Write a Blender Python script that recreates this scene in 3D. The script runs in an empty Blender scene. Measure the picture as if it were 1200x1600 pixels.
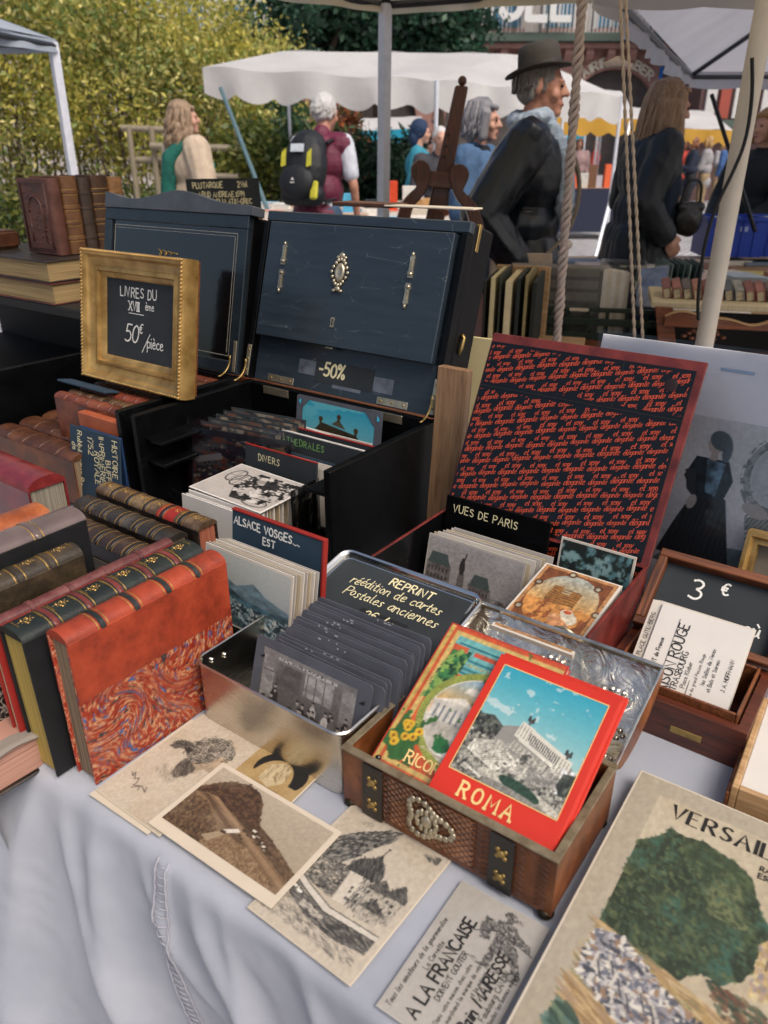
import bpy, bmesh, math, random
import numpy as np
from mathutils import Matrix, Vector, noise as mnoise

# ---------------------------------------------------------------- camera, sky, sun, exposure
scn = bpy.context.scene
PI = math.pi
rad = math.radians
CAMZ, PITCH, FPX = 1.35, rad(25.2), 1190.0
cam_d = bpy.data.cameras.new('camera'); cam = bpy.data.objects.new('camera', cam_d)
scn.collection.objects.link(cam); scn.camera = cam
cam.location = (0, 0, CAMZ); cam.rotation_euler = (PI/2 - PITCH, 0, 0)
cam_d.sensor_fit = 'VERTICAL'; cam_d.sensor_height = 36; cam_d.sensor_width = 27
cam_d.lens = 36*FPX/1600; cam_d.clip_start = .05; cam_d.clip_end = 300
cam_d.dof.use_dof = True; cam_d.dof.focus_distance = 1.0; cam_d.dof.aperture_fstop = 7.5

SUN_ELEV, SUN_AZ = rad(54), rad(143)          # soft light comes from behind the camera and the right
wd = bpy.data.worlds.new('World'); scn.world = wd; wd.use_nodes = True
_n = wd.node_tree.nodes; _sky = _n.new('ShaderNodeTexSky'); _sky.sky_type = 'NISHITA'
_sky.sun_disc = False; _sky.sun_elevation = SUN_ELEV; _sky.sun_rotation = SUN_AZ
_sky.air_density = 1.0; _sky.dust_density = 6.0; _sky.ozone_density = 1.0
wd.node_tree.links.new(_sky.outputs[0], _n['Background'].inputs[0])
_n['Background'].inputs[1].default_value = .12
sun_d = bpy.data.lights.new('sun', 'SUN'); sun = bpy.data.objects.new('sun', sun_d); scn.collection.objects.link(sun)
sun_d.energy = 1.5; sun_d.angle = rad(30); sun_d.color = (1, .95, .88)
_sv = Vector((math.sin(SUN_AZ)*math.cos(SUN_ELEV), math.cos(SUN_AZ)*math.cos(SUN_ELEV), math.sin(SUN_ELEV)))
sun.rotation_euler = _sv.to_track_quat('Z', 'Y').to_euler(); sun.location = (0, 0, 12)
scn.view_settings.view_transform = 'Standard'; scn.view_settings.look = 'None'
scn.view_settings.exposure = 0.42; scn.view_settings.gamma = 1
scn.cycles.max_bounces = 7; scn.cycles.transparent_max_bounces = 10

# ---------------------------------------------------------------- helpers
col = scn.collection
TZ = .80
TA = rad(-36)
TF = Matrix.Translation((0, 0, TZ)) @ Matrix.Rotation(TA, 4, 'Z')      # frame of the book table: u along its front, v into it
I4 = Matrix.Identity(4)
Tr = Matrix.Translation
def Rx(a): return Matrix.Rotation(a, 4, 'X')
def Ry(a): return Matrix.Rotation(a, 4, 'Y')
def Rz(a): return Matrix.Rotation(a, 4, 'Z')
def tf(u, v, z=0, rz=0): return TF @ Tr((u, v, z)) @ Rz(rz)
def at(px, py, Y):
    d = Vector((0, math.cos(PITCH), -math.sin(PITCH))) + Vector((1, 0, 0))*(px-600)/FPX - Vector((0, math.sin(PITCH), math.cos(PITCH)))*(py-800)/FPX
    return Vector((0, 0, CAMZ)) + d*(Y/d.y)
def lean(u, v, z, a, rz=0):
    """panel standing at (u,v,z), facing the table front, tipped back by a: local x right, y up, z out"""
    return Tr((u, v, z)) @ Rz(rz) @ Rx(PI/2 - a)
rng = random.Random(7)
ORD = 'first second third fourth fifth sixth seventh eighth ninth tenth eleventh twelfth thirteenth fourteenth fifteenth sixteenth seventeenth eighteenth nineteenth twentieth twenty-first twenty-second'.split()
nr = np.random.RandomState(11)

def tag(o, label=None, cat=None, group=None, kind=None):
    if label: o['label'] = label
    if cat: o['category'] = cat
    if group: o['group'] = group
    if kind: o['kind'] = kind
    return o
def thing(name, label, cat, M=I4, group=None):
    o = bpy.data.objects.new(name, None); o.empty_display_size = .05; col.objects.link(o)
    o.matrix_world = M
    return tag(o, label, cat, group)
def copy_tree(o, parent=None, M=None, label=None):
    c = o.copy(); col.objects.link(c)
    if parent: c.parent = parent
    if M is not None: c.matrix_world = M
    if label: c['label'] = label
    for ch in o.children: copy_tree(ch, c)
    return c

class MB:
    def __init__(s): s.v = []; s.f = []
    def add(s, vs, fs, M=None):
        b = len(s.v)
        if M is not None: vs = [M @ Vector(p) for p in vs]
        s.v += [tuple(p) for p in vs]; s.f += [[i+b for i in f] for f in fs]
        return s
    def box(s, x0, x1, y0, y1, z0, z1, M=None):
        vs = [(x, y, z) for z in (z0, z1) for y in (y0, y1) for x in (x0, x1)]
        return s.add(vs, [(0,2,3,1),(4,5,7,6),(0,1,5,4),(2,6,7,3),(0,4,6,2),(1,3,7,5)], M)
    def prism(s, poly, z0, z1, M=None):
        n = len(poly); a = sum(poly[i][0]*poly[(i+1)%n][1]-poly[(i+1)%n][0]*poly[i][1] for i in range(n))
        if a < 0: poly = poly[::-1]
        vs = [(x, y, z0) for x, y in poly]+[(x, y, z1) for x, y in poly]
        fs = [tuple(range(n))[::-1], tuple(range(n, 2*n))]+[(i, (i+1)%n, n+(i+1)%n, n+i) for i in range(n)]
        return s.add(vs, fs, M)
    def tube(s, pts, r, n=8, M=None, squash=1):
        pts = [Vector(p) for p in pts]; m = len(pts)
        rs = r if isinstance(r, (list, tuple)) else [r]*m
        vs = []; up = None
        for i, p in enumerate(pts):
            t = (pts[min(i+1, m-1)]-pts[max(i-1, 0)])
            t = t.normalized() if t.length > 1e-9 else Vector((0, 0, 1))
            if up is None:
                a = Vector((0, 0, 1)) if abs(t.z) < .9 else Vector((1, 0, 0)); up = t.cross(a).normalized()
            up = (up - t*up.dot(t)); up = up.normalized() if up.length > 1e-6 else t.orthogonal().normalized()
            w = t.cross(up)
            for k in range(n):
                an = 2*PI*k/n; vs.append(p+(up*math.cos(an)+w*math.sin(an)*squash)*rs[i])
        fs = [(i*n+k, i*n+(k+1)%n, (i+1)*n+(k+1)%n, (i+1)*n+k) for i in range(m-1) for k in range(n)]
        fs += [tuple(range(n))[::-1], tuple((m-1)*n+k for k in range(n))]
        return s.add(vs, fs, M)
    def lathe(s, prof, n=16, M=None, sx=1, sy=1):
        vs = []; m = len(prof)
        for r, z in prof:
            for k in range(n): vs.append((r*math.cos(2*PI*k/n)*sx, r*math.sin(2*PI*k/n)*sy, z))
        fs = [(i*n+k, i*n+(k+1)%n, (i+1)*n+(k+1)%n, (i+1)*n+k) for i in range(m-1) for k in range(n)]
        fs += [tuple(range(n))[::-1], tuple((m-1)*n+k for k in range(n))]
        return s.add(vs, fs, M)
    def ell(s, c, r, n=12, m=8, M=None):
        L = Tr(c) @ Matrix.Diagonal((r[0], r[1], r[2], 1)); L = L if M is None else M @ L
        return s.lathe([(max(1e-3, math.sin(PI*i/m)), -math.cos(PI*i/m)) for i in range(m+1)], n, L)
    def capsule(s, p0, r0, p1, r1, n=10, M=None):
        p0, p1 = Vector(p0), Vector(p1); d = p1-p0; L = d.length
        if L < 1e-6: return s.ell(p0, (r0,)*3, M=M)
        prof = [(r0*max(1e-3, math.cos(a)), r0*math.sin(a)) for a in [rad(x) for x in (-90, -60, -30, 0)]]
        prof += [(r1*max(1e-3, math.cos(a)), L+r1*math.sin(a)) for a in [rad(x) for x in (0, 30, 60, 90)]]
        K = Tr(p0) @ d.to_track_quat('Z', 'Y').to_matrix().to_4x4(); K = K if M is None else M @ K
        return s.lathe(prof, n, K)
    def grid(s, nx, ny, fn, M=None):
        vs = [fn(i/nx, j/ny) for j in range(ny+1) for i in range(nx+1)]
        fs = [(j*(nx+1)+i, j*(nx+1)+i+1, (j+1)*(nx+1)+i+1, (j+1)*(nx+1)+i) for j in range(ny) for i in range(nx)]
        return s.add(vs, fs, M)
    def mesh(s, name, bev=0, seg=1, weld=False):
        me = bpy.data.meshes.new(name); me.from_pydata(s.v, [], s.f)
        if bev or weld:
            bm = bmesh.new(); bm.from_mesh(me)
            if weld: bmesh.ops.remove_doubles(bm, verts=bm.verts, dist=1e-5)
            if bev:
                es = [e for e in bm.edges if len(e.link_faces) == 2 and e.calc_face_angle(0) > .5]
                bmesh.ops.bevel(bm, geom=es, offset=bev, segments=seg, affect='EDGES', clamp_overlap=True)
            bm.to_mesh(me); bm.free()
        return me
    def build(s, name, m, parent=None, M=None, bev=0, seg=1, smooth=None, weld=False):
        me = s.mesh(name, bev, seg, weld); return link(name, me, m, parent, M, smooth)
def link(name, me, m, parent=None, M=None, smooth=None):
    if m is not None and not me.materials: me.materials.append(m)
    if smooth is not None:
        me.polygons.foreach_set('use_smooth', [True]*len(me.polygons))
        if smooth < 3: me.set_sharp_from_angle(angle=smooth)
    o = bpy.data.objects.new(name, me); col.objects.link(o)
    if parent: o.parent = parent
    if M is not None: o.matrix_local = M
    return o
SM = rad(40)
def _s3(p):
    p = [Vector(q) for q in p]
    for _ in range(2):
        q = [p[0]]
        for a, b in zip(p[:-1], p[1:]): q += [a*.75+b*.25, a*.25+b*.75]
        p = q+[p[-1]]
    return p
def simple_book(name, label, M, w, d, h, cover, page, group=None, cat='book'):
    """closed book lying flat: boards and back wrapped round a page block"""
    r = thing(name, label, cat, M, group); t = min(.003, h*.16)
    mb = MB(); mb.box(-w/2, w/2, -d/2, d/2, 0, t); mb.box(-w/2, w/2, -d/2, d/2, h-t, h); mb.box(-w/2, -w/2+t, -d/2, d/2, t, h-t); mb.build('cover', cover, r, bev=t*.3)
    MB().box(-w/2+t*1.02, w/2-.004, -d/2+.004, d/2-.004, t*1.02, h-t*1.02).build('page_block', page, r)
    return r
def B(name, m, parent, x0, x1, y0, y1, z0, z1, M=None, bev=.001, seg=1):
    return MB().box(x0, x1, y0, y1, z0, z1).build(name, m, parent, M, bev, seg)

def blob(name, prims, m, parent=None, voxel=.01, it=6, wrinkle=0, wscale=14, M=None, stretch=(1, 1, .5)):
    """closed capsules and ellipsoids fused into one continuous surface"""
    mb = MB()
    for p in prims:
        if p[0] == 'c': mb.capsule(*p[1:5])
        else:
            K = Tr(p[1]) @ (p[3] if len(p) > 3 else I4)
            mb.ell((0, 0, 0), p[2], 14, 10, K)
    me = mb.mesh(name); o = bpy.data.objects.new('tmp', me); col.objects.link(o)
    r = o.modifiers.new('r', 'REMESH'); r.mode = 'VOXEL'; r.voxel_size = voxel; r.use_smooth_shade = True
    s = o.modifiers.new('s', 'SMOOTH'); s.factor = .5; s.iterations = it
    dg = bpy.context.evaluated_depsgraph_get(); me2 = bpy.data.meshes.new_from_object(o.evaluated_get(dg))
    bpy.data.objects.remove(o); bpy.data.meshes.remove(me)
    if wrinkle:
        k = len(me2.vertices); co = np.empty(k*3); me2.vertices.foreach_get('co', co); co = co.reshape(-1, 3)
        no = np.empty(k*3); me2.vertices.foreach_get('normal', no); no = no.reshape(-1, 3)
        off = nr.rand(3)*9
        d = np.array([mnoise.noise(Vector((p[0]*wscale*stretch[0], p[1]*wscale*stretch[1], p[2]*wscale*stretch[2]))+Vector(off)) for p in co])
        d = 1-2*np.abs(d)
        co += no*(d*wrinkle)[:, None]; me2.vertices.foreach_set('co', co.ravel()); me2.update()
    me2.name = name
    me2.materials.clear()
    return link(name, me2, m, parent, M, 9)

# ---------------------------------------------------------------- materials
def lin(c):
    if isinstance(c, str): c = [int(c[i:i+2], 16)/255 for i in (0, 2, 4)]
    return tuple((x/12.92 if x <= .04045 else ((x+.055)/1.055)**2.4) for x in c)
class NT:
    def __init__(s, name):
        s.m = bpy.data.materials.new(name); s.m.use_nodes = True; s.t = s.m.node_tree; s.b = s.t.nodes['Principled BSDF']
    def n(s, typ, **kw):
        x = s.t.nodes.new('ShaderNode'+typ)
        for k, v in kw.items():
            if k.startswith('_'): x.inputs[int(k[1:])].default_value = v
            elif '__' in k: x.inputs[k.replace('__', ' ').strip()].default_value = v
            else: setattr(x, k, v)
        return x
    def l(s, a, b): s.t.links.new(a, b)
    def ramp(s, fac, stops, interp='LINEAR'):
        r = s.n('ValToRGB'); e = r.color_ramp.elements; r.color_ramp.interpolation = interp
        while len(e) < len(stops): e.new(.5)
        for x, (p, c) in zip(e, stops): x.position = p; x.color = (*c, 1)
        s.l(fac, r.inputs[0]); return r.outputs[0]
    def coords(s, stretch=(1, 1, 1), rnd=True, rot=(0, 0, 0)):
        tc = s.n('TexCoord'); mp = s.n('Mapping'); mp.inputs[3].default_value = stretch; mp.inputs[2].default_value = rot
        s.l(tc.outputs['Object'], mp.inputs[0])
        if rnd:
            oi = s.n('ObjectInfo'); mu = s.n('Math', operation='MULTIPLY'); mu.inputs[1].default_value = 37
            s.l(oi.outputs['Random'], mu.inputs[0]); s.l(mu.outputs[0], mp.inputs[1])
        return mp.outputs[0]
    def noise(s, vec, scale, detail=5, rough=.6, dist=0):
        x = s.n('TexNoise'); x.inputs['Scale'].default_value = scale; x.inputs['Detail'].default_value = detail
        x.inputs['Roughness'].default_value = rough; x.inputs['Distortion'].default_value = dist
        s.l(vec, x.inputs['Vector']); return x.outputs[0]
    def bump(s, h, strength=.3, dist=.002):
        x = s.n('Bump'); x.inputs['Strength'].default_value = strength; x.inputs['Distance'].default_value = dist
        s.l(h, x.inputs['Height']); s.l(x.outputs[0], s.b.inputs['Normal']); return x
    def mixc(s, fac, a, b):
        x = s.n('Mix', data_type='RGBA')
        for so, v in ((x.inputs[0], fac), (x.inputs[6], a), (x.inputs[7], b)):
            if isinstance(v, (int, float)): so.default_value = v
            elif isinstance(v, tuple): so.default_value = (*v, 1)
            else: s.l(v, so)
        return x.outputs[2]
MATS = {}
def mat(name, c, rough=.6, metal=0, c2=None, var=.18, scale=25, stretch=(1, 1, 1), bump=.15, bscale=None, bdist=.001, spec=.4, coat=0, contrast=.25, sheen=0, rvar=.15, scr=None):
    if name in MATS: return MATS[name]
    t = NT(name); c = lin(c)
    a = tuple(x*(1-var) for x in c); b = lin(c2) if c2 else tuple(min(1, x*(1+var)) for x in c)
    vec = t.coords(stretch); nz = t.noise(vec, scale)
    cc = t.ramp(nz, [(.5-contrast, a), (.5+contrast, b)])
    if scr:                                       # fine scratches and rubbed patches
        v2 = t.coords((9, 26, 14), rot=(.3, .2, .5)); vo = t.n('TexVoronoi'); vo.feature = 'DISTANCE_TO_EDGE'; vo.inputs['Scale'].default_value = 1.6; t.l(v2, vo.inputs['Vector'])
        k1 = t.ramp(vo.outputs[0], [(0, (1, 1, 1)), (.012, (0, 0, 0))]); k2 = t.ramp(t.noise(vec, 7, 6, .7), [(.52, (0, 0, 0)), (.66, (1, 1, 1))])
        mu = t.n('Math', operation='MULTIPLY'); t.l(k1, mu.inputs[0]); t.l(k2, mu.inputs[1]); cc = t.mixc(mu.outputs[0], cc, lin(scr))
        k3 = t.ramp(t.noise(t.coords((3, 3, 3)), 38, 8, .8), [(.66, (0, 0, 0)), (.74, (1, 1, 1))]); m3 = t.n('Math', operation='MULTIPLY'); m3.inputs[1].default_value = .5; t.l(k3, m3.inputs[0]); cc = t.mixc(m3.outputs[0], cc, lin(scr))
    t.l(cc, t.b.inputs['Base Color'])
    n2 = t.noise(vec, bscale or scale*4, 4)
    mr = t.n('MapRange'); mr.inputs[3].default_value = max(.02, rough-rvar); mr.inputs[4].default_value = min(1, rough+rvar)
    t.l(nz, mr.inputs[0]); t.l(mr.outputs[0], t.b.inputs['Roughness'])
    t.b.inputs['Metallic'].default_value = metal; t.b.inputs['Specular IOR Level'].default_value = spec
    t.b.inputs['Coat Weight'].default_value = coat; t.b.inputs['Coat Roughness'].default_value = .15
    t.b.inputs['Sheen Weight'].default_value = sheen
    if bump: t.bump(n2, bump, bdist)
    MATS[name] = t.m; return t.m
def leather(name, c, c2=None, rough=.45, coat=.1, wear=.35):
    if name in MATS: return MATS[name]
    t = NT(name); c = lin(c); dk = tuple(x*.4 for x in c); lt = lin(c2) if c2 else tuple(min(1, x*1.5+.01) for x in c)
    vec = t.coords(); nz = t.noise(vec, 22, 8, .7)
    base = t.ramp(nz, [(.3, dk), (.5, c), (.72, lt)])
    t.l(base, t.b.inputs['Base Color'])
    vo = t.n('TexVoronoi'); vo.inputs['Scale'].default_value = 420; t.l(vec, vo.inputs['Vector'])
    ad = t.n('Math', operation='ADD'); t.l(vo.outputs[0], ad.inputs[0]); t.l(t.noise(vec, 60), ad.inputs[1])
    t.bump(ad.outputs[0], .25, .0008)
    mr = t.n('MapRange'); mr.inputs[3].default_value = rough-.15; mr.inputs[4].default_value = rough+.25
    t.l(nz, mr.inputs[0]); t.l(mr.outputs[0], t.b.inputs['Roughness'])
    t.b.inputs['Coat Weight'].default_value = coat; t.b.inputs['Coat Roughness'].default_value = .25
    MATS[name] = t.m; return t.m
def wood(name, c, c2, axis=0, rough=.45, scale=9, coat=.1):
    if name in MATS: return MATS[name]
    t = NT(name); st = [14, 14, 14]; st[axis] = 1.2
    vec = t.coords(tuple(st)); nz = t.noise(vec, scale, 6, .65, 1.2)
    t.l(t.ramp(nz, [(.3, lin(c)), (.62, lin(c2))]), t.b.inputs['Base Color'])
    t.b.inputs['Roughness'].default_value = rough; t.b.inputs['Coat Weight'].default_value = coat
    t.bump(nz, .2, .001); MATS[name] = t.m; return t.m
def pages(name, c='cbbd9c', c2='8a7a5c', axis=0, freq=900):
    if name in MATS: return MATS[name]
    t = NT(name); st = [6, 6, 6]; st[axis] = freq
    vec = t.coords(tuple(st)); nz = t.noise(vec, 1, 2)
    t.l(t.ramp(nz, [(.3, lin(c2)), (.6, lin(c))]), t.b.inputs['Base Color']); t.b.inputs['Roughness'].default_value = .85
    t.bump(nz, .5, .0006); MATS[name] = t.m; return t.m
def print_mat(name, rough=.55, coat=0, grain=.12):
    if name in MATS: return MATS[name]
    t = NT(name); a = t.n('Attribute', attribute_name='Col'); vec = t.coords(); nz = t.noise(vec, 260, 4)
    mul = t.n('Mix', data_type='RGBA', blend_type='MULTIPLY'); mul.inputs[0].default_value = 1
    t.l(a.outputs[0], mul.inputs[6]); t.l(t.ramp(nz, [(.3, (1-grain,)*3), (.7, (1,)*3)]), mul.inputs[7])
    t.l(mul.outputs[2], t.b.inputs['Base Color']); t.b.inputs['Roughness'].default_value = rough
    t.b.inputs['Coat Weight'].default_value = coat; t.b.inputs['Coat Roughness'].default_value = .2
    t.bump(t.noise(vec, 55), .08, .001); MATS[name] = t.m; return t.m
def chalkmat(name, c):
    """broken, dusty strokes"""
    t = NT(name); t.b.inputs['Base Color'].default_value = (*lin(c), 1); t.b.inputs['Roughness'].default_value = .95; vec = t.coords()
    t.l(t.ramp(t.noise(vec, 700, 3, .7), [(.34, (.4,)*3), (.48, (1,)*3)]), t.b.inputs['Alpha']); MATS[name] = t.m; return t.m
def clear(name, tint=(1, 1, 1), gl=.08, rough=.1):
    if name in MATS: return MATS[name]
    t = NT(name); tr = t.n('BsdfTransparent'); tr.inputs[0].default_value = (*tint, 1); g = t.n('BsdfGlossy'); g.inputs['Roughness'].default_value = rough
    bp = t.n('Bump'); bp.inputs['Strength'].default_value = .4; bp.inputs['Distance'].default_value = .004
    t.l(t.noise(t.coords(), 18, 3), bp.inputs['Height']); t.l(bp.outputs[0], g.inputs['Normal'])
    fr = t.n('Fresnel'); fr.inputs[0].default_value = 1.35; ad = t.n('Math', operation='ADD', use_clamp=True); ad.inputs[1].default_value = gl
    t.l(fr.outputs[0], ad.inputs[0]); mx = t.n('MixShader'); t.l(ad.outputs[0], mx.inputs[0]); t.l(tr.outputs[0], mx.inputs[1]); t.l(g.outputs[0], mx.inputs[2])
    t.l(mx.outputs[0], t.t.nodes['Material Output'].inputs[0]); MATS[name] = t.m; return t.m
def leafmat(name):
    if name in MATS: return MATS[name]
    t = NT(name); a = t.n('Attribute', attribute_name='Col'); d = t.n('BsdfTranslucent'); t.l(a.outputs[0], d.inputs[0]); t.l(a.outputs[0], t.b.inputs['Base Color'])
    t.b.inputs['Roughness'].default_value = .5; mx = t.n('MixShader'); mx.inputs[0].default_value = .4
    t.l(t.b.outputs[0], mx.inputs[1]); t.l(d.outputs[0], mx.inputs[2]); t.l(mx.outputs[0], t.t.nodes['Material Output'].inputs[0])
    MATS[name] = t.m; return t.m
def canvas_mat(name, c, trans=.35):
    if name in MATS: return MATS[name]
    t = NT(name); vec = t.coords(); nz = t.noise(vec, 1.5, 6, .6); w = t.noise(t.coords((60, 60, 60)), 5, 2)
    cc = t.ramp(nz, [(.3, tuple(x*.8 for x in lin(c))), (.7, lin(c))]); t.l(cc, t.b.inputs['Base Color']); t.b.inputs['Roughness'].default_value = .7
    t.bump(t.noise(vec, 3, 4), .5, .03)
    d = t.n('BsdfTranslucent'); t.l(cc, d.inputs[0]); mx = t.n('MixShader'); mx.inputs[0].default_value = trans
    t.l(t.b.outputs[0], mx.inputs[1]); t.l(d.outputs[0], mx.inputs[2]); t.l(mx.outputs[0], t.t.nodes['Material Output'].inputs[0])
    MATS[name] = t.m; return t.m
# ---------------------------------------------------------------- hand lettering (single-stroke glyphs)
GL = {
'A':"0,0 .32,1 .64,0|.12,.38 .52,.38",'B':"0,0 0,1|~0,1 .4,1 .52,.78 .4,.55 0,.53|~0,.53 .45,.52 .6,.28 .45,0 0,0",
'C':"~.6,.85 .4,1 .1,.9 0,.5 .1,.1 .4,0 .62,.15",'D':"0,0 0,1|~0,1 .4,.98 .62,.5 .4,.02 0,0",'E':"0,0 0,1|0,1 .5,1|0,.52 .42,.52|0,0 .52,0",
'F':"0,0 0,1|0,1 .5,1|0,.52 .4,.52",'G':"~.6,.85 .4,1 .1,.9 0,.5 .1,.1 .4,0 .62,.12|.62,.12 .62,.45 .38,.45",'H':"0,0 0,1|.6,0 .6,1|0,.52 .6,.52",
'I':".05,0 .05,1",'J':"~.4,1 .4,.25 .25,0 .05,.1",'K':"0,0 0,1|.55,1 0,.45|.18,.6 .58,0",'L':"0,1 0,0|0,0 .5,0",'M':"0,0 .06,1 .38,.3 .7,1 .76,0",
'N':"0,0 0,1 .6,0 .6,1",'O':"~.32,1 .08,.88 0,.5 .08,.12 .32,0 .58,.12 .65,.5 .58,.88 .32,1",'P':"0,0 0,1|~0,1 .42,1 .56,.75 .42,.5 0,.47",
'Q':"~.32,1 .08,.88 0,.5 .08,.12 .32,0 .58,.12 .65,.5 .58,.88 .32,1|.4,.25 .68,-.05",'R':"0,0 0,1|~0,1 .42,1 .55,.76 .42,.52 0,.5|.25,.5 .58,0",
'S':"~.52,.85 .3,1 .05,.85 .12,.6 .42,.45 .52,.2 .3,0 0,.14",'T':"0,1 .64,1|.32,1 .32,0",'U':"~0,1 0,.3 .12,0 .48,0 .6,.3 .6,1",'V':"0,1 .3,0 .6,1",
'W':"0,1 .2,0 .42,.7 .62,0 .84,1",'X':"0,0 .58,1|0,1 .6,0",'Y':"0,1 .3,.5 .6,1|.3,.5 .3,0",'Z':"0,1 .56,1 0,0 .58,0",
'0':"~.28,1 .06,.85 0,.5 .06,.15 .28,0 .48,.15 .54,.5 .48,.85 .28,1",'1':".05,.75 .25,1 .25,0",'2':"~.02,.8 .2,1 .45,.92 .45,.65 .2,.3 0,0|0,0 .52,0",
'3':"~.02,.9 .25,1 .48,.85 .4,.6 .18,.52 .46,.45 .52,.2 .3,0 0,.1",'4':".4,0 .4,1 0,.3 .55,.3",'5':".48,1 .1,1 .05,.58|~.05,.58 .3,.64 .5,.45 .48,.15 .25,0 0,.1",
'6':"~.45,.95 .15,.75 .02,.35 .15,0 .42,.05 .48,.35 .25,.5 .05,.35",'7':"0,1 .52,1 .18,0",'8':"~.27,1 .05,.85 .1,.6 .4,.45 .5,.2 .27,0 .04,.2 .12,.45 .42,.6 .48,.85 .27,1",
'9':"~.5,.65 .3,.48 .06,.6 .06,.9 .28,1 .5,.88 .5,.4 .35,0",'-':".02,.45 .35,.45",'.':".05,0 .09,.05",',':".09,.06 .02,-.15",'/':"0,-.2 .42,1.05",
'%':"~.15,1 .02,.9 .05,.68 .22,.68 .28,.88 .15,1|.05,0 .6,1|~.52,.32 .4,.22 .42,.02 .58,0 .66,.2 .52,.32",'€':"~.5,.9 .3,1 .1,.8 .06,.45 .15,.1 .35,0 .52,.12|-.04,.6 .38,.6|-.04,.4 .34,.4",
"'":".05,1 .03,.82",':':".05,.1 .08,.14|.05,.5 .08,.54",'(':"~.2,1.05 .02,.5 .2,-.1",')':"~0,1.05 .18,.5 0,-.1",
'a':"~.4,.5 .2,.6 .02,.4 .05,.08 .25,0 .4,.2|~.4,.58 .4,.15 .5,0",'b':"0,1 0,0|~0,.4 .2,.58 .4,.4 .36,.08 .15,0 0,.1",'c':"~.38,.5 .2,.6 .02,.4 .04,.1 .22,0 .4,.12",
'd':"~.4,.5 .2,.6 .02,.4 .05,.08 .25,0 .4,.15|.42,1.02 .4,.12 .5,0",'e':"~0,.3 .36,.34 .34,.55 .18,.6 .02,.4 .05,.08 .22,0 .42,.12",'f':"~.4,.95 .25,1 .15,.8 .12,0 .05,-.3|0,.55 .35,.55",
'g':"~.4,.5 .2,.6 .02,.4 .05,.1 .25,.05 .4,.2|~.42,.58 .4,-.1 .25,-.38 .02,-.28",'h':"0,1 0,0|~0,.35 .2,.58 .36,.48 .38,.1 .46,0",'i':".05,.58 .06,.05 .14,0|.06,.8 .08,.84",
'j':"~.15,.58 .14,-.1 .02,-.35|.15,.8 .17,.84",'k':"0,1 0,0|.38,.58 0,.25|.12,.36 .42,0",'l':"~.05,1 .03,.2 .12,0 .2,.05",'m':"0,.58 0,0|~0,.4 .16,.58 .28,.45 .28,0|~.28,.4 .46,.58 .56,.45 .56,.1 .64,0",
'n':"0,.58 0,0|~0,.38 .2,.58 .36,.48 .37,.1 .46,0",'o':"~.2,.6 .02,.4 .05,.08 .22,0 .4,.15 .4,.45 .2,.6",'p':"0,.6 0,-.38|~0,.42 .2,.6 .42,.42 .36,.08 .16,0 0,.1",
'q':"~.4,.5 .2,.6 .02,.4 .05,.1 .25,.05 .4,.2|.42,.58 .42,-.38",'r':"0,.58 0,0|~0,.36 .15,.56 .32,.54",'s':"~.34,.5 .18,.6 .04,.46 .3,.22 .22,0 0,.08",'t':"~.16,.9 .12,.15 .2,0 .34,.08|0,.58 .32,.6",
'u':"~0,.58 .02,.12 .16,0 .34,.12 .38,.5|.4,.58 .4,.12 .48,0",'v':"0,.58 .18,0 .38,.58",'w':"0,.58 .14,0 .28,.42 .42,0 .58,.58",'x':"0,0 .36,.58|0,.58 .38,0",'y':"0,.58 .2,.05|.42,.58 .2,0 .02,-.36",'z':"0,.58 .36,.58 0,0 .4,0",
}
ACC = {'é':('e','/'),'è':('e','\\'),'ê':('e','^'),'ù':('u','\\'),'É':('E','/'),'Ç':('C',','),'Ô':('O','^')}
def _sm(p):
    for _ in range(2):
        q = [p[0]]
        for a, b in zip(p[:-1], p[1:]): q += [(a[0]*.75+b[0]*.25, a[1]*.75+b[1]*.25), (a[0]*.25+b[0]*.75, a[1]*.25+b[1]*.75)]
        p = q+[p[-1]]
    return p
def glyph(ch):
    acc = None
    if ch in ACC: ch, acc = ACC[ch]
    out = []
    for s in GL.get(ch, GL['-']).split('|'):
        sm = s.startswith('~'); pts = [tuple(map(float, q.split(','))) for q in s.lstrip('~').split()]
        out.append(_sm(pts) if sm else pts)
    w = max(x for p in out for x, y in p)
    top = 1.12 if ch.isupper() else .75
    if acc == '/': out.append([(w*.4, top), (w*.75, top+.2)])
    if acc == '\\': out.append([(w*.3, top+.2), (w*.65, top)])
    if acc == '^': out.append([(w*.25, top), (w*.5, top+.18), (w*.75, top)])
    if acc == ',': out.append([(w*.5, -.02), (w*.42, -.2)])
    return out, w
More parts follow.
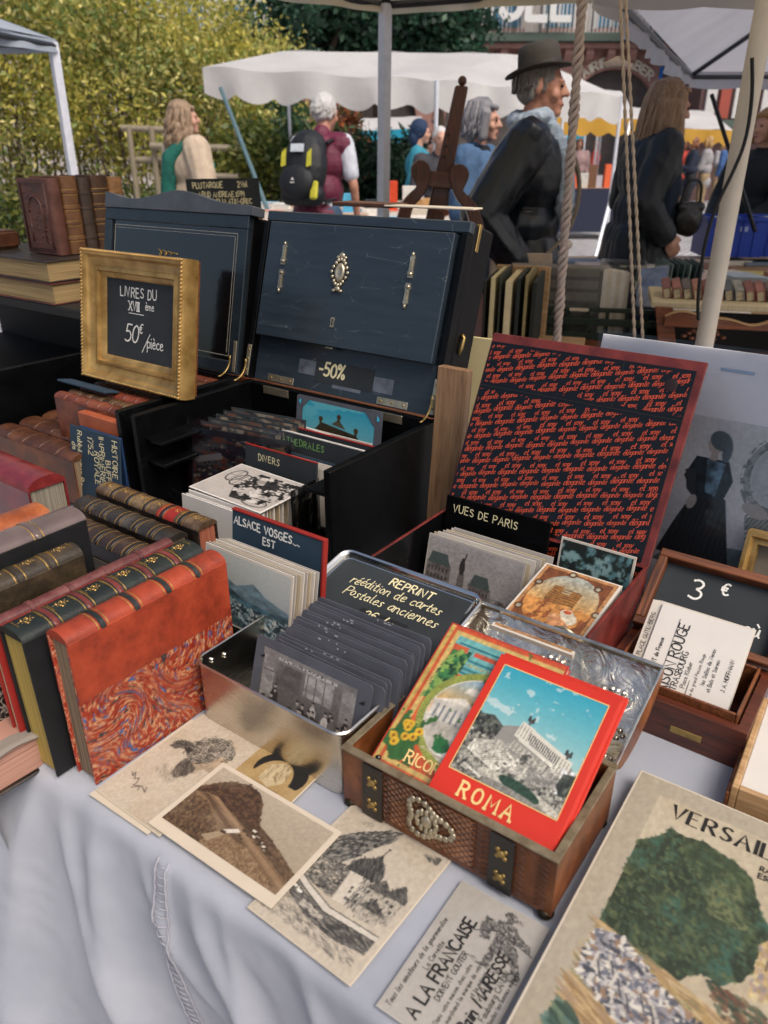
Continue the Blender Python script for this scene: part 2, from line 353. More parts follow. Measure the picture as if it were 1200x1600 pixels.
def text(mb, s, x, y, size, w=.1, gap=.2, slant=0, jit=0, calli=0, serif=0, center=False, path=None, narrow=1, thick=0, zb=0):
    """flat ribbons in the xy plane; path maps (x, y) to a bent baseline"""
    tot = sum((glyph(c)[1]+gap if c != ' ' else .45)*narrow for c in s)*size
    if center: x -= tot/2
    k = 0
    for c in s:
        if c == ' ': x += .45*size*narrow; continue
        st, gw = glyph(c); jy = rng.uniform(-jit, jit)*size; sl = slant+(rng.uniform(-.09, .09) if jit else 0); js = 1+rng.uniform(-jit, jit)
        for p in st:
            if serif:
                for e in (p[0], p[-1]):
                    q = p[1] if e is p[0] else p[-2]
                    if abs(q[0]-e[0]) < abs(q[1]-e[1])*.75 and (e[1] < .06 or e[1] > .94):
                        st = st+[[(e[0]-serif, e[1]), (e[0]+serif, e[1])]]
        for p in st:
            pts = [(x+(px*narrow+sl*py)*size*js, y+jy+py*size*js) for px, py in p]
            n = len(pts); L = []; Rr = []
            for i in range(n):
                a, b = pts[max(0, i-1)], pts[min(n-1, i+1)]; dx, dy = b[0]-a[0], b[1]-a[1]; d = math.hypot(dx, dy) or 1
                ww = w*size*.5*((.35+.9*abs(dy/d)) if calli else (1+rng.uniform(-.12, .12)))
                e = (dx/d*w*size*.25 if i in (0, n-1) else 0, dy/d*w*size*.25 if i in (0, n-1) else 0)
                if calli: e = (0, 0)
                sg = -1 if i == 0 else 1
                cx, cy = pts[i][0]+sg*e[0], pts[i][1]+sg*e[1]
                L.append((cx-dy/d*ww, cy+dx/d*ww)); Rr.append((cx+dy/d*ww, cy-dx/d*ww))
            z = zb+(k % 6)*7e-5; k += 1
            vs = L+Rr
            if path: vs = [path(a, b) for a, b in vs]
            else: vs = [(a, b) for a, b in vs]
            fs = [(i, n+i, n+i+1, i+1) for i in range(n-1)]
            if thick:
                m = len(vs); V3 = [(a, b, z) for a, b in vs]+[(a, b, z+thick) for a, b in vs]
                F3 = [f[::-1] for f in fs]+[tuple(i+m for i in f) for f in fs]
                ring = list(range(n))[::-1]+list(range(n, 2*n)); ring = list(range(n, 2*n))+list(range(n))[::-1]
                F3 += [(ring[i], ring[(i+1) % len(ring)], ring[(i+1) % len(ring)]+m, ring[i]+m) for i in range(len(ring))]
                mb.add(V3, F3)
            else: mb.add([(a, b, z) for a, b in vs], fs)
        x += (gw+gap)*narrow*size
    return x
# ---------------------------------------------------------------- printed pictures: painted on a grid of vertex colours
def fbm(h, w, cells, seed, octv=4, asp=1.0):
    r = np.random.RandomState(seed); out = np.zeros((h, w)); amp = 1; tot = 0
    for o in range(octv):
        cy = max(2, int(cells*2**o)); cx = max(2, int(cells*asp*2**o)); g = r.rand(cy+1, cx+1)
        yy = np.linspace(0, cy-1e-6, h); xx = np.linspace(0, cx-1e-6, w); iy = yy.astype(int); ix = xx.astype(int)
        fy = (yy-iy)[:, None]; fx = (xx-ix)[None]; fy = fy*fy*(3-2*fy); fx = fx*fx*(3-2*fx)
        out += amp*((g[iy][:, ix]*(1-fx)+g[iy][:, ix+1]*fx)*(1-fy)+(g[iy+1][:, ix]*(1-fx)+g[iy+1][:, ix+1]*fx)*fy); tot += amp; amp *= .55
    return out/tot
class Cv:
    S = 2
    def __init__(s, w, h, c, seed=1):
        s.w, s.h = w, h; s.H, s.W = h*s.S, w*s.S; s.a = np.empty((s.H, s.W, 3)); s.a[:] = s.c(c)
        s.X, s.Y = np.meshgrid((np.arange(s.W)+.5)/s.W, (np.arange(s.H)+.5)/s.H); s.r = np.random.RandomState(seed); s.seed = seed
    def c(s, c): return np.array([int(c[i:i+2], 16)/255 for i in (0, 2, 4)]) if isinstance(c, str) else np.array(c, float)
    def put(s, m, c, al=1.0):
        c = s.c(c); s.a[m] = s.a[m]*(1-al)+c*al; return m
    def pm(s, pts):
        m = np.zeros((s.H, s.W), bool); n = len(pts)
        for i in range(n):
            x0, y0 = pts[i]; x1, y1 = pts[(i+1) % n]
            if y0 == y1: continue
            m ^= ((s.Y < y0) != (s.Y < y1)) & (s.X < (x1-x0)*(s.Y-y0)/(y1-y0)+x0)
        return m
    def poly(s, pts, c, al=1.0): return s.put(s.pm(pts), c, al)
    def rect(s, x0, y0, x1, y1, c, al=1.0): return s.put((s.X >= x0) & (s.X < x1) & (s.Y >= y0) & (s.Y < y1), c, al)
    def em(s, cx, cy, rx, ry, rot=0, rough=0, sd=0):
        ca, sa = math.cos(rot), math.sin(rot); dx, dy = s.X-cx, s.Y-cy
        q = ((dx*ca+dy*sa)/rx)**2+((-dx*sa+dy*ca)/ry)**2
        if rough: q = q*(1+rough*(fbm(s.H, s.W, 14, s.seed+sd)-.5)*4)
        return q < 1
    def ell(s, cx, cy, rx, ry, c, rot=0, al=1.0, rough=0, sd=0): return s.put(s.em(cx, cy, rx, ry, rot, rough, sd), c, al)
    def line(s, pts, w, c, al=1.0):
        m = np.zeros((s.H, s.W), bool); asp = s.h/s.w
        for (x0, y0), (x1, y1) in zip(pts[:-1], pts[1:]):
            dx, dy = x1-x0, (y1-y0)*asp; L = dx*dx+dy*dy+1e-12
            t = np.clip(((s.X-x0)*dx+(s.Y-y0)*asp*dy)/L, 0, 1)
            m |= np.hypot(s.X-x0-t*dx, (s.Y-y0)*asp-t*dy) < w/2
        return s.put(m, c, al)
    def grad(s, m, c0, c1, y0, y1):
        t = np.clip((s.Y-y0)/(y1-y0), 0, 1)[..., None]; g = s.c(c0)*(1-t)+s.c(c1)*t; s.a[m] = g[m]; return m
    def nz(s, m, amp, cells=20, asp=1, sd=0, octv=4):
        f = (fbm(s.H, s.W, cells, s.seed+50+sd, octv, asp)-.5)*2*amp
        s.a[m] = np.clip(s.a[m]*(1+f[m][:, None]*1.6), 0, 1); return m
    def blot(s, m, c, cells=20, thr=.55, asp=1, sd=0, al=1.0):
        f = fbm(s.H, s.W, cells, s.seed+90+sd, 4, asp); return s.put(m & (f > thr), c, al)
    def hatch(s, m, c, ang, n, duty=.4, sd=0, al=.8):
        q = (s.X*math.cos(ang)+s.Y*s.h/s.w*math.sin(ang))*n+fbm(s.H, s.W, 10, s.seed+sd)*1.5
        return s.put(m & ((q % 1) < duty), c, al)
    def all(s): return np.ones((s.H, s.W), bool)
    def out(s):
        a = np.clip(s.a, 0, 1).reshape(s.h, s.S, s.w, s.S, 3).mean((1, 3)); return np.where(a <= .04045, a/12.92, ((a+.055)/1.055)**2.4)
PIC_GAIN = .74
def pic_mesh(name, w, h, cv):
    """w x h metres, origin bottom-left, facing +z"""
    a = cv.out()*PIC_GAIN; H, W = a.shape[:2]
    xs, ys = np.meshgrid(np.linspace(0, w, W), np.linspace(h, 0, H)); vs = np.stack([xs, ys, np.zeros_like(xs)], -1).reshape(-1, 3)
    i = np.arange(H*W).reshape(H, W); fs = np.stack([i[1:, :-1], i[1:, 1:], i[:-1, 1:], i[:-1, :-1]], -1).reshape(-1, 4)
    return color_mesh(name, vs, fs, a.reshape(-1, 3))
def color_mesh(name, vs, fs, cols):
    me = bpy.data.meshes.new(name); nv, nf = len(vs), len(fs)
    me.vertices.add(nv); me.vertices.foreach_set('co', np.asarray(vs, float).ravel()); k = fs.shape[1]
    me.loops.add(nf*k); me.loops.foreach_set('vertex_index', fs.astype(np.int32).ravel())
    me.polygons.add(nf); me.polygons.foreach_set('loop_start', np.arange(nf, dtype=np.int32)*k)
    ca = me.color_attributes.new('Col', 'FLOAT_COLOR', 'POINT')
    ca.data.foreach_set('color', np.concatenate([cols, np.ones((nv, 1))], 1).ravel())
    me.update(calc_edges=True); return me
def picture(name, w, h, cv, parent, M, m=None):
    return link(name, pic_mesh(name, w, h, cv), m or print_mat('printed paper'), parent, M)
# ---------------------------------------------------------------- shared materials
M_black = mat('black painted wood', '050607', .4, var=.4, scale=30, stretch=(1, 1, 1), bump=.25, spec=.16, scr='26282a')
M_skytint = mat('black wood with sky tint', '212b33', .34, c2='2b363f', var=.15, scale=10, stretch=(1, 9, 9), bump=.14, bscale=60, contrast=.35, coat=.2, scr='6a747a')  # bluish base puts the sky reflected in black paint into the colour
M_brass = mat('aged brass', 'a48a55', .38, .9, var=.35, scale=60, bump=.3)
M_nickel = mat('old nickel', 'b5aa92', .35, .85, var=.3, scale=50, bump=.2)
M_tin = mat('brushed tin', 'cbc6bc', .26, 1, var=.12, scale=6, stretch=(1, 1, 8), bump=.1, bscale=120)
M_rim = mat('polished tin edge', 'd4d2cc', .18, 1, var=.1, bump=0)
M_board = mat('chalkboard black', '15191c', .75, c2='30363a', var=.2, scale=9, bump=.1, contrast=.38)
M_bluecard = mat('slate blue card', '233746', .7, var=.2, scale=20, bump=.1)
M_chalk = chalkmat('chalk white', 'dcdad2')
M_chalky = chalkmat('cream paint pen', 'ddd2a6')
M_green = mat('green paint pen', '6d9a54', .8, var=.1, scale=200, bump=0)
M_ink = mat('black ink', '1c1a19', .7, var=.1, bump=0)
M_paper = mat('cream paper', 'bfb29e', .8, var=.08, scale=14, bump=.1)
M_white = mat('white card', 'c8c2ba', .75, var=.06, scale=16, bump=.08)
M_greycard = mat('dark grey card mount', '4b4d55', .8, var=.2, scale=30, bump=.25)
M_red = mat('red book cloth', '8a211b', .55, var=.2, scale=30, bump=.25)
M_gold = mat('gilt', 'a67c3f', .34, .55, c2='cda868', var=.4, scale=25, bump=.3)
M_goldline = mat('gold tooling', 'c09a55', .4, .8, var=.3, scale=90, bump=.1)
M_pages = pages('page edges'); M_pagesY = pages('page edges along', axis=1); M_pagesred = pages('red page edges', 'a05d43', '6b3426')
M_pagesdark = pages('dark page edges', '8a745a', '4a3a2b')
M_oak = wood('walnut wood', '3a1e10', '7a4524', 0); M_oakY = wood('walnut wood crosswise', '3a1e10', '7a4524', 1); M_oakZ = wood('walnut wood upright', '3a1e10', '74421f', 2)
M_mahog = wood('mahogany', '2c120a', '5e2a18', 0, coat=.25)
M_pine = wood('pale pine', '8a6a45', 'b8946a', 0, coat=0)
M_sleeve = clear('clear plastic sleeve', (.97, .98, 1), .015, .12)

def cloth_mat():
    t = NT('white cotton cloth'); vec = t.coords(rnd=False)
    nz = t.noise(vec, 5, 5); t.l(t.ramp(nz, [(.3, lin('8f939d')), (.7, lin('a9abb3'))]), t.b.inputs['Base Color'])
    t.b.inputs['Roughness'].default_value = .85; t.b.inputs['Sheen Weight'].default_value = .15
    wv = t.n('TexWave'); wv.inputs['Scale'].default_value = 500; wv.inputs['Distortion'].default_value = 2; t.l(vec, wv.inputs['Vector'])
    ad = t.n('Math', operation='ADD'); mu = t.n('Math', operation='MULTIPLY'); mu.inputs[1].default_value = .12
    t.l(wv.outputs[1], mu.inputs[0]); t.l(mu.outputs[0], ad.inputs[0]); t.l(t.noise(vec, 14, 6), ad.inputs[1]); t.bump(ad.outputs[0], .35, .004)
    return t.m
M_cloth = cloth_mat()

# ---------------------------------------------------------------- ground
def ground_mat():
    t = NT('granite setts'); vec = t.coords(rnd=False)
    br = t.n('TexBrick'); br.inputs['Scale'].default_value = 1; br.inputs['Mortar Size'].default_value = .012; br.inputs['Brick Width'].default_value = .13; br.inputs['Row Height'].default_value = .11
    br.inputs['Color1'].default_value = (*lin('a9a8ab'), 1); br.inputs['Color2'].default_value = (*lin('c2bfc0'), 1); br.inputs['Mortar'].default_value = (*lin('5e5d5c'), 1)
    t.l(vec, br.inputs['Vector']); nz = t.noise(vec, 1.2, 6); mu = t.n('Mix', data_type='RGBA', blend_type='MULTIPLY'); mu.inputs[0].default_value = 1
    t.l(br.outputs[0], mu.inputs[6]); t.l(t.ramp(nz, [(.3, (.7, .7, .7)), (.7, (1, 1, 1))]), mu.inputs[7]); t.l(mu.outputs[2], t.b.inputs['Base Color'])
    t.b.inputs['Roughness'].default_value = .75; iv = t.n('Math', operation='SUBTRACT'); iv.inputs[0].default_value = 1; t.l(br.outputs[1], iv.inputs[1]); t.bump(iv.outputs[0], .6, .01)
    return t.m
g = MB().grid(24, 24, lambda s, t: ((s-.5)*160, t*160-40, 0)).build('ground', ground_mat()); tag(g, kind='structure')

# ---------------------------------------------------------------- the book tables and their cloths
def table(u0, u1, v0, v1, z, label):
    r = thing('trestle_table', label, 'table', tf(0, 0, 0))
    B('table_top', M_pine, r, u0, u1, v0, v1, z-.035, z-.006, bev=.003)
    for a in (u0+.12, u1-.12):
        for b in (v0+.12, v1-.12): B('leg', M_pine, r, a-.02, a+.02, b-.02, b+.02, -TZ, z-.036)
    return r
table(-.62, .52, .29, 1.12, 0, 'trestle table under the white cloth in front'); table(-1.9, -.64, .26, 1.12, -.004, 'trestle table under the cloth at the left, holding old books')
def cloth_z(u, s):       # slow outward sway of the hanging front, s metres below the edge
    k = min(1, s/.35)
    return k*(.016*math.sin(u*13+1.1+s*4)+.007*math.sin(u*29+s*11)) + .02*s + .0028*math.exp(-((u-(-.43+.24*s))/.009)**8)*min(1, s/.03)
CREASES = [(-.66, .75, .016, .016), (-.60, .42, .012, .012), (-.575, 1.05, .012, .010), (-.52, .62, .02, .018), (-.47, 1.25, .010, .008), (-.40, .95, .016, .016), (-.36, .5, .010, .008), (-.28, .8, .016, .014), (-.20, .35, .012, .010), (-.12, .9, .014, .012), (-.04, .3, .014, .010), (.08, .6, .016, .012), (.2, .4, .016, .012), (.33, .5, .016, .012)]
def fold(u, s):          # long sharp creases fanning down from the table edge
    z = 0; k = min(1, s/.05)
    for a, b, w, h in CREASES:
        d = u-(a+b*s*.6); w2 = w*(1+2.2*s); e = math.sqrt(d*d/(w2*w2)+.10)-.2; z += h*(math.exp(-e)-.45*math.exp(-(e*.45)**2))*1.75
    n2 = 1-2*abs(mnoise.noise(Vector((u*14-s*10, s*5, 7.7)))); n3 = 1-2*abs(mnoise.noise(Vector((u*33-s*30, s*26+u*9, 1.3))))
    return (z*min(1, s/.12+.25)+.0035*n2+.0008*n3)*k
def cloth_top(u, v): return .0015*math.sin(u*17+v*9)*math.sin(v*23-u*6)
def cloth_surf(u0, u1, ve, zt, FL=0):
    def fn(i, j):
        u = u0+(u1-u0)*i
        if j < .45:
            s = (1-j/.45)**1.0*.72
            fl = FL*(1-i)**10; bend = min(1, s/.022); v = ve-.012*math.sin(bend*PI/2)-cloth_z(u, s)-fold(u, s)-.45*fl*s; u -= .9*fl*s; z = -.012*(1-math.cos(bend*PI/2))-max(0, s-.02)
            return (u, v, zt+z+.002*math.sin(u*60+s*30)*bend)
        k = (j-.45)/.55; v = ve+(1.14-ve)*k**1.3
        return (u, v, zt+cloth_top(u, v)*min(1, k*8))
    return fn
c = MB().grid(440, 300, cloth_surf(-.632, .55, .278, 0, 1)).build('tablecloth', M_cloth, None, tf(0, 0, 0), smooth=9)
tag(c, 'white cotton cloth hanging in creases over the front table edge, with a stitched seam', 'tablecloth')
MB().grid(30, 24, lambda a, b: (-.634-.004*math.sin(a*14)-.03*b, .274+a*.5, -.01-.7*b)).build('side_drop', M_cloth, c, smooth=9)
# the double seam that runs down the hanging front
SURF = cloth_surf(-.632, .55, .278, 0, 1)
def seam_pt(s, off, out=.0006):
    p = SURF((-.43+off+.24*s+.632)/1.182, .45*(1-s/.72)); return Vector((p[0], p[1]-out, p[2]+.0003))
M_seam = mat('seam thread', '9a9aa2', .9, bump=.2)
for off in (-.0065, .0065):
    o = MB().tube([seam_pt(.010+k*.004, off+.0006*math.sin(k*1.9)) for k in range(160)], .0013, 5).build('seam_cord', M_seam, c, smooth=9)
mb = MB()
for k in range(80): s_ = .014+k*.0078; mb.tube([seam_pt(s_, -.0055), seam_pt(s_+.002, 0, .0012), seam_pt(s_+.001, .0055)], [.0006, .0009, .0006], 4)
o = mb.build('seam_stitching', M_seam, c, smooth=9); o['kind'] = 'stuff'
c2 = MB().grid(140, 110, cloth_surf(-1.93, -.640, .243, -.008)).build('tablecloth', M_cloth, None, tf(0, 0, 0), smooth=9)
tag(c2, 'greyish cloth over the left table under the old brown books', 'tablecloth')

# ---------------------------------------------------------------- books
def arc(T, base, bulge, grow=0, n=9):
    return [(T/2-(T/2+grow)*math.cos(PI*i/n), base+(bulge+grow)*math.sin(PI*i/n)) for i in range(n+1)]
def book(name, label, M, T, L, Wd, cover, spine, page, bands=0, gold=0, strip=None, group=None, bulge=None, title=None, band_mat=None, cat='book', cov=.0028, over=.003):
    """spine up: x thickness, y along the spine, z from fore-edge to spine"""
    r = thing(name, label, cat, M, group); b = min(.009, T*.3) if bulge is None else bulge; base = Wd-b
    B('front_cover', cover, r, T-cov, T, 0, L, 0, base-.0005, bev=.0007)
    B('back_cover', cover, r, 0, cov, 0, L, 0, base-.0005, bev=.0007)
    MB().box(cov+.0003, T-cov-.0003, over, L-over, over, base+b*.3).build('page_block', page, r)
    sp = MB().prism(arc(T, base-.0003, b), -L, 0, Rx(PI/2)).build('spine', spine, r, smooth=SM)
    if strip:
        B('leather_strip', spine, r, T-.001, T+.0009, 0, L, Wd*strip, base, bev=.0004)
        B('leather_strip', spine, r, -.0009, .001, 0, L, Wd*strip, base, bev=.0004)
    for k in range(bands):
        y = L*(k+1)/(bands+1); MB().prism(arc(T, base-.001, b, .0016), -y-.0028, -y+.0028, Rx(PI/2)).build('raised_band', band_mat or spine, sp, bev=.0006, smooth=SM)
        if gold:
            for e in (-.0052, .0052): MB().prism(arc(T, base-.0005, b, .0005), -y-e-.0005, -y-e+.0005, Rx(PI/2)).build('gold_line', M_goldline, sp)
    if gold > 1:
        for k in range(bands+1):
            y = L*(k+.5)/(bands+1); mb = MB()
            for q in range(16):
                a = q*2.4; e = .25+.75*(q/16); mb.ell((T/2+math.cos(a)*T*.17*e, y+math.sin(a)*L/(bands+1)*.22*e, base+b*(.985-.06*e)), (T*(.014+.012*(q % 3)), T*(.02+.014*(q % 2)), .0005), 5, 4)
            mb.box(T*.34, T*.66, y-L/(bands+1)*.32, y-L/(bands+1)*.305, base+b*.8, base+b+.0004); mb.box(T*.34, T*.66, y+L/(bands+1)*.305, y+L/(bands+1)*.32, base+b*.8, base+b+.0004)
            mb.build('gold_ornament', M_goldline, sp)
    if title:
        c0, s = title
        MB().prism(arc(T, base-.0006, b, .0004), -L*(s+.16), -L*s, Rx(PI/2)).build('title_label', c0, sp, smooth=SM)
    return r
def marble(name, stops, scale=55, warp=.05, wsc=9, rough=.4):
    t = NT(name); vec = t.coords(rnd=False); w = t.n('TexNoise'); w.inputs['Scale'].default_value = wsc; w.inputs['Detail'].default_value = 2; w.inputs['Distortion'].default_value = 2.5; t.l(vec, w.inputs['Vector'])
    sc = t.n('VectorMath', operation='SCALE'); sc.inputs['Scale'].default_value = warp; t.l(w.outputs['Color'], sc.inputs[0])
    ad = t.n('VectorMath', operation='ADD'); t.l(vec, ad.inputs[0]); t.l(sc.outputs[0], ad.inputs[1])
    mp = t.n('Mapping'); mp.inputs[3].default_value = (1, 1.9, .8); mp.inputs[2].default_value = (.6, 0, 0); t.l(ad.outputs[0], mp.inputs[0])
    nz = t.noise(mp.outputs[0], scale, 3, .55, 1.6)
    t.l(t.ramp(nz, stops, 'CONSTANT'), t.b.inputs['Base Color']); t.b.inputs['Roughness'].default_value = rough; t.bump(t.noise(vec, 150), .1, .0005)
    return t.m
R0, R1, CR, BL, DK = lin('8f2a1b'), lin('b23c22'), lin('d6a079'), lin('34507f'), lin('23333a')
M_marbred = marble('red comb marbled paper', [(0, DK), (.31, BL), (.365, R0), (.43, R1), (.475, CR), (.505, R0), (.56, R1), (.60, CR), (.635, R1), (.72, CR)])
M_marbblk = marble('black shell marbled paper', [(0, lin('17171a')), (.48, lin('a89c90')), (.52, lin('1a1a1c')), (.66, lin('8a8078')), (.68, lin('141416'))], 46, .03)
L_red = leather('orange red leather', '8f3218', 'a84222', .5, .05); L_green = leather('dark green leather', '121a17', '26312b'); L_brown = leather('brown leather', '472612', '6b4024')
L_dark = leather('dark calf leather', '1c1410', '3a2b21'); L_black = mat('black book cloth', '121315', .6, var=.3, scale=60, bump=.2); L_tan = leather('tan calf', '5c3115', '824a22')
L_orange = leather('orange leather', '8d4419', 'b56a35', .4, .2); L_cherry = leather('cherry red leather', '6d1a1b', '8f3432', .3, .4); L_pink = mat('pinkish spine', '94807a', .22, .3, c2='5f5250', var=.2, scale=14, bump=.15)
M_marbdark = marble('dark brown marbled paper', [(0, lin('3a160f')), (.45, lin('5e2318')), (.55, lin('2a1310')), (.65, lin('6d3a24'))], 60)

mbk = book('marbled_book', 'red book with orange leather spine and red and blue marbled cover facing the tin', tf(-.578, .283, .001), .031, .187, .170, M_marbred, L_red, M_pagesdark, 4, 1, strip=.57, band_mat=L_green)
MBK_PAPER = (mbk, .031, .187, .170*.57)
book('green_spine_book', 'dark book with green gold-tooled spine and yellow page edges behind the red marbled one', tf(-.624, .266, .001) @ Ry(-.04), .040, .212, .163, L_black, L_green, pages('yellow page edges', 'b59a4c', '7d6a34'), 5, 2, band_mat=leather('maroon leather', '6a2a24', '8a4238'))
book('pink_back_book', 'thin maroon book squeezed behind the green spine book', tf(-.643, .262, .001) @ Ry(-.04), .015, .21, .160, M_red, leather('rose leather', '5a2c2a', '7a4a45'), M_pages, 4, 0)
book('marbled_black_book', 'black half-bound book with olive spine and black and cream shell marbled cover', tf(-.692, .175, .001), .030, .205, .182, M_marbblk, leather('olive brown leather', '2f2618', '54442e'), M_pagesdark, 5, 2, strip=.66)
book('glossy_spine_book', 'tall black book with shiny silvery rose spine behind the shell marbled one', tf(-.738, .190, .001), .040, .222, .200, L_black, L_pink, M_pages, 3, 1)
book('orange_spine_book', 'book with bright orange leather spine beside the shiny black one', tf(-.786, .20, .001), .040, .20, .196, L_black, L_orange, M_pages, 2, 1)
book('small_brown_book', 'small brown spine book at the left edge next to the orange one', tf(-.822, .20, .001), .032, .165, .190, L_brown, leather('grey brown leather', '5e4438', '846457'), M_pages, 2, 0)
book('cherry_book', 'cherry red book with rounded glossy spine and grey page end', tf(-1.16, .525, .001) @ Rz(rad(-1)) @ Rz(-PI/2), .055, .245, .162, L_cherry, L_cherry, pages('grey page edges', '8b8272', '5a5248'), 0, 0, bulge=.016)
for k, (u, v, T, L, z, pg, lb) in enumerate((( -.905, .555, .033, .212, .128, M_pagesred, 'gilt brown leather volume with red title label, farthest of the three ribbed spines'), (-.900, .515, .034, .195, .122, M_pagesdark, 'dark ribbed leather volume between two others, brown page ends'), (-.875, .470, .036, .175, .118, M_pagesred, 'scuffed brown ribbed volume with red page ends and a card leaning on it'))):
    # spine runs along u
    M = tf(u, v+T, .001) @ Rz(-PI/2)
    r = book('ribbed_leather_book', lb, M, T, L, z, L_dark, leather('ribbed calf %d' % k, ('4d3a28', '2c2620', '33231a')[k], ('8a7452', '645c53', '5c4636')[k], .4, .2), pg, 5, 2 if k == 0 else 1, title=(M_red, .62) if k == 0 else None, band_mat=L_dark, group=None)
# brown folio backs to the left, spines up
for k, (u, v, T, L, z) in enumerate(((-1.375, .655, .05, .255, .092), (-1.37, .708, .045, .25, .094), (-1.37, .755, .045, .25, .094))):
    book('brown_folio', ('large plain brown leather folio, nearest of the three behind the blue card', 'brown leather folio in the middle of the three behind the blue card', 'brown leather folio farthest back of the three behind the blue card')[k], tf(u, v+T, .001) @ Rz(-PI/2), T, L, z, L_tan, L_brown, M_pagesdark, 4, 0)
# worn book lying flat at the left table edge
r = thing('worn_flat_book', 'worn old book lying flat at the left table edge, reddish page edges and torn cover', 'book', tf(-.80, .225, -.006, rad(-3)))
B('lower_cover', L_dark, r, 0, .185, 0, .15, 0, .003); B('page_block', pages('worn rosy edges', 'b58a78', '8d6152', 2), r, .004, .181, .004, .146, .0031, .043, bev=.001)
def curl(i, j):
    x, y = i*.187, j*.152
    return (x, y, .0445+.004*math.sin(i*5+j*4)+(.006*max(0, i-.8)*5*math.sin(j*9)))
MB().grid(20, 16, curl).build('upper_cover', mat('worn paper cover', 'a59b90', .8, c2='6d655e', var=.2, scale=18, bump=.4), r, smooth=9)
m = r.children[-1].modifiers.new('s', 'SOLIDIFY'); m.thickness = .0025
# ---------------------------------------------------------------- what is printed on the cards and covers
def pic_sky(c, y1, a, b): c.grad(c.Y < y1, a, b, 0, y1)
def soft(c, m, q, cells, lo, hi, asp=1, sd=0, al=1.0):
    f = fbm(c.H, c.W, cells, c.seed+300+sd, 4, asp); t = np.clip((f-lo)/(hi-lo), 0, 1); t = t*t*(3-2*t)*al*m; c.a[:] = c.a*(1-t[..., None])+c.c(q)*t[..., None]
def dabs(c, m, cols, n, lx, ly, rot=0, jr=.6, al=.8):
    ys, xs = np.nonzero(m)
    for k in range(n):
        i = c.r.randint(len(ys)); x, y = (xs[i]+.5)/c.W, (ys[i]+.5)/c.H; a = rot+c.r.uniform(-jr, jr); s_ = c.r.uniform(.5, 1.3)
        R = max(lx, ly)*s_*1.5; x0, x1 = max(0, int((x-R)*c.W)), min(c.W, int((x+R)*c.W)+2); y0, y1 = max(0, int((y-R*c.w/c.h)*c.H)), min(c.H, int((y+R*c.w/c.h)*c.H)+2)
        X, Y = c.X[y0:y1, x0:x1]-x, (c.Y[y0:y1, x0:x1]-y)*c.h/c.w; ca, sa = math.cos(a), math.sin(a)
        q = ((X*ca+Y*sa)/(lx*s_))**2+((-X*sa+Y*ca)/(ly*s_))**2; w = (q < 1)[..., None]*al; c.a[y0:y1, x0:x1] = c.a[y0:y1, x0:x1]*(1-w)+c.c(cols[c.r.randint(len(cols))])*w
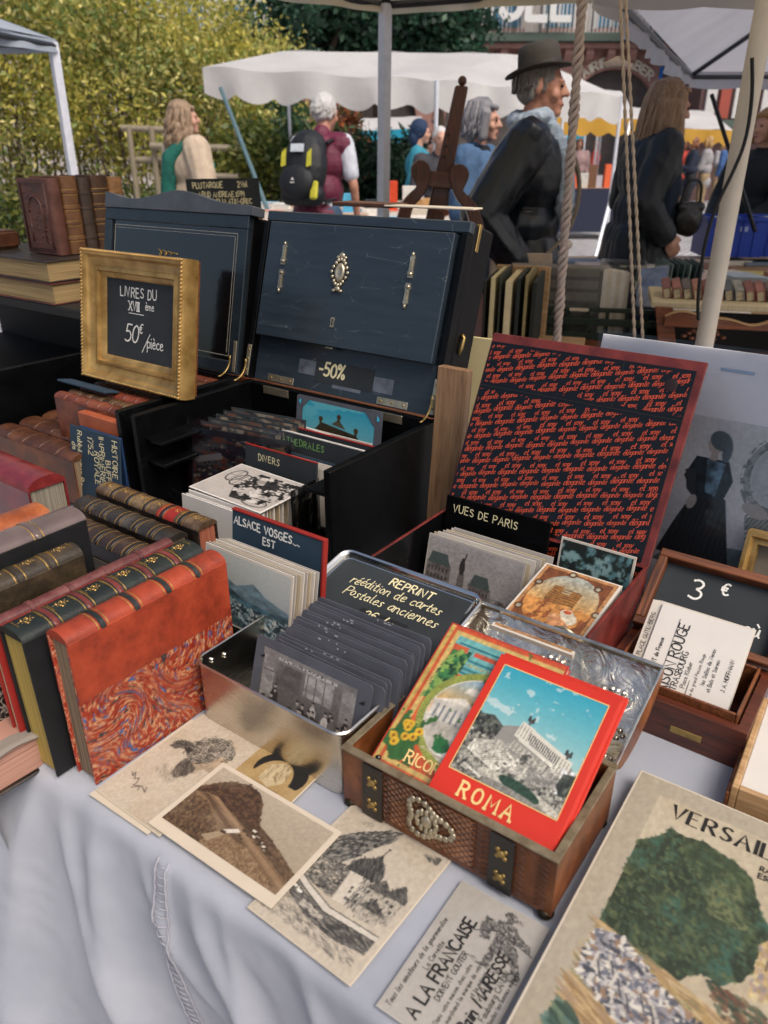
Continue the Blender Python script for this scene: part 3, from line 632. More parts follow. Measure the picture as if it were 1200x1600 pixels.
def pic_roma():
    c = Cv(150, 160, 'c9c6b8', 3); pic_sky(c, .62, '34a3b8', 'a9cdc9')
    c.ell(.2, .38, .06, .025, 'd7e0dc', .2, .7, 1.2)
    m = c.pm([(0, .50), (.12, .47), (.25, .52), (.6, .62), (.8, .66), (1, .64), (1, 1), (0, 1)]); c.put(m, '6d6b62'); c.nz(m, .8, 34, 1, 4); c.blot(m, 'a9a698', 40, .56, 1.2, 2)
    c.poly([(0, .48), (.14, .45), (.26, .51), (.24, .6), (0, .62)], '4f5148'); c.nz(c.pm([(0, .46), (.26, .5), (.24, .62), (0, .64)]), .9, 40)
    W, D, G = 'e3ddcc', '4d4a44', '97938a'
    c.poly([(.26, .50), (.42, .44), (.95, .60), (.95, .80), (.62, .84), (.22, .70)], G)
    c.poly([(.40, .40), (.53, .43), (.53, .58), (.38, .54)], W); c.poly([(.80, .52), (.93, .555), (.92, .72), (.78, .68)], W)
    c.poly([(.47, .42), (.86, .53), (.86, .57), (.47, .46)], W); c.poly([(.5, .465), (.82, .555), (.81, .625), (.5, .535)], '55524c')
    for k in range(15):
        x = .505+k*.021; c.line([(x, .468+k*.0059), (x-.004, .535+k*.006)], .009, 'ece6d6')
    c.poly([(.44, .535), (.84, .64), (.84, .67), (.43, .565)], W); c.poly([(.40, .575), (.80, .67), (.78, .75), (.38, .65)], 'b9b4a6')
    for k in range(9): c.line([(.42+k*.042, .585+k*.0105), (.41+k*.042, .655+k*.0105)], .008, '7a766c')
    for x, y in ((.46, .375), (.87, .51)):
        c.ell(x, y, .035, .016, '3b3a36', .2); c.ell(x-.02, y-.022, .012, .02, '3b3a36'); c.ell(x+.02, y-.02, .01, .018, '3b3a36'); c.line([(x, y), (x, y+.03)], .02, '5b5952')
    for k in range(4): c.line([(.41+k*.03, .42+k*.008), (.405+k*.03, .52+k*.008)], .008, '8d897e'); c.line([(.815+k*.03, .55+k*.008), (.805+k*.03, .66+k*.008)], .008, '8d897e')
    c.poly([(.08, .70), (.30, .62), (.52, .75), (.36, .88), (.06, .80)], 'dcd6c6')
    for k in range(12): c.line([(.09+k*.012, .70+k*.012), (.31+k*.012, .625+k*.0105)], .006, '8b8679')
    c.poly([(.50, .70), (.62, .72), (.60, .84), (.47, .82)], 'cfc9ba'); c.ell(.55, .69, .03, .05, '5e5c54'); c.rect(.515, .735, .585, .80, 'aaa598')
    for k in range(60):
        x, y = c.r.uniform(.2, .95), c.r.uniform(.62, .86); c.rect(x, y, x+c.r.uniform(.01, .03), y+c.r.uniform(.008, .03), ('e8e2d2', '45433d', '7f7b70')[k % 3], .75)
    c.ell(.62, .95, .40, .075, 'c2bcab', .1); c.ell(.62, .92, .2, .05, '2f4a38', .14); c.line([(.1, .92), (.4, .99), (.8, 1.0)], .02, 'e2dccb'); c.ell(.64, 1.0, .36, .05, '8d8a80', .1)
    c.poly([(.9, .66), (1, .64), (1, .82), (.93, .84), (.88, .76)], '3f443b'); c.nz(c.pm([(.86, .62), (1, .62), (1, .9), (.86, .86)]), .6, 30)
    c.nz(c.Y > .62, .25, 60, 1, 9); return c
def pic_ricordo():
    c = Cv(110, 150, 'c8a85a', 5); c.rect(.04, .0, 1, 1, 'c9542c'); c.rect(.07, .03, 1, .97, 'd2b36a'); c.rect(.11, .06, 1, .94, 'cf5c33')
    c.poly([(.11, .06), (1, .06), (1, .30), (.24, .30), (.24, .12), (.11, .12)], '6fb0ac'); c.rect(.3, .13, 1, .16, 'c25337')
    for y in (.10, .19, .25, .28): c.rect(.15, y, 1, y+.012, '2f6f78')
    for k in range(26): c.rect(.26+k*.03, .215, .272+k*.03, .235, 'c9a75a')
    c.poly([(.12, .16), (.26, .16), (.23, .52), (.1, .52)], '3f7a43'); m = c.pm([(.1, .14), (.28, .14), (.24, .55), (.08, .55)]); c.blot(m, '86a852', 26, .52); c.blot(m, '224a2c', 30, .6, 1, 5)
    c.ell(.62, .56, .50, .34, '7f8a3a'); c.ell(.62, .56, .44, .295, 'd9d2c0'); m = c.em(.62, .56, .43, .285)
    c.grad(m & (c.Y < .6), '8fb4cc', 'e9a94c', .28, .56); c.ell(.8, .46, .18, .05, 'd9774a', .3, .7, .6); c.ell(.62, .36, .2, .03, 'e8dccb', -.1, .8, .8)
    c.poly([(.2, .50), (.42, .44), (.56, .50), (.60, .64), (.2, .62)], 'cfc8ba'); c.poly([(.2, .5), (.42, .43), (.58, .505), (.42, .475)], 'efe7d6')
    for k in range(6): c.line([(.25+k*.05, .52), (.25+k*.05, .61)], .014, '7d8288')
    c.put(m & (c.Y > .62), 'ddd5c4'); c.nz(m & (c.Y > .6), .25, 14); c.ell(.72, .70, .1, .035, '2f7d3e', .15, 1, .5); c.ell(.42, .76, .06, .045, '2d6b3a', 0, 1, .6); c.line([(.3, .8), (.7, .84), (1, .8)], .02, 'b9ad98')
    q = np.arctan2(c.Y-.56, c.X-.62); rg = c.em(.62, .56, .50, .34) & ~c.em(.62, .56, .44, .295); c.put(rg & ((q*26+c.X*20) % 1 < .45), 'a8ad55')
    c.ell(.14, .80, .13, .12, '39652f', 0, 1, .9)
    for k in range(9): x, y = c.r.uniform(.04, .25), c.r.uniform(.68, .86); c.ell(x, y, .035, .026, 'dcae2e'); c.ell(x, y, .012, .01, '8a5a14')
    c.nz(c.all(), .12, 40); return c
def pic_sepia():
    c = Cv(180, 110, 'b3a28c', 7); pic_sky(c, .8, 'b9aa95', 'a99880')
    far = c.pm([(.5, .40), (.62, .44), (.72, .50), (.84, .58), (1, .70), (1, .95), (.5, .75)]); c.put(far, '6f5740'); dabs(c, far, ['5a4430', '7d6448', '4c3828'], 500, .02, .008, .5)
    h = c.pm([(0, .40), (.05, .30), (.1, .2), (.16, .12), (.24, .06), (.34, .04), (.42, .10), (.48, .20), (.52, .32), (.56, .42), (.6, .5), (.58, .60), (0, .60)]); c.put(h, '51392a'); dabs(c, h, ['3c281c', '60462f', '6b5038', '45301f'], 900, .016, .010, .3); c.rect(.27, 0, .285, .08, '3a2a1e')
    f = c.pm([(0, .48), (.10, .40), (.30, .46), (.55, .56), (.8, .72), (1, .84), (1, 1), (0, 1)]); c.put(f, '7e6347')
    for k in range(16): t = k/16; c.line([(0, .44+t*.6), (.5+t*.2, .54+t*.5), (1, .80+t*.5)], .005, ('5f4933', '94785a', '6b5239')[k % 3], .7)
    c.poly([(.12, .40), (.18, .39), (1, .86), (1, .92)], '97795a'); c.poly([(.06, .44), (.10, .42), (.95, .94), (.88, .98)], '5b4430')
    m = c.pm([(0, .50), (.14, .52), (.30, .66), (.40, .80), (.36, 1), (0, 1)]); c.put(m, '5f4832'); dabs(c, m, ['3d2c1e', '846a4b', '6d5439', '4a3625'], 900, .012, .006, 1.2)
    m = c.pm([(.36, .86), (.44, .74), (.62, .74), (.86, .88), (.96, 1), (.34, 1)]); c.put(m, '94795a'); dabs(c, m, ['7b6144', 'a68a68', '6d5438'], 900, .011, .004, 1.3)
    for x, y in ((.575, .50), (.62, .545), (.665, .575), (.70, .60), (.60, .565), (.735, .63)): c.poly([(x-.016, y), (x, y-.026), (x+.016, y), (x+.014, y+.026), (x-.014, y+.026)], 'e2d7c4'); c.poly([(x-.02, y), (x, y-.03), (x+.02, y)], '4d3a28')
    dabs(c, c.pm([(.5, .5), (.78, .64), (.8, .7), (.5, .58)]), ['3d2c1e', '4a3826'], 40, .014, .010)
    c.poly([(.40, .70), (.475, .60), (.50, .605), (.505, .63), (.43, .73)], 'e6dccb'); c.poly([(.385, .725), (.425, .70), (.44, .735), (.40, .75)], '2f2116'); c.poly([(.31, .90), (.385, .75), (.43, .75), (.38, .93)], 'a89274'); c.ell(.52, .66, .012, .014, '2a1d14'); c.ell(.545, .68, .012, .012, '2a1d14')
    soft(c, c.all(), 'cdbca4', 3, .5, .8, 1, 3, .18); c.nz(c.all(), .06, 60); return c
def pic_tower():
    c = Cv(130, 176, 'cdc0ac', 9); ink = '2b2a29'; soft(c, c.all(), 'c0b097', 3, .4, .8, 1, 1, .5)
    t = c.pm([(.44, .04), (.53, .02), (.53, .10), (.46, .19), (.40, .28), (.36, .36), (.30, .42), (.14, .46), (.05, .47), (.06, .36), (.14, .27), (.25, .17), (.36, .10)]); dabs(c, t, ['3a3936', '5b5954', '87837a', '2b2a29', 'a8a194'], 1500, .024, .007, -.9, .5)
    h = c.pm([(.02, .46), (.2, .43), (.42, .42), (.46, .66), (.02, .62)]); dabs(c, h, ['33312e', '55524c', '7d786e', '9a9386'], 900, .016, .007, .3)
    c.poly([(.42, .42), (.62, .39), (.70, .64), (.46, .66)], 'd5cab7'); dabs(c, c.pm([(.55, .40), (.62, .39), (.70, .64), (.57, .65)]), ['4a4742', '6b675f', '8d887d'], 300, .018, .003, 1.5, .15)
    d = c.pm([(.37, .44), (.38, .38), (.41, .33), (.46, .30), (.505, .275), (.53, .245), (.545, .21), (.56, .245), (.585, .27), (.63, .30), (.665, .35), (.67, .41), (.62, .42), (.5, .43)]); c.put(d, '3d3b38'); dabs(c, d, ['22211f', '55524d', '77736b'], 200, .03, .004, 1.2, .3); c.line([(.545, .21), (.555, .165)], .008, ink); c.ell(.555, .165, .012, .006, ink)
    for q, rf in (([(.64, .46), (.80, .44), (.84, .62), (.67, .64)], [(.61, .47), (.70, .36), (.84, .45)]), ([(.80, .42), (.93, .43), (.94, .62), (.82, .61)], [(.76, .44), (.86, .32), (.98, .44)]), ([(.68, .58), (.86, .57), (.87, .66), (.69, .67)], [(.65, .59), (.75, .51), (.90, .58)])):
        m = c.poly(q, 'bdb2a0'); dabs(c, m, ['55524b', '8a8478', '2f2d2a', 'd0c6b5'], 120, .012, .003, 1.5, .2); m = c.poly(rf, '5a5650'); dabs(c, m, ['33312e', '7d786e'], 120, .02, .003, .8, .3)
    for k in range(16): x, y = c.r.uniform(.47, .9), c.r.uniform(.46, .62); c.rect(x, y, x+.016, y+.022, ink)
    c.poly([(.0, .59), (.25, .66), (.5, .71), (.95, .69), (.95, .725), (.48, .755), (.22, .70), (0, .635)], 'd9cfbf'); c.line([(0, .59), (.25, .66), (.5, .71), (.95, .69)], .008, ink); c.line([(0, .635), (.22, .70), (.48, .757), (.95, .728)], .012, ink)
    w = c.pm([(.0, .645), (.22, .71), (.48, .765), (.95, .735), (.93, .82), (.66, .86), (.4, .84), (.18, .78), (0, .74)]); c.put(w, '77736b'); dabs(c, w, ['2f2d2b', '45423e', '5d5953', '9d968a'], 900, .035, .004, .2, .25); dabs(c, c.pm([(.3, .76), (.5, .78), (.5, .82), (.3, .80)]), ['c9bfae'], 60, .02, .006)
    dabs(c, c.pm([(0, .76), (.2, .79), (.44, .85), (.7, .87), (.9, .84), (.9, .94), (0, .94)]), ['8a8376', '6d675d', 'a69d8e', '4f4b45'], 420, .03, .003, .35, .4, .7)
    for x, y in ((.06, .675), (.15, .72), (.22, .735), (.11, .70)): c.ell(x, y, .028, .011, 'efe8da'); c.line([(x-.018, y), (x-.03, y-.025)], .01, 'efe8da')
    dabs(c, c.pm([(.80, .04), (.98, .03), (.98, .09), (.84, .08)]), ['3f3d3a', '66625b'], 50, .03, .004, .5); dabs(c, c.pm([(.2, .1), (.28, .02), (.3, .12)]), ['99917f'], 40, .01, .004)
    e = ((c.X < .035) | (c.X > .945) | (c.Y > .945)); c.put(e, 'cdc0ac'); c.nz(c.all(), .05, 40); return c
def pic_portrait():
    c = Cv(120, 176, 'd0c2ad', 12); soft(c, c.all(), 'bda98c', 3, .4, .8, 1, 1, .5); ink = '4a443c'
    bg = c.em(.52, .34, .5, .24); dabs(c, bg, ['bfb19b', 'c6b8a3'], 500, .05, .003, -.7, .2, .6)
    f = c.pm([(.58, .20), (.76, .215), (.80, .25), (.815, .275), (.875, .315), (.88, .33), (.845, .338), (.85, .352), (.835, .36), (.845, .375), (.825, .388), (.82, .41), (.78, .425), (.70, .42), (.66, .44), (.64, .50), (.44, .52), (.42, .40), (.5, .3)]); c.put(f, 'bfa88a'); dabs(c, f & (c.X < .70), ['9d8c74', '85755f', 'b3a188'], 420, .03, .0035, -.8, .3, .8); dabs(c, c.pm([(.7, .36), (.8, .37), (.78, .42), (.68, .42)]), ['9d8c74', 'a99880'], 80, .02, .003, .3)
    c.line([(.74, .262), (.81, .268)], .014, '4d4439'); c.line([(.75, .285), (.80, .288)], .012, '3a332b'); c.ell(.785, .289, .016, .007, '2c2620'); c.line([(.80, .358), (.845, .362)], .01, '6d4f42'); c.line([(.835, .335), (.87, .333)], .008, '6d5f50')
    h = c.pm([(.30, .30), (.32, .22), (.40, .15), (.52, .11), (.66, .115), (.78, .16), (.82, .215), (.80, .255), (.72, .245), (.68, .28), (.66, .34), (.62, .37), (.56, .40), (.48, .42), (.38, .40), (.30, .36)]); c.put(h, '80786b')
    for k in range(240):
        ys, xs = np.nonzero(h); i = c.r.randint(len(ys)); x, y = xs[i]/c.W, ys[i]/c.H; r_ = c.r.uniform(.018, .042); a0 = c.r.uniform(0, 6.28); pts = [(x+r_*math.cos(a0+t*.5), y+r_*.7*math.sin(a0+t*.5)) for t in range(7)]; c.line(pts, .009, ('3a352e', '5b544a', 'a79d8d', 'c4b9a6')[k % 4], .85)
    nk = c.pm([(.40, .42), (.50, .42), (.62, .46), (.60, .54), (.52, .60), (.44, .58), (.40, .50)]); c.put(nk, '6b6256'); dabs(c, nk, ['33302b', '4d4740', '8a7f70'], 260, .03, .004, 1.1, .3)
    rb = c.em(.22, .33, .12, .04, -.25); c.put(rb, '4f4a43'); dabs(c, rb, ['2b2824', '7d7568'], 90, .025, .006, .4); c.poly([(.30, .32), (.38, .33), (.36, .38), (.28, .36)], '37332e'); c.poly([(.12, .36), (.24, .35), (.2, .40), (.1, .40)], '5f5950')
    dabs(c, c.pm([(.30, .54), (.6, .56), (.5, .68), (.25, .62)]), ['a99b86', '8d8170'], 120, .04, .003, .9, .3, .6)
    c.line([(.10, .74), (.15, .765), (.13, .725), (.20, .775), (.23, .75), (.27, .79), (.26, .82), (.35, .79), (.44, .815), (.40, .775)], .010, '5a4f46'); c.line([(.27, .84), (.33, .80), (.36, .83)], .009, '5a4f46'); c.nz(c.all(), .05, 50); return c
def pic_tan():
    c = Cv(90, 78, 'b79a68', 15); soft(c, c.all(), 'a5844f', 3, .4, .8, 1, 1, .6); k = '17150f'
    c.put(c.em(.55, .58, .40, .40) & ~c.em(.50, .78, .29, .42) & (c.Y < .74), k); c.poly([(.34, .52), (.52, .38), (.66, .46), (.70, .74), (.56, .92), (.36, .84)], 'cbb78e'); dabs(c, c.pm([(.34, .52), (.52, .38), (.66, .46), (.70, .74), (.56, .92), (.36, .84)]), ['9b8660', 'd8c69d', '7d6a48'], 60, .05, .008, 1.2, .4, .7)
    c.ell(.63, .26, .09, .10, k); c.poly([(.66, .20), (.86, .28), (.68, .33)], '8a6a3a'); c.ell(.65, .24, .018, .02, 'cbb78e'); c.rect(.3, .92, .75, .935, '6b5636'); c.nz(c.all(), .06, 40); return c
def pic_cavalier():
    c = Cv(120, 186, 'b9b3aa', 18); soft(c, c.all(), 'aaa296', 4, .4, .8, 1, 1, .4); k = ['262423', '45423f', '6d6964', '8f8a83']
    parts = [[(.56, .05), (.62, .03), (.70, .045), (.78, .075), (.66, .085), (.58, .08)], [(.60, .08), (.68, .085), (.68, .115), (.62, .12)], [(.54, .12), (.72, .11), (.80, .16), (.78, .24), (.64, .26), (.54, .20)], [(.42, .14), (.56, .14), (.56, .20), (.42, .22)], [(.76, .15), (.94, .19), (.95, .225), (.78, .22)], [(.60, .24), (.82, .24), (.90, .30), (.84, .34), (.70, .32), (.60, .33)], [(.60, .31), (.69, .31), (.66, .44), (.60, .44)], [(.80, .32), (.90, .32), (.99, .41), (.92, .43)], [(.40, .19), (.52, .18), (.56, .28), (.46, .29)]]
    for p in parts: m = c.pm(p); dabs(c, m, k, int(m.sum()/7), .016, .005, .7, .7, .9)
    c.line([(.38, .27), (.60, .19), (1, .24)], .010, '2b2928'); dabs(c, c.pm([(.48, .43), (1, .40), (1, .45), (.5, .46)]), k, 80, .03, .004, 0, .3); return c
def pic_versailles():
    c = Cv(200, 305, 'b3a893', 21); soft(c, c.all(), 'a3977f', 3, .4, .8, 1, 1, .4)
    inx = (c.X > .115) & (c.Y > .065); c.put(inx, 'bfb094'); soft(c, inx, 'cbbfa6', 4, .4, .7, 1, 2, .7)
    n1 = (fbm(c.H, c.W, 7, 31)-.5)*.10; n2 = (fbm(c.H, c.W, 7, 32)-.5)*.12
    def tree(cx, cy, rx, ry): return ((((c.X+n1-cx)/rx)**2+((c.Y+n2-cy)/ry)**2) < 1) & inx
    t = tree(.34, .31, .25, .15) | tree(.48, .41, .20, .14) | tree(.24, .42, .22, .20) | tree(.36, .5, .28, .1)
    c.put(t, '39472f'); soft(c, t, '5c6744', 5, .45, .62, 1, 3, .9); soft(c, t, '24301f', 6, .45, .60, 1, 4, .9); soft(c, t & (c.Y < .4), '7d8258', 6, .50, .66, 1, 5, .8); soft(c, t, '3e6655', 9, .55, .68, 1, 6, .9); dabs(c, t, ['4b5a3a', '2b3826', '66704a', '33422f', '46604c'], 1500, .014, .007, .8, .9, .55)
    t2 = tree(.98, .42, .13, .14); c.put(t2, '34422c'); dabs(c, t2, ['4b5a3a', '2b3826', '5d6a45'], 400, .014, .008, .8, .9, .7)
    b = c.pm([(.66, .41), (.70, .37), (.74, .39), (.78, .36), (.82, .41), (.84, .53), (.66, .57)]); c.put(b, 'c2a874'); dabs(c, b, ['a98f60', 'd9c79a', '8d8590', 'b39a86'], 260, .012, .008, 1.5, .3, .8)
    for k in range(6): x, y = .69+.022*k, .45+.012*(k % 2); c.rect(x, y, x+.010, y+.03, '7d6a55')
    g3 = inx & (c.Y > .57+.16*(c.X-.1)); c.put(g3, 'b0925f'); dabs(c, g3, ['c4a878', '98805a', 'a88a68', '7a7a55', 'cbb58c'], 900, .05, .006, .35, .2, .8)
    h = c.pm([(.52, .58), (.70, .585), (1, .72), (1, .80), (.6, .66)]) & inx; dabs(c, h, ['3f4b38', '55604a', '2d382a', '8a7050', '6d4a3a'], 500, .018, .008, .4, .5)
    st = c.pm([(.115, .60), (.22, .585), (.40, .66), (.62, .72), (.86, .82), (.86, .93), (.62, .89), (.40, .83), (.115, .73)]); c.put(st, '85838a'); dabs(c, st, ['b4b0ae', 'd0c9bd', '5a5c66', '6d6f7a', '9a9598', 'e2dacb', '9a7c62', '44464e'], 1500, .017, .008, .6, 1.2, .95)
    for k in range(16): x = .16+.043*k; y = .64+.016*k+c.r.uniform(-.02, .03); c.line([(x, y), (x+c.r.uniform(-.03, .04), y+c.r.uniform(.02, .05)), (x+.03, y+.03)], .014, 'd2cabd', .9); c.line([(x+.01, y+.012), (x+.04, y+.05)], .007, '2f313a', .9)
    c.poly([(.115, .745), (.40, .84), (.62, .90), (.9, .96), (.9, 1), (.6, 1), (.115, .83)], 'b39266'); dabs(c, c.pm([(.115, .745), (.40, .84), (.62, .90), (.9, .96), (.9, 1), (.6, 1), (.115, .83)]), ['c7aa7d', '98794f', 'a98f72'], 300, .05, .006, .4, .15)
    p = c.pm([(.115, .82), (.34, .89), (.56, .98), (.58, 1), (.115, 1)]); c.put(p, '4d6350'); dabs(c, p, ['3a4f42', '6a7f66', '5b7a70', '2f4236'], 400, .04, .012, .4, .4, .8); dabs(c, c.em(.90, .70, .07, .03), ['6a3a2a', '8a5a44', '3b3a36'], 60, .012, .014)
    c.nz(c.all(), .05, 60); return c
def pic_opera():
    c = Cv(120, 80, '39a9c4', 24); c.grad(c.all(), '2fa2c0', '9ad0d2', 0, .8); c.blot(c.Y < .6, '62bccb', 6, .56, .6)
    b = c.pm([(.22, .50), (.30, .40), (.72, .46), (.86, .58), (.88, 1), (.16, 1)]); c.put(b, '8f7a56'); c.poly([(.20, .50), (.28, .36), (.76, .46), (.84, .57)], '3f3627'); c.poly([(.42, .36), (.52, .24), (.62, .40)], '5a5340')
    for x, y in ((.27, .30), (.52, .20), (.76, .38)): c.ell(x, y, .03, .05, '4d3c22'); c.rect(x-.015, y, x+.015, y+.1, '4d3c22')
    for k in range(11): x = .22+k*.06; c.rect(x, .62+k*.012, x+.022, .92, 'cbb88c'); c.rect(x+.026, .66+k*.012, x+.05, .9, '2c251b')
    c.line([(.2, .56), (.86, .66)], .02, 'd6c596'); c.line([(.2, .50), (.84, .585)], .012, '2a2118'); c.poly([(0, .93), (1, .98), (1, 1), (0, 1)], '6b624e'); c.nz(b, .3, 30); c.rect(.92, .72, 1, 1, '6b5d42'); return c
def pic_mountain():
    c = Cv(130, 90, 'bfc3bf', 27); c.grad(c.all(), 'c9ccc6', 'b0b8b8', 0, .5); m = c.pm([(0, .12), (.1, .16), (.25, .34), (.38, .42), (.48, .36), (.58, .30), (.72, .42), (1, .52), (1, 1), (0, 1)]); c.put(m, '6d8590'); c.nz(m, .2, 14)
    m = c.pm([(0, .18), (.14, .3), (.3, .48), (.5, .58), (.8, .60), (1, .56), (1, 1), (0, 1)]); c.put(m, '3d5a66'); c.nz(m, .4, 16); m = c.pm([(0, .5), (.2, .56), (.5, .66), (1, .66), (1, 1), (0, 1)]); c.put(m, '6d8288'); c.nz(m, .8, 30); c.blot(m, 'c5cbc6', 30, .58, 1.4); c.blot(m, '24373f', 34, .6, 1, 3)
    c.put(c.pm([(0, .78), (.4, .86), (.7, 1), (0, 1)]), '2c4148', .7); return c
def pic_paris():
    c = Cv(140, 90, 'a9a4a0', 30); c.nz(c.all(), .06, 4); k = '403c3a'
    for x0, x1, y in ((.0, .27, .38), (.48, .72, .54)): 
        m = c.rect(x0, y, x1, .95, '77716c'); c.nz(m, .3, 16); c.poly([(x0+.01, y+.02), (x0+.05, y-.16), (x1-.05, y-.16), (x1-.01, y+.02)], '4d5a58')
        for i in range(6):
            for j in range(4): c.rect(x0+.02+i*(x1-x0-.03)/6, y+.07+j*.11, x0+.02+i*(x1-x0-.03)/6+.018, y+.13+j*.11, k)
    m = c.rect(.72, .66, 1, .95, '857f79'); c.nz(m, .5, 26); c.poly([(.36, .42), (.42, .42), (.44, .9), (.34, .9)], '6d6762'); c.ell(.39, .34, .03, .12, '33302e'); c.line([(.40, .26), (.42, .12)], .014, '33302e'); c.ell(.39, .22, .014, .025, '33302e')
    c.put((c.Y > .86), '6b6662'); c.blot(c.Y > .74, '2f2d2b', 26, .56); c.blot(c.Y > .78, 'a8a29c', 30, .62, 1, 4); c.nz(c.all(), .1, 40); return c
def pic_bistro():
    c = Cv(140, 90, '8f8b8a', 33); c.grad(c.all(), '8d8988', '5c5858', 0, .8); soft(c, c.all(), '6d6968', 5, .4, .7, 1, 1, .7)
    for x0, x1, y0, y1, q in ((.02, .15, .10, .70, 'a8a4a1'), (.48, .78, .10, .44, 'b6b2af'), (.18, .44, .14, .46, '5f5b5a'), (.86, 1, .08, .9, '9a9693')): m = c.rect(x0, y0, x1, y1, q); soft(c, m, '7a7675', 10, .4, .7, 1, 3, .7)
    for k in range(3): c.rect(.50+k*.09, .12, .51+k*.09, .44, '6a6665')
    c.rect(.18, .06, .80, .10, 'c4c0bc'); dabs(c, c.rect(.2, .065, .78, .095, 'c4c0bc'), ['3a3737'], 40, .008, .006); c.rect(.03, .3, .14, .315, '4a4747')
    for k in range(26):
        x = c.r.uniform(.04, .96); y = .44+.34*(k/26)+c.r.uniform(-.03, .03); s = .75+.5*k/26; q = ['2f2c2c', '494545', 'c2bdb9', '3a3737', '77726f', 'd6d1cc'][c.r.randint(6)]
        c.poly([(x-.05*s, 1), (x-.045*s, y+.17*s), (x-.02*s, y+.09*s), (x+.02*s, y+.09*s), (x+.045*s, y+.17*s), (x+.05*s, 1)], q); c.ell(x, y+.05*s, .017*s, .035*s, 'b8b0aa'); c.ell(x, y+.018*s, .019*s, .018*s, '282525'); c.ell(x+.03*s, y+.3*s, .012*s, .015*s, 'b8b0aa')
    dabs(c, c.Y > .8, ['dcd7d2', '3a3737', '8a8582'], 60, .02, .014, 0, 1, .8); c.nz(c.all(), .12, 50); return c
def pic_ndame():
    c = Cv(100, 140, 'b98552', 36); c.rect(.05, .04, .95, .96, '7a4526'); m = c.em(.5, .46, .44, .40); c.grad(m, 'a3a79c', 'd69a4e', .1, .6)
    c.poly([(.28, .44), (.30, .26), (.42, .24), (.43, .34), (.54, .36), (.55, .27), (.68, .28), (.68, .48), (.30, .52)], '9a6a34'); c.hatch(c.pm([(.28, .26), (.68, .28), (.68, .5), (.28, .5)]) & m, '5d3a1c', 1.57, 22, .35)
    c.put(m & (c.Y > .5), 'c98a48'); c.blot(m & (c.Y > .46), '8a4f28', 9, .55); c.ell(.70, .62, .12, .07, 'd9cdb4', .4, 1, .4); c.ell(.55, .68, .07, .06, 'dba374'); c.ell(.62, .72, .14, .06, 'c98d60', .2); c.ell(.66, .56, .05, .025, 'c2552c')
    for a in range(7): th = a*.9; c.ell(.5+.47*math.cos(th), .48+.44*math.sin(th), .055, .045, '57301a'); c.ell(.5+.47*math.cos(th), .48+.44*math.sin(th), .03, .025, 'a9a68e')
    c.rect(.05, .84, .95, .96, 'a5672f'); c.nz(c.all(), .2, 26); return c
def pic_cycle():
    c = Cv(130, 86, 'c4bbb2', 39); c.nz(c.all(), .05, 6); b = c.pm([(.36, .1), (.96, .08), (1, .5), (.9, .86), (.5, .92), (.34, .6)]); c.blot(b, '2a2726', 7, .40); c.blot(b, '0f0e0e', 9, .5, 1, 3); c.blot(b, 'ded6cd', 14, .64, 1, 4)
    for cx, cy in ((.18, .34), (.30, .42)): c.put(c.em(cx, cy, .10, .2) & ~c.em(cx, cy, .085, .175), '2b2827'); c.line([(cx-.09, cy), (cx+.09, cy)], .006, '2b2827'); c.line([(cx, cy-.18), (cx, cy+.18)], .006, '2b2827')
    c.put(c.em(.80, .84, .16, .12) & ~c.em(.80, .84, .145, .1), '2b2827'); c.ell(.52, .3, .06, .05, '9a928a'); return c
def pic_lady():
    c = Cv(150, 200, 'f2f0ee', 42); k = '1d2427'
    c.poly([(.02, .98), (.25, .78), (.55, .80), (.80, .78), (.86, .90), (.5, 1), (.02, 1)], '6f8a88', .8); c.nz(c.Y > .78, .2, 12)
    c.put(c.em(.74, .30, .22, .24) & ~c.em(.74, .30, .17, .19), 'b4b7b5'); c.blot(c.em(.74, .30, .24, .26) & ~c.em(.74, .30, .17, .19), '8a8f91', 30, .54); m = c.ell(.74, .30, .165, .185, 'd0d3d3'); c.ell(.70, .26, .08, .1, 'e4e6e6', .5, .7)
    c.poly([(.60, .58), (.98, .52), (1, .60), (.62, .66)], '9ba19e'); c.hatch(c.pm([(.60, .56), (1, .5), (1, .96), (.7, .96)]), '4e5a5a', .5, 34, .3); c.ell(.86, .76, .09, .11, '7e8b89', .3, 1, .7); c.ell(.86, .76, .05, .06, 'b0b3b0', .3, 1, .5)
    d = c.pm([(.20, .50), (.44, .50), (.58, .94), (.30, .97), (.02, .93), (.10, .72)]); c.put(d, k); c.hatch(d, '39474c', .12, 26, .16); m = c.pm([(.16, .26), (.40, .26), (.46, .38), (.42, .52), (.20, .52), (.10, .40)]); c.put(m, '22343c'); c.poly([(.24, .26), (.38, .28), (.36, .5), (.28, .48)], '6f8ea0'); c.nz(m, .4, 20)
    c.poly([(.10, .36), (.18, .34), (.2, .46), (.24, .56), (.14, .48)], '3a3f42'); c.ell(.20, .56, .035, .05, 'd6cabf', .3); c.ell(.66, .53, .1, .04, 'c4bcb4', .2); c.ell(.28, .17, .06, .055, 'd2c4b8'); c.rect(.26, .2, .31, .27, 'd2c4b8'); c.ell(.31, .14, .085, .06, '6d7c84', .3); c.ell(.37, .20, .035, .07, '6d7c84'); c.nz(c.all(), .04, 60); return c
def pic_sleeve():
    c = Cv(100, 60, '20242a', 45); c.nz(c.all(), .5, 12); c.blot(c.all(), '56605a', 12, .56); c.blot(c.all(), '8a4a32', 12, .64, 1, 3); c.blot(c.all(), 'b9a98a', 16, .68, 1, 5); c.poly([(.55, .2), (.95, .02), (1, .2), (.7, .35)], 'b79a6a'); c.poly([(.0, .45), (.3, .3), (.32, .42), (.05, .55)], 'a89f92'); return c
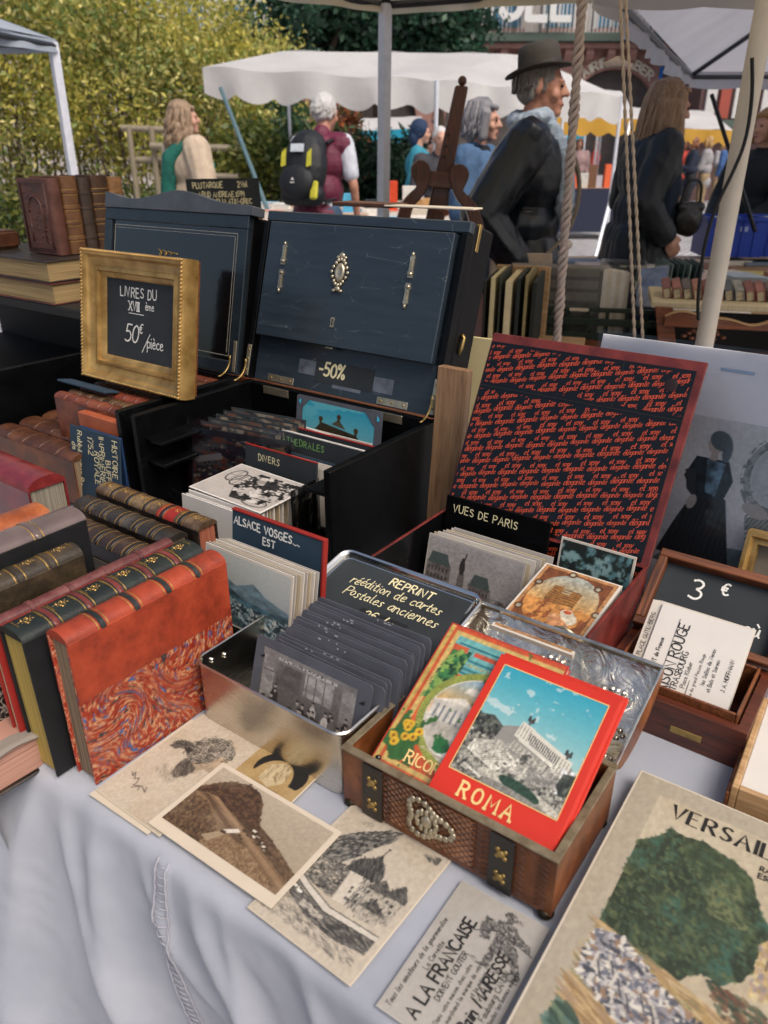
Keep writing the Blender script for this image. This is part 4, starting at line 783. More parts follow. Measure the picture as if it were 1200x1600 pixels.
def pic_plain(seed, base, k, cells=12):
    c = Cv(60, 40, base, seed); c.nz(c.all(), .2, 5)
    for i, q in enumerate(k): c.blot(c.all(), q, cells, .54+.03*i, 1, i)
    return c

def pic_marble():
    """combed marbled paper: noise drawn out along a swirling flow"""
    c = Cv(150, 90, '9e3220', 51); X, Y = c.X*1.67, c.Y.copy(); x, y = X.copy(), Y.copy()
    for cx, cy, r_, k in ((.30, .30, .30, 2.3), (.95, .15, .34, -2.2), (.62, .78, .34, 2.1), (1.32, .70, .36, -2.0), (.1, .95, .3, -2.2), (1.6, .25, .3, 2.0)):
        d = np.hypot(x-cx, y-cy); a = k*np.exp(-(d/r_)**2); ca, sa = np.cos(a), np.sin(a); x, y = cx+(x-cx)*ca-(y-cy)*sa, cy+(x-cx)*sa+(y-cy)*ca
    big = fbm(1024, 1024, 60, 77, 2)
    def smp(u, v): return big[(np.abs(v)*1023).astype(int) % 1024, (np.abs(u)*1023).astype(int) % 1024]
    p, q = x*.8+y*.6, -x*.6+y*.8; f = smp(p*.36+.1, q*.95+.2); g = smp(p*.5+.5, q*.8+.4); b = smp(p*.36+.33, q*.46+.71); w = smp(p*.2+.2, q*1.2+.15)
    c.a[:] = c.c('a2331f'); c.put(w > .60, '8a2a1c'); c.put(f > .62, 'c87a50'); c.put(f > .655, 'd6a27a'); c.put(g > .66, 'bb4c2a'); c.put(g > .72, 'd09a70'); c.put(b > .725, '2f4f86'); c.put(b > .76, '4a6aa2'); c.put(b < .255, '22343c'); c.put((w < .28), 'b04426'); c.put(w < .235, 'd6a27a'); return c
# ---------------------------------------------------------------- things laid on and standing on the table
def flat_print(name, label, u0, u1, v0, v1, z, cv, rot=0, t=.0012, base=None, pw=None, group=None, cat='postcard', rough=.6):
    """a sheet lying flat; picture top towards +v"""
    w, h = u1-u0, v1-v0
    r = thing(name, label, cat, tf((u0+u1)/2, (v0+v1)/2, z, rot), group)
    nx = 14
    mb = MB().grid(nx, nx, lambda s, q: ((s-.5)*w, (q-.5)*h, 0))
    B('sheet', base or M_paper, r, -w/2, w/2, -h/2, h/2, 0, t, bev=.0003)
    if cv is not None:
        px, py, qx, qy = pw or (.001, .001, w-.001, h-.001)
        picture('printed_image', qx-px, qy-py, cv, r, Tr((px-w/2, py-h/2, t+.0003)), print_mat('printed paper', .6) if rough == .6 else print_mat('glossy print', rough, .1))
    return r
flat_print('portrait_print', 'cream print with a profile portrait of a curly-haired head, lying beside the red marbled book', -.540, -.447, .277, .412, .003, pic_portrait())
flat_print('loose_sheet', 'blank sheet edge showing under the profile portrait print', -.543, -.46, .272, .40, .0015, None, rad(1.5))
flat_print('bird_card', 'small tan card with a dark curved figure, half under the metal tin', -.452, -.378, .368, .432, .0045, pic_tan(), rad(2))
flat_print('tower_print', 'cream engraving of an onion-domed tower by a river, lying under the sepia postcard', -.333, -.226, .272, .408, .003, pic_tower(), rad(-1))
flat_print('sepia_postcard', 'sepia photo postcard of a hillside and valley with white border, at the table edge', -.4655, -.3165, .2805, .3725, .0062, pic_sepia(), rad(.8), .0012, M_paper, (.006, .011, .144, .087))
r = flat_print('cavalier_card', 'grey trade card with a cavalier figure and printed French text', -.206, -.128, .272, .397, .003, pic_cavalier(), rad(1.5), base=mat('grey trade card', 'a9a49c', .8, var=.06, bump=.1))
mb = MB()
def vtext(mb, s, x, y, size, **k):      # runs up the sheet
    text(mb, s, 0, 0, size, path=lambda a, b: (x-b, y+a), **k)
for s, x, y, z, kw in (('Tous les amateurs de la gourmandise', -.030, -.058, .0042, dict(slant=.25)), ('La Corvette', -.022, -.02, .0042, {}), ('A LA FRANCAISE', -.010, -.055, .0098, dict(w=.2)), ('DOIVENT GOUTER', -.003, -.035, .0045, dict(w=.16)), ('Dans votre maison chez votre', .004, -.05, .0034, {}), ('marchand la marque de votre', .010, -.045, .0034, {}), ('et la maison', .016, -.02, .0036, {}), ('Pain MAIRESSE', .024, -.045, .0085, dict(w=.2, slant=.2)), ('Faubourg CANDAL', .030, -.03, .0046, {}), ('en vente dans toutes les bonnes maisons', .035, -.056, .0034, {})):
    vtext(mb, s, x, y, z, **{**dict(w=.13, gap=.16), **kw})
mb.build('printed_text', M_ink, r, Tr((0, 0, .0017)))
# illustrated cover lying at the right edge
r = thing('illustrated_book', 'large paper-bound book lying flat at the right, cover painted with trees and lettered VERSAILLES', 'book', tf(-.120, .285, .004, rad(1.2)))
B('page_block', M_pagesY, r, .002, .196, .002, .303, .0012, .014); B('back_cover', M_paper, r, 0, .198, 0, .305, 0, .0012); B('front_cover', mat('worn cream cover', 'bdb2a0', .6, var=.08, scale=9, bump=.1), r, 0, .198, 0, .305, .0142, .0158, bev=.0006)
picture('printed_image', .193, .300, pic_versailles(), r, Tr((.0025, .0025, .0162)))
mb = MB(); text(mb, 'VERSAILLES', .040, .262, .0165, w=.15, gap=.26, calli=1, serif=.1); mb.build('title_lettering', M_ink, r, Tr((0, 0, .0166)))
mb = MB(); text(mb, 'RAYMOND', .116, .247, .0052, w=.2, gap=.2); text(mb, 'ESCHOLIER', .116, .239, .0052, w=.2, gap=.2); mb.build('author_lettering', M_ink, r, Tr((0, 0, .0166)))
# framed board at the far right
r = thing('framed_board', 'white board with pale wooden edging lying beyond the painted book cover', 'frame', tf(-.050, .603, .003, rad(2)))
B('panel', M_white, r, .006, .22, .006, .146, 0, .028); 
for a in ((0, .006, 0, .15), (.006, .22, 0, .0058), (.006, .22, .1462, .15)): B('edging', M_pine, r, *a, 0, .031, bev=.001)
B('groove', M_oak, r, -.0035, -.0002, 0, .15, 0, .022)

picture('marbled_paper', MBK_PAPER[2], MBK_PAPER[3], pic_marble(), MBK_PAPER[0], Matrix(((0, 0, 1, MBK_PAPER[1]+.0004), (1, 0, 0, 0), (0, 1, 0, 0), (0, 0, 0, 1))), print_mat('glossy print', .35, .15))
# ---- red booklets and the leather casket
K = thing('leather_casket', 'small brown tooled leather casket with brass mounts and an open embossed silver lid', 'box', tf(-.341, .406, 0))
w, d, h, t0 = .208, .122, .067, .005
def hatch_leather():
    t = NT('tooled leather'); vec = t.coords(rnd=False); nz = t.noise(vec, 25, 6)
    t.l(t.ramp(nz, [(.3, lin('46240f')), (.55, lin('7d4822')), (.75, lin('9a6238'))]), t.b.inputs['Base Color']); t.b.inputs['Roughness'].default_value = .4
    t.b.inputs['Coat Weight'].default_value = .15; hs = []
    for a in (.7, -.7):
        mp = t.n('Mapping'); mp.inputs[2].default_value = (0, a, 0); t.l(vec, mp.inputs[0]); wv = t.n('TexWave'); wv.bands_direction = 'Z'; wv.inputs['Scale'].default_value = 62; t.l(mp.outputs[0], wv.inputs['Vector'])
        r_ = t.n('Math', operation='POWER'); r_.inputs[1].default_value = 6; t.l(wv.outputs[1], r_.inputs[0]); hs.append(r_.outputs[0])
    mx = t.n('Math', operation='MAXIMUM'); t.l(hs[0], mx.inputs[0]); t.l(hs[1], mx.inputs[1]); t.bump(mx.outputs[0], 1, .0018).invert = True
    return t.m
M_casket = leather('casket leather', '673819', '92582f', .38, .15)
mb = MB(); mb.box(0, w, 0, t0, .006, h); mb.box(0, w, d-t0, d, .006, h); mb.box(0, t0, t0, d-t0, .006, h); mb.box(w-t0, w, t0, d-t0, .006, h); mb.box(t0, w-t0, t0, d-t0, .006, .010)
body = mb.build('body', M_casket, K)
B('tooled_panel', hatch_leather(), K, .042, .138, -.0012, -.0001, .012, h-.004, bev=.0004)
B('lining', mat('black lining', '14110f', .5, bump=.1), K, t0+.0004, w-t0-.0004, t0+.0004, t0+.001, .0105, h-.002)
for a in ((-.0012, w+.0012, -.0022, t0+.0008), (-.0012, w+.0012, d-t0, d+.0012), (-.0012, t0+.0008, t0+.001, d-t0-.0002), (w-t0-.0008, w+.0012, t0+.001, d-t0-.0002)): B('metal_rim', mat('worn pale rim', 'b6a88c', .4, .6, c2='6a5a42', var=.2, scale=70, bump=.3), K, *a, h, h+.0022, bev=.0006)
for x in (.024, .152):
    s = B('strap', leather('black strap leather', '17130f', '2c2620', .35, .2), K, x, x+.022, -.0032, -.0013, .006, h-.0015, bev=.0006)
    for z in (.022, .048):
        mb = MB(); mb.ell((x+.011, -.0035, z), (.004, .0018, .0035), 10, 6)
        for q in range(4): mb.ell((x+.011+.0048*math.cos(q*PI/2+.78), -.0033, z+.0052*math.sin(q*PI/2+.78)), (.0024, .0012, .0022), 8, 5)
        mb.build('brass_mount', M_brass, s, smooth=9)
for x in (.036, .049, .140, .150, .178, .198):
    mb = MB()
    for q in range(9): mb.tube([(x+.0045*math.cos(e), -.0016, .012+q*.006+.0022*math.sin(e)) for e in [PI*.1*i for i in range(11)]], .0005, 4)
    mb.build('tooled_scrolls', leather('dark tooling', '2a140b', '4a2815'), K)
mb = MB()
for q in range(26):
    a = q*2*PI/26; rr = .018*(1+.25*math.cos(3*a)); mb.ell((.093+rr*math.cos(a)*1.15, -.003, .038+rr*math.sin(a)*.95), (.0034, .0016, .0034), 8, 5)
for q in range(12): a = q*2*PI/12; mb.ell((.093+.010*math.cos(a), -.0034, .038+.010*math.sin(a)), (.0026, .0022, .0042), 8, 5, )
mb.ell((.093, -.003, .038), (.006, .0035, .007), 10, 6); mb.box(.085, .101, -.0024, -.0013, .03, .046); mb.build('lock_plate', M_nickel, K, smooth=9)
for x in (.006, w-.006):
    for y in (.004, d-.006): MB().lathe([(.001, 0), (.006, .001), (.0075, .004), (.006, .0075), (.003, .009), (.001, .0095)], 12, Tr((x, y, 0))).build('foot', mat('dark bronze', '3a3428', .4, .8, bump=.2), K, smooth=9)
def embossed():
    t = NT('embossed silver lining'); vec = t.coords(rnd=False); nz = t.noise(vec, 16, 6, .7)
    t.l(t.ramp(nz, [(.35, lin('d2d0ca')), (.6, lin('b8b09c')), (.78, lin('75695a'))]), t.b.inputs['Base Color']); t.b.inputs['Metallic'].default_value = .9; t.b.inputs['Roughness'].default_value = .24
    a = t.n('Math', operation='ADD'); v = t.n('TexVoronoi'); v.feature = 'SMOOTH_F1'; v.inputs['Scale'].default_value = 70; t.l(vec, v.inputs['Vector']); t.l(v.outputs[0], a.inputs[0]); t.l(t.noise(vec, 34, 4, .6, 2), a.inputs[1]); t.bump(a.outputs[0], .8, .003)
    return t.m
M_emb = embossed(); LM = lean(0, d, h, rad(71)); LL = .118
lid = MB()
prof = lambda y: -.026*max(0, math.sin(PI*min(1, max(0, y/LL))))**.55
lid.grid(8, 16, lambda s, q: (s*w, q*LL, prof(q*LL)-.0045)); o = lid.build('lid_shell', M_casket, K, LM, smooth=9)
MB().grid(40, 24, lambda s, q: (.003+s*(w-.006), .002+q*(LL-.004), prof(.002+q*(LL-.004)))).build('embossed_lining', M_emb, o, smooth=9)
for x in (0, w-.003): MB().prism([(0, 0)]+[(y, prof(y)-.004) for y in np.linspace(0, LL, 14)]+[(LL, 0)], x, x+.003, Matrix(((0, 0, 1, 0), (1, 0, 0, 0), (0, 1, 0, 0), (0, 0, 0, 1)))).build('lid_end', M_casket, o)
for a in ((0, w, LL-.003, LL+.0012, -.004, .002), (0, .003, 0, LL-.0035, .0002, .002), (w-.003, w, 0, LL-.0035, .0002, .002)): B('lid_rim', mat('silvered rim', 'c3bfb2', .22, .95, var=.3, scale=60, bump=.2), o, *a, bev=.0007)
mb = MB()                                                       # embossed festoons standing proud of the lining
for cx, cy, s in ((.035, .085, 1), (.104, .088, 1.1), (.172, .082, 1), (.104, .05, .8), (.185, .045, .8), (.02, .04, .8)):
    for q in range(9):
        a = q*2*PI/9; rr = .010*s*(1+.3*math.cos(2*a)); y = cy+rr*math.sin(a)*.9; mb.ell((cx+rr*math.cos(a), y, prof(y)+.0005), (.0036*s, .0036*s, .0022), 7, 5)
    mb.ell((cx, cy, prof(cy)+.001), (.004*s, .006*s, .003), 8, 5)
for q in range(34):
    x = .006+q*.0058; y = .016+.004*math.sin(q*1.3); mb.ell((x, y, prof(y)+.0005), (.0022, .0022, .0016), 6, 4)
e = mb.build('embossed_ornament', M_emb, o, smooth=9); e['kind'] = 'stuff'
MB().tube([(.093, LL+.002, -.002), (.104, LL+.005, 0), (.115, LL+.002, -.002)], .002, 6).build('clasp', M_nickel, o, smooth=9)
mb = MB()
for q in range(40): mb.ell((.02+.030*(q/40)+.004*math.sin(q*2.4), .02+.06*(q/40), .055-.014*math.sin(q*.16)), (.0032,)*3, 7, 5)
bd = mb.build('bead_necklace', mat('black beads', '0b0b0d', .12, spec=.8, bump=0), None, tf(-.335, .405, .0), smooth=9); tag(bd, 'string of shiny black beads at the left inside the leather casket', 'necklace')
def booklet(name, label, M, w, h, t, cover, cv, pw, page=M_paper):
    r = thing(name, label, 'booklet', M); B('front_cover', cover, r, 0, w, 0, h, -.0012, 0, bev=.0005); B('page_block', page, r, .0015, w-.001, .0015, h-.0015, -t+.0013, -.0013); B('back_cover', cover, r, 0, w, 0, h, -t, -t+.0012, bev=.0005)
    if cv is not None: picture('printed_image', pw[2]-pw[0], pw[3]-pw[1], cv, r, Tr((pw[0], pw[1], .0004)), print_mat('glossy print', .35, .15))
    return r
aR = rad(62); M_redcov = mat('bright red glossy cover', 'bb2a18', .4, var=.08, scale=18, bump=.1, coat=.1); M_cream2 = mat('cream printing ink', 'd8b878', .6, var=.1, bump=0)
RL = TF @ lean(-.2560, .4135, .062, aR)
r = booklet('red_booklet', 'bright red souvenir booklet lettered ROMA with a tinted monument photograph, front of the casket', RL, .115, .142, .0055, M_redcov, pic_roma(), (.009, .026, .107, .132))
mb = MB(); text(mb, 'ROMA', .026, .0075, .0125, w=.17, gap=.42, serif=.09); mb.build('title_lettering', M_cream2, r, Tr((0, 0, .0005)))
for a in ((.008, .108, .1322, .1330), (.008, .0087, .0255, .1328), (.1073, .108, .0255, .1328), (.008, .108, .0250, .0258)): B('gold_border', M_cream2, r, *a, .0002, .00055, bev=0)
for k in range(2):
    booklet('red_booklet', ('red booklet directly behind the ROMA booklet, only its edges showing', 'second red booklet behind the ROMA booklet, rearmost, only edges showing')[k], TF @ lean(-.2555+.001*k, .4135, .062, aR) @ Tr((.001*k, .004+.004*k, -.0060-k*.0056)), .1145, .143, .0052, M_redcov, None, None)
r = booklet('wreath_booklet', 'booklet with a wreath picture and the word RICORDO, half hidden by the red ROMA one', TF @ lean(-.322, .418, .056, aR) @ Tr((0, 0, -.004)), .125, .158, .009, mat('dull red board', 'a03022', .5, bump=.15), pic_ricordo(), (.002, .002, .123, .156))
mb = MB(); text(mb, 'RICORDO', .030, .014, .0105, w=.15, gap=.2, serif=.08); mb.build('title_lettering', M_cream2, r, Tr((0, 0, .0009)))
mb = MB(); text(mb, 'SAVENIR', .070, .139, .006, w=.16, gap=.3); text(mb, 'I P', .062, .126, .007, w=.14, gap=.3); mb.build('small_lettering', M_redcov, r, Tr((0, 0, .0009)))

# ---- metal tin with reprint cards
TN = thing('metal_tin', 'plain metal tin full of grey card mounts, its black lettered lid folded back', 'tin', tf(-.541, .409, 0))
w, d, h = .197, .117, .075
def rr(w, d, r, n=6, x0=0, y0=0):
    out = []
    for cx, cy, a0 in ((w-r, d-r, 0), (r, d-r, 90), (r, r, 180), (w-r, r, 270)):
        out += [(x0+cx+r*math.cos(rad(a0+90*i/n)), y0+cy+r*math.sin(rad(a0+90*i/n))) for i in range(n+1)]
    return out
def loft(mb, rings):
    n = len(rings[0]); vs = [p for rg in rings for p in rg]
    fs = [(i*n+k, i*n+(k+1) % n, (i+1)*n+(k+1) % n, (i+1)*n+k) for i in range(len(rings)-1) for k in range(n)]
    fs += [tuple(range(n))[::-1], tuple((len(rings)-1)*n+k for k in range(n))]; mb.add(vs, fs)
def ring(off, z, w=w, d=d, r=.014): return [(x, y, z) for x, y in rr(w-2*off, d-2*off, max(.002, r-off), 6, off, off)]
mb = MB(); loft(mb, [ring(.002, 0), ring(0, .002), ring(0, h-.003), ring(-.0012, h-.002), ring(-.0015, h-.0005), ring(0, h+.0008), ring(.0014, h), ring(.0016, h-.004), ring(.0016, .003)])
mb.build('body', M_tin, TN, smooth=SM)
for x, y in ((.004, .03), (.03, .1155)): pass
for y, z in ((.022, h-.012), (.040, h-.016)): MB().ell((.0025, y, z), (.0018, .003, .003), 8, 6).build('rivet', M_rim, TN, smooth=9)
LM = lean(.015, d, h+.004, rad(78)); lw, ll = .198, .122
mb = MB()
rg2 = lambda off, z: ring(off, z, lw, ll, .016)
loft(mb, [rg2(.001, -.002), rg2(0, 0), rg2(0, .007), rg2(.0008, .0085), rg2(.002, .009), rg2(.0045, .0078), rg2(.006, .005), rg2(.0075, .001), rg2(.009, .0005)])
lo = mb.build('lid', M_rim, TN, LM, smooth=SM)
MB().prism(rr(lw-.019, ll-.019, .008, 5, .0095, .0095), .0007, .0013).build('black_card', M_board, lo)
mb = MB(); text(mb, 'REPRINT', .084, .094, .0120, w=.16, gap=.22, jit=.05); text(mb, 'réédition de cartes', .040, .077, .0138, w=.09, gap=.1, slant=.1, jit=.06); text(mb, 'Postales anciennes', .044, .058, .0138, w=.09, gap=.12, slant=.1, jit=.06); mb.build('lettering', M_chalky, lo, Tr((0, 0, .0016)))
B('price_tag', mat('black tag', '141517', .6, bump=0), lo, .080, .142, .028, .048, .0014, .002, bev=0); mb = MB(); text(mb, '2€ /u', .088, .034, .013, w=.12, jit=.08); mb.build('price_lettering', M_chalky, lo, Tr((0, 0, .0023)))
M_pale = mat('pale scuffs', '9a9a9c', .9, bump=0)
# the dark card mounts in the tin
def mount_mesh(w, h, t=.0012):
    mb = MB().prism([(0, 0), (w, 0), (w, h-.004), (w-.003, h), (.004, h-.0008), (0, h-.003)], -t, 0); return mb
for k in range(15):
    v = .444+k*.0047; zt = .091+k*.0021; hh = .088+.002*rng.random(); a = rad(14+rng.uniform(-2, 3)-k*.2)
    M = TF @ Tr((-.486-.028*(k < 1)+k*.0012+rng.uniform(-.003, .003), v, zt-hh*math.cos(a))) @ Rz(rng.uniform(-.02, .02)) @ Rx(PI/2-a) if k else TF @ lean(-.497, .434, .010, rad(17))
    ww = .143 if k else .150
    r = thing('card_mount', ORD[k-1]+' dark grey mount behind the front photograph in the metal tin' if k else 'front card mount in the metal tin holding an old group photograph of a street bar', 'card', M, 'card mounts in the tin')
    mount_mesh(ww, hh if k else .092).build('mount', M_greycard, r)
    if k == 0: picture('photograph', .122, .074, pic_bistro(), r, Tr((.012, .008, .0006)))
    elif rng.random() < .6: picture('photograph', .12, .07, pic_plain(60+k, '8d8985', ['5a5654', 'b7b2ad']), r, Tr((.011, .004, .0005)))
    mb = MB()
    for e in (.008, ww-.012): mb.prism([(0, 0), (.006, .004), (.006, .0), ], .0003, .0008, Tr((e, .07, 0)))
    if k: 
        mb2 = MB(); s = rng.choice(['PARIS', 'LILLE', 'METZ', 'LYON', 'BREST', 'NANCY', 'DIJON']) if k == 1 else None
        if k == 1: text(mb2, 'PARIS', .05, hh-.014, .009, w=.16, jit=.05); mb2.build('lettering', M_chalk, r, Tr((0, 0, .0008)))
        else:
            x = rng.uniform(.03, .08)
            for q in range(rng.randint(0, 3)): mb2.box(x, x+rng.uniform(.001, .004), hh-.0026, hh-.0012, .0003, .0006); x += rng.uniform(.004, .012)
            mb2.build('pale_marks', M_pale, r)
    else: mb.build('corner_slits', M_ink, r)

# ---- red and black lettered box
EB = thing('lettered_box', 'open maroon cardboard box lined in black and orange script, tall lid leaning back', 'box', tf(-.492, .638, 0))
w, d, h, t0 = .282, .182, .108, .004
M_maroon = mat('maroon marbled card', '5b1f1c', .4, c2='7a2f28', var=.5, scale=35, bump=.1, coat=.1); M_eblack = mat('glossy black print', '0a0a0c', .3, var=.2, scale=25, bump=.10, spec=.25, coat=.3); M_orange = mat('orange script ink', 'b04428', .35, var=.12, scale=80, bump=0, coat=.3)
mb = MB(); mb.box(0, w, 0, t0, 0, h-.03); mb.box(0, w, d-t0, d, 0, h); mb.box(0, t0, t0, d-t0, 0, h); mb.box(w-t0, w, t0, d-t0, 0, h); mb.box(t0, w-t0, t0, d-t0, 0, .004); mb.build('body', M_maroon, EB, bev=.0006)
def script(mb, W, H, size, ang=rad(15)):
    """rows of slanted script words covering a W x H panel, cut at its edges"""
    ca, sa = math.cos(ang), math.sin(ang); row = 0; y = -W*sa-size
    while y < H+size:
        x = -size*(1.2+(row*1.37) % 5.2)+rng.uniform(-.4, .4)*size
        while x < W*1.1:
            s = rng.choice(['elegante', 'élégante', 'dégante']) if row % 2 == 0 else 'et sexy'; b = MB(); xe = text(b, s, 0, rng.uniform(-.12, .12)*size, size*(1 if row % 2 == 0 else .95)*rng.uniform(.9, 1.1), w=.115, gap=.03, slant=.4, calli=1, narrow=1.0)
            K2 = Rz(ang) @ Tr((x, y, 0)); vs = [K2 @ Vector(p) for p in b.v]; off = len(mb.v); ok = [.002 < p.x < W-.002 and .002 < p.y < H-.002 for p in vs]
            mb.v += [tuple(p) for p in vs]; mb.f += [[i+off for i in f] for f in b.f if all(ok[i] for i in f)]
            x += xe+size*(.55 if row % 2 == 0 else 1.75)
        y += size*(1.02 if row % 2 == 0 else 1.28); row += 1
for nm, M, W, H in (('left_lining', Tr((t0+.0002, d-t0, .004)) @ Rz(-PI/2) @ Rx(PI/2), d-2*t0, h-.005), ('back_lining', Tr((t0, d-t0-.0003, .004)) @ Rx(PI/2), w-2*t0, h-.005)):
    o = B(nm, M_eblack, EB, 0, W, 0, H, 0, .0003, M, bev=0); mb = MB(); script(mb, W, H, .0085); mb.build('script_print', M_orange, o, Tr((0, 0, .0006)))
LM = lean(0, d, h-.002, rad(26.5)); LL = .25
lo = B('lid', M_maroon, EB, 0, w, 0, LL, -.005, 0, LM, bev=.0008)
pl = B('lid_lining', M_eblack, lo, .002, w-.009, .004, LL-.012, .0002, .0012, bev=.0003)
mb = MB(); script(mb, w-.012, LL-.080, .0074); mb.build('script_print', M_orange, pl, Tr((.002, .005, .0015))); mb = MB(); script(mb, w-.012, .056, .0071, rad(13)); mb.build('script_print', M_orange, pl, Tr((.002, LL-.070, .0015)))
B('crease', M_ink, pl, .003, w-.01, LL-.073, LL-.0722, .0005, .00185, bev=0); B('crease', M_ink, pl, w*.66, w*.66+.0006, LL-.072, LL-.014, .0005, .00185, bev=0); B('crease', M_ink, pl, w*.33, w*.33+.0005, LL-.03, LL-.014, .0005, .00185, bev=0)
MB().lathe([(.001, .0015), (.008, .0018), (.008, .0026), (.0065, .003), (.001, .003)], 18, Tr((w-.033, LL-.033, 0))).build('magnet', mat('dark magnet', '2a1d1c', .35, .3, bump=0), pl, smooth=SM)
# cards inside it
def card(name, label, M, w, h, cv=None, base=None, t=.0012, group=None, cat='postcard', margin=.003, pm=None):
    r = thing(name, label, cat, M, group); B('card_stock', base or M_white, r, 0, w, 0, h, -t, 0, bev=.0003)
    if cv is not None: picture('printed_image', w-2*margin, h-2*margin, cv, r, Tr((margin, margin, .0004)), pm)
    return r
r = thing('divider', 'black divider lettered VUES DE PARIS standing in the orange script box', 'divider', TF @ lean(-.484, .795, .02, rad(8)))
B('board', M_black, r, 0, .152, 0, .115, -.004, 0, bev=.001); mb = MB(); text(mb, 'VUES DE PARIS', .012, .094, .0105, w=.13, gap=.26, jit=.05); mb.build('lettering', M_chalky, r, Tr((0, 0, .0004)))
M_pad = mat('old white card', 'c0b7aa', .8, var=.1, bump=.1); CARDM = [M_pad, mat('grey old card', 'a39c93', .8, var=.12, bump=.1), mat('tan old card', 'ab9c82', .8, var=.12, bump=.1)]
for k in range(7):
    card('postcard', ORD[k-1]+' postcard behind the grey Paris view, edge showing' if k else 'grey photo postcard of a Paris square with statue, front of its row', TF @ lean(-.474+.0040*k+rng.uniform(-.001, .001), .735+.0032*k, .012+.0012*k, rad(13+rng.uniform(-1, 2))), .14, .092, pic_paris() if k == 0 else None, CARDM[(k+1) % 3], group='postcards in the script box')
for k in range(6):
    card('art_card', ('orange art card with cathedral and woman, topmost of the pile in the script box' if k == 5 else ORD[4-k]+' card down in the pile under the orange cathedral card'), TF @ Tr((-.315+rng.uniform(-.002, .002), .628, .052+.0075*k)) @ Rx(rad(7)), .094, .136, pic_ndame() if k == 5 else None, M_pad, .006, group='pile of art cards in the script box')
r = card('torn_card', 'torn blue-green landscape card upright at the back of the script box', TF @ lean(-.318, .800, .035, rad(10)), .095, .085, pic_plain(70, '5f8a90', ['8fb0b0', '1f2f2a', '16211d'], 9), M_pad)

# ---- wooden three euro box
WB = thing('wooden_box', 'small mahogany box with an open lid lined in blackboard chalked 3 €', 'box', tf(-.207, .667, 0))
w, d, h, t0 = .154, .118, .045, .010
mb = MB(); mb.box(0, w, 0, t0, 0, h); mb.box(0, w, d-t0, d, 0, h); mb.box(0, t0, t0, d-t0, 0, h); mb.box(w-t0, w, t0, d-t0, 0, h); mb.box(t0, w-t0, t0, d-t0, 0, .006); mb.build('body', M_mahog, WB)
for a in ((.012, .015, .012, d-.012), (w-.015, w-.012, .012, d-.012), (.0155, w-.0155, .012, .015), (.0155, w-.0155, d-.015, d-.012)): B('inner_lip', M_oakY, WB, *a, .0062, h+.009, bev=.0008)
B('hinge', M_brass, WB, w-.052, w-.030, d-.008, d-.001, h+.0002, h+.0025); B('brass_plate', M_brass, WB, w*.55, w*.75, -.0008, -.0001, .014, .022)
LM = lean(0, d, h+.002, rad(52)); LL = .102
lo = B('lid', M_mahog, WB, 0, w, 0, LL, -.012, -.004, LM, bev=.001)
for a, m_ in (((0, w, 0, .009), M_oak), ((0, w, LL-.010, LL), M_oak), ((0, .010, .0092, LL-.0102), M_oakY), ((w-.010, w, .0092, LL-.0102), M_oakY)): B('lid_frame', m_, lo, *a, -.0038, .012, bev=.001)
B('blackboard', M_board, lo, .0104, w-.0104, .0095, LL-.0105, -.0038, -.002, bev=0)
mb = MB(); text(mb, '3', .045, .054, .026, w=.1); mb.build('chalk_numeral', M_chalk, lo, Tr((0, 0, -.0015))); mb = MB(); text(mb, '€', .077, .070, .015, w=.16); mb.build('chalk_euro_sign', M_chalk, lo, Tr((0, 0, -.0015))); mb = MB(); text(mb, 'cù', .112, .032, .016, w=.12); mb.build('chalk_word', M_chalk, lo, Tr((0, 0, -.0015)))
for k in range(5):
    M = TF @ lean(-.178+(.0 if k < 4 else .014)-.002*k, .686-.002*k, .012, rad(46)) @ Tr((0, 0, .0022*k))
    r = card('invoice_card', ('pale printed invoice card lettered MAISON ROUGE STRASBOURG leaning in the wooden box', ORD[max(0, 3-k)]+' printed card behind the MAISON ROUGE invoice in the wooden box')[k < 4], M, .094 if k == 4 else .10, .122, None, M_white if k == 4 else M_pad, .001, group='cards leaning in the wooden box')
    mb = MB()
    if k == 4:
        for s, x, y, z, ww in (('CAFE RESTAURANT de France', .014, .015, .0042, .16), ('AU PREMIER ETAGE', .019, .022, .003, .14), ('MAISON ROUGE', .034, .02, .0105, .12), ('STRASBOURG', .042, .03, .0065, .12), ('Place Kleber', .049, .04, .0045, .1), ('Telephone du grand Pension Rouge', .058, .02, .0034, .1), ('les Salles de Noces', .066, .05, .004, .12), ('et Bals et Soirees', .073, .045, .0038, .12), ('J. A. HOFFMANN', .086, .05, .004, .14)):
            vtext(mb, s, x, y, z, w=ww, gap=.16)
        mb.box(.0225, .0229, .01, .11, 0, .0003); mb.box(.0515, .0519, .02, .05, 0, .0003)
    else:
        vtext(mb, 'STRASBOURG PLACE GUTENBERG', .008, .02, .0045, w=.12); vtext(mb, 'EPICERIE FINE', .004, .03, .003, w=.12)
    mb.build('printed_text', M_ink, r, Tr((0, 0, .0005)))

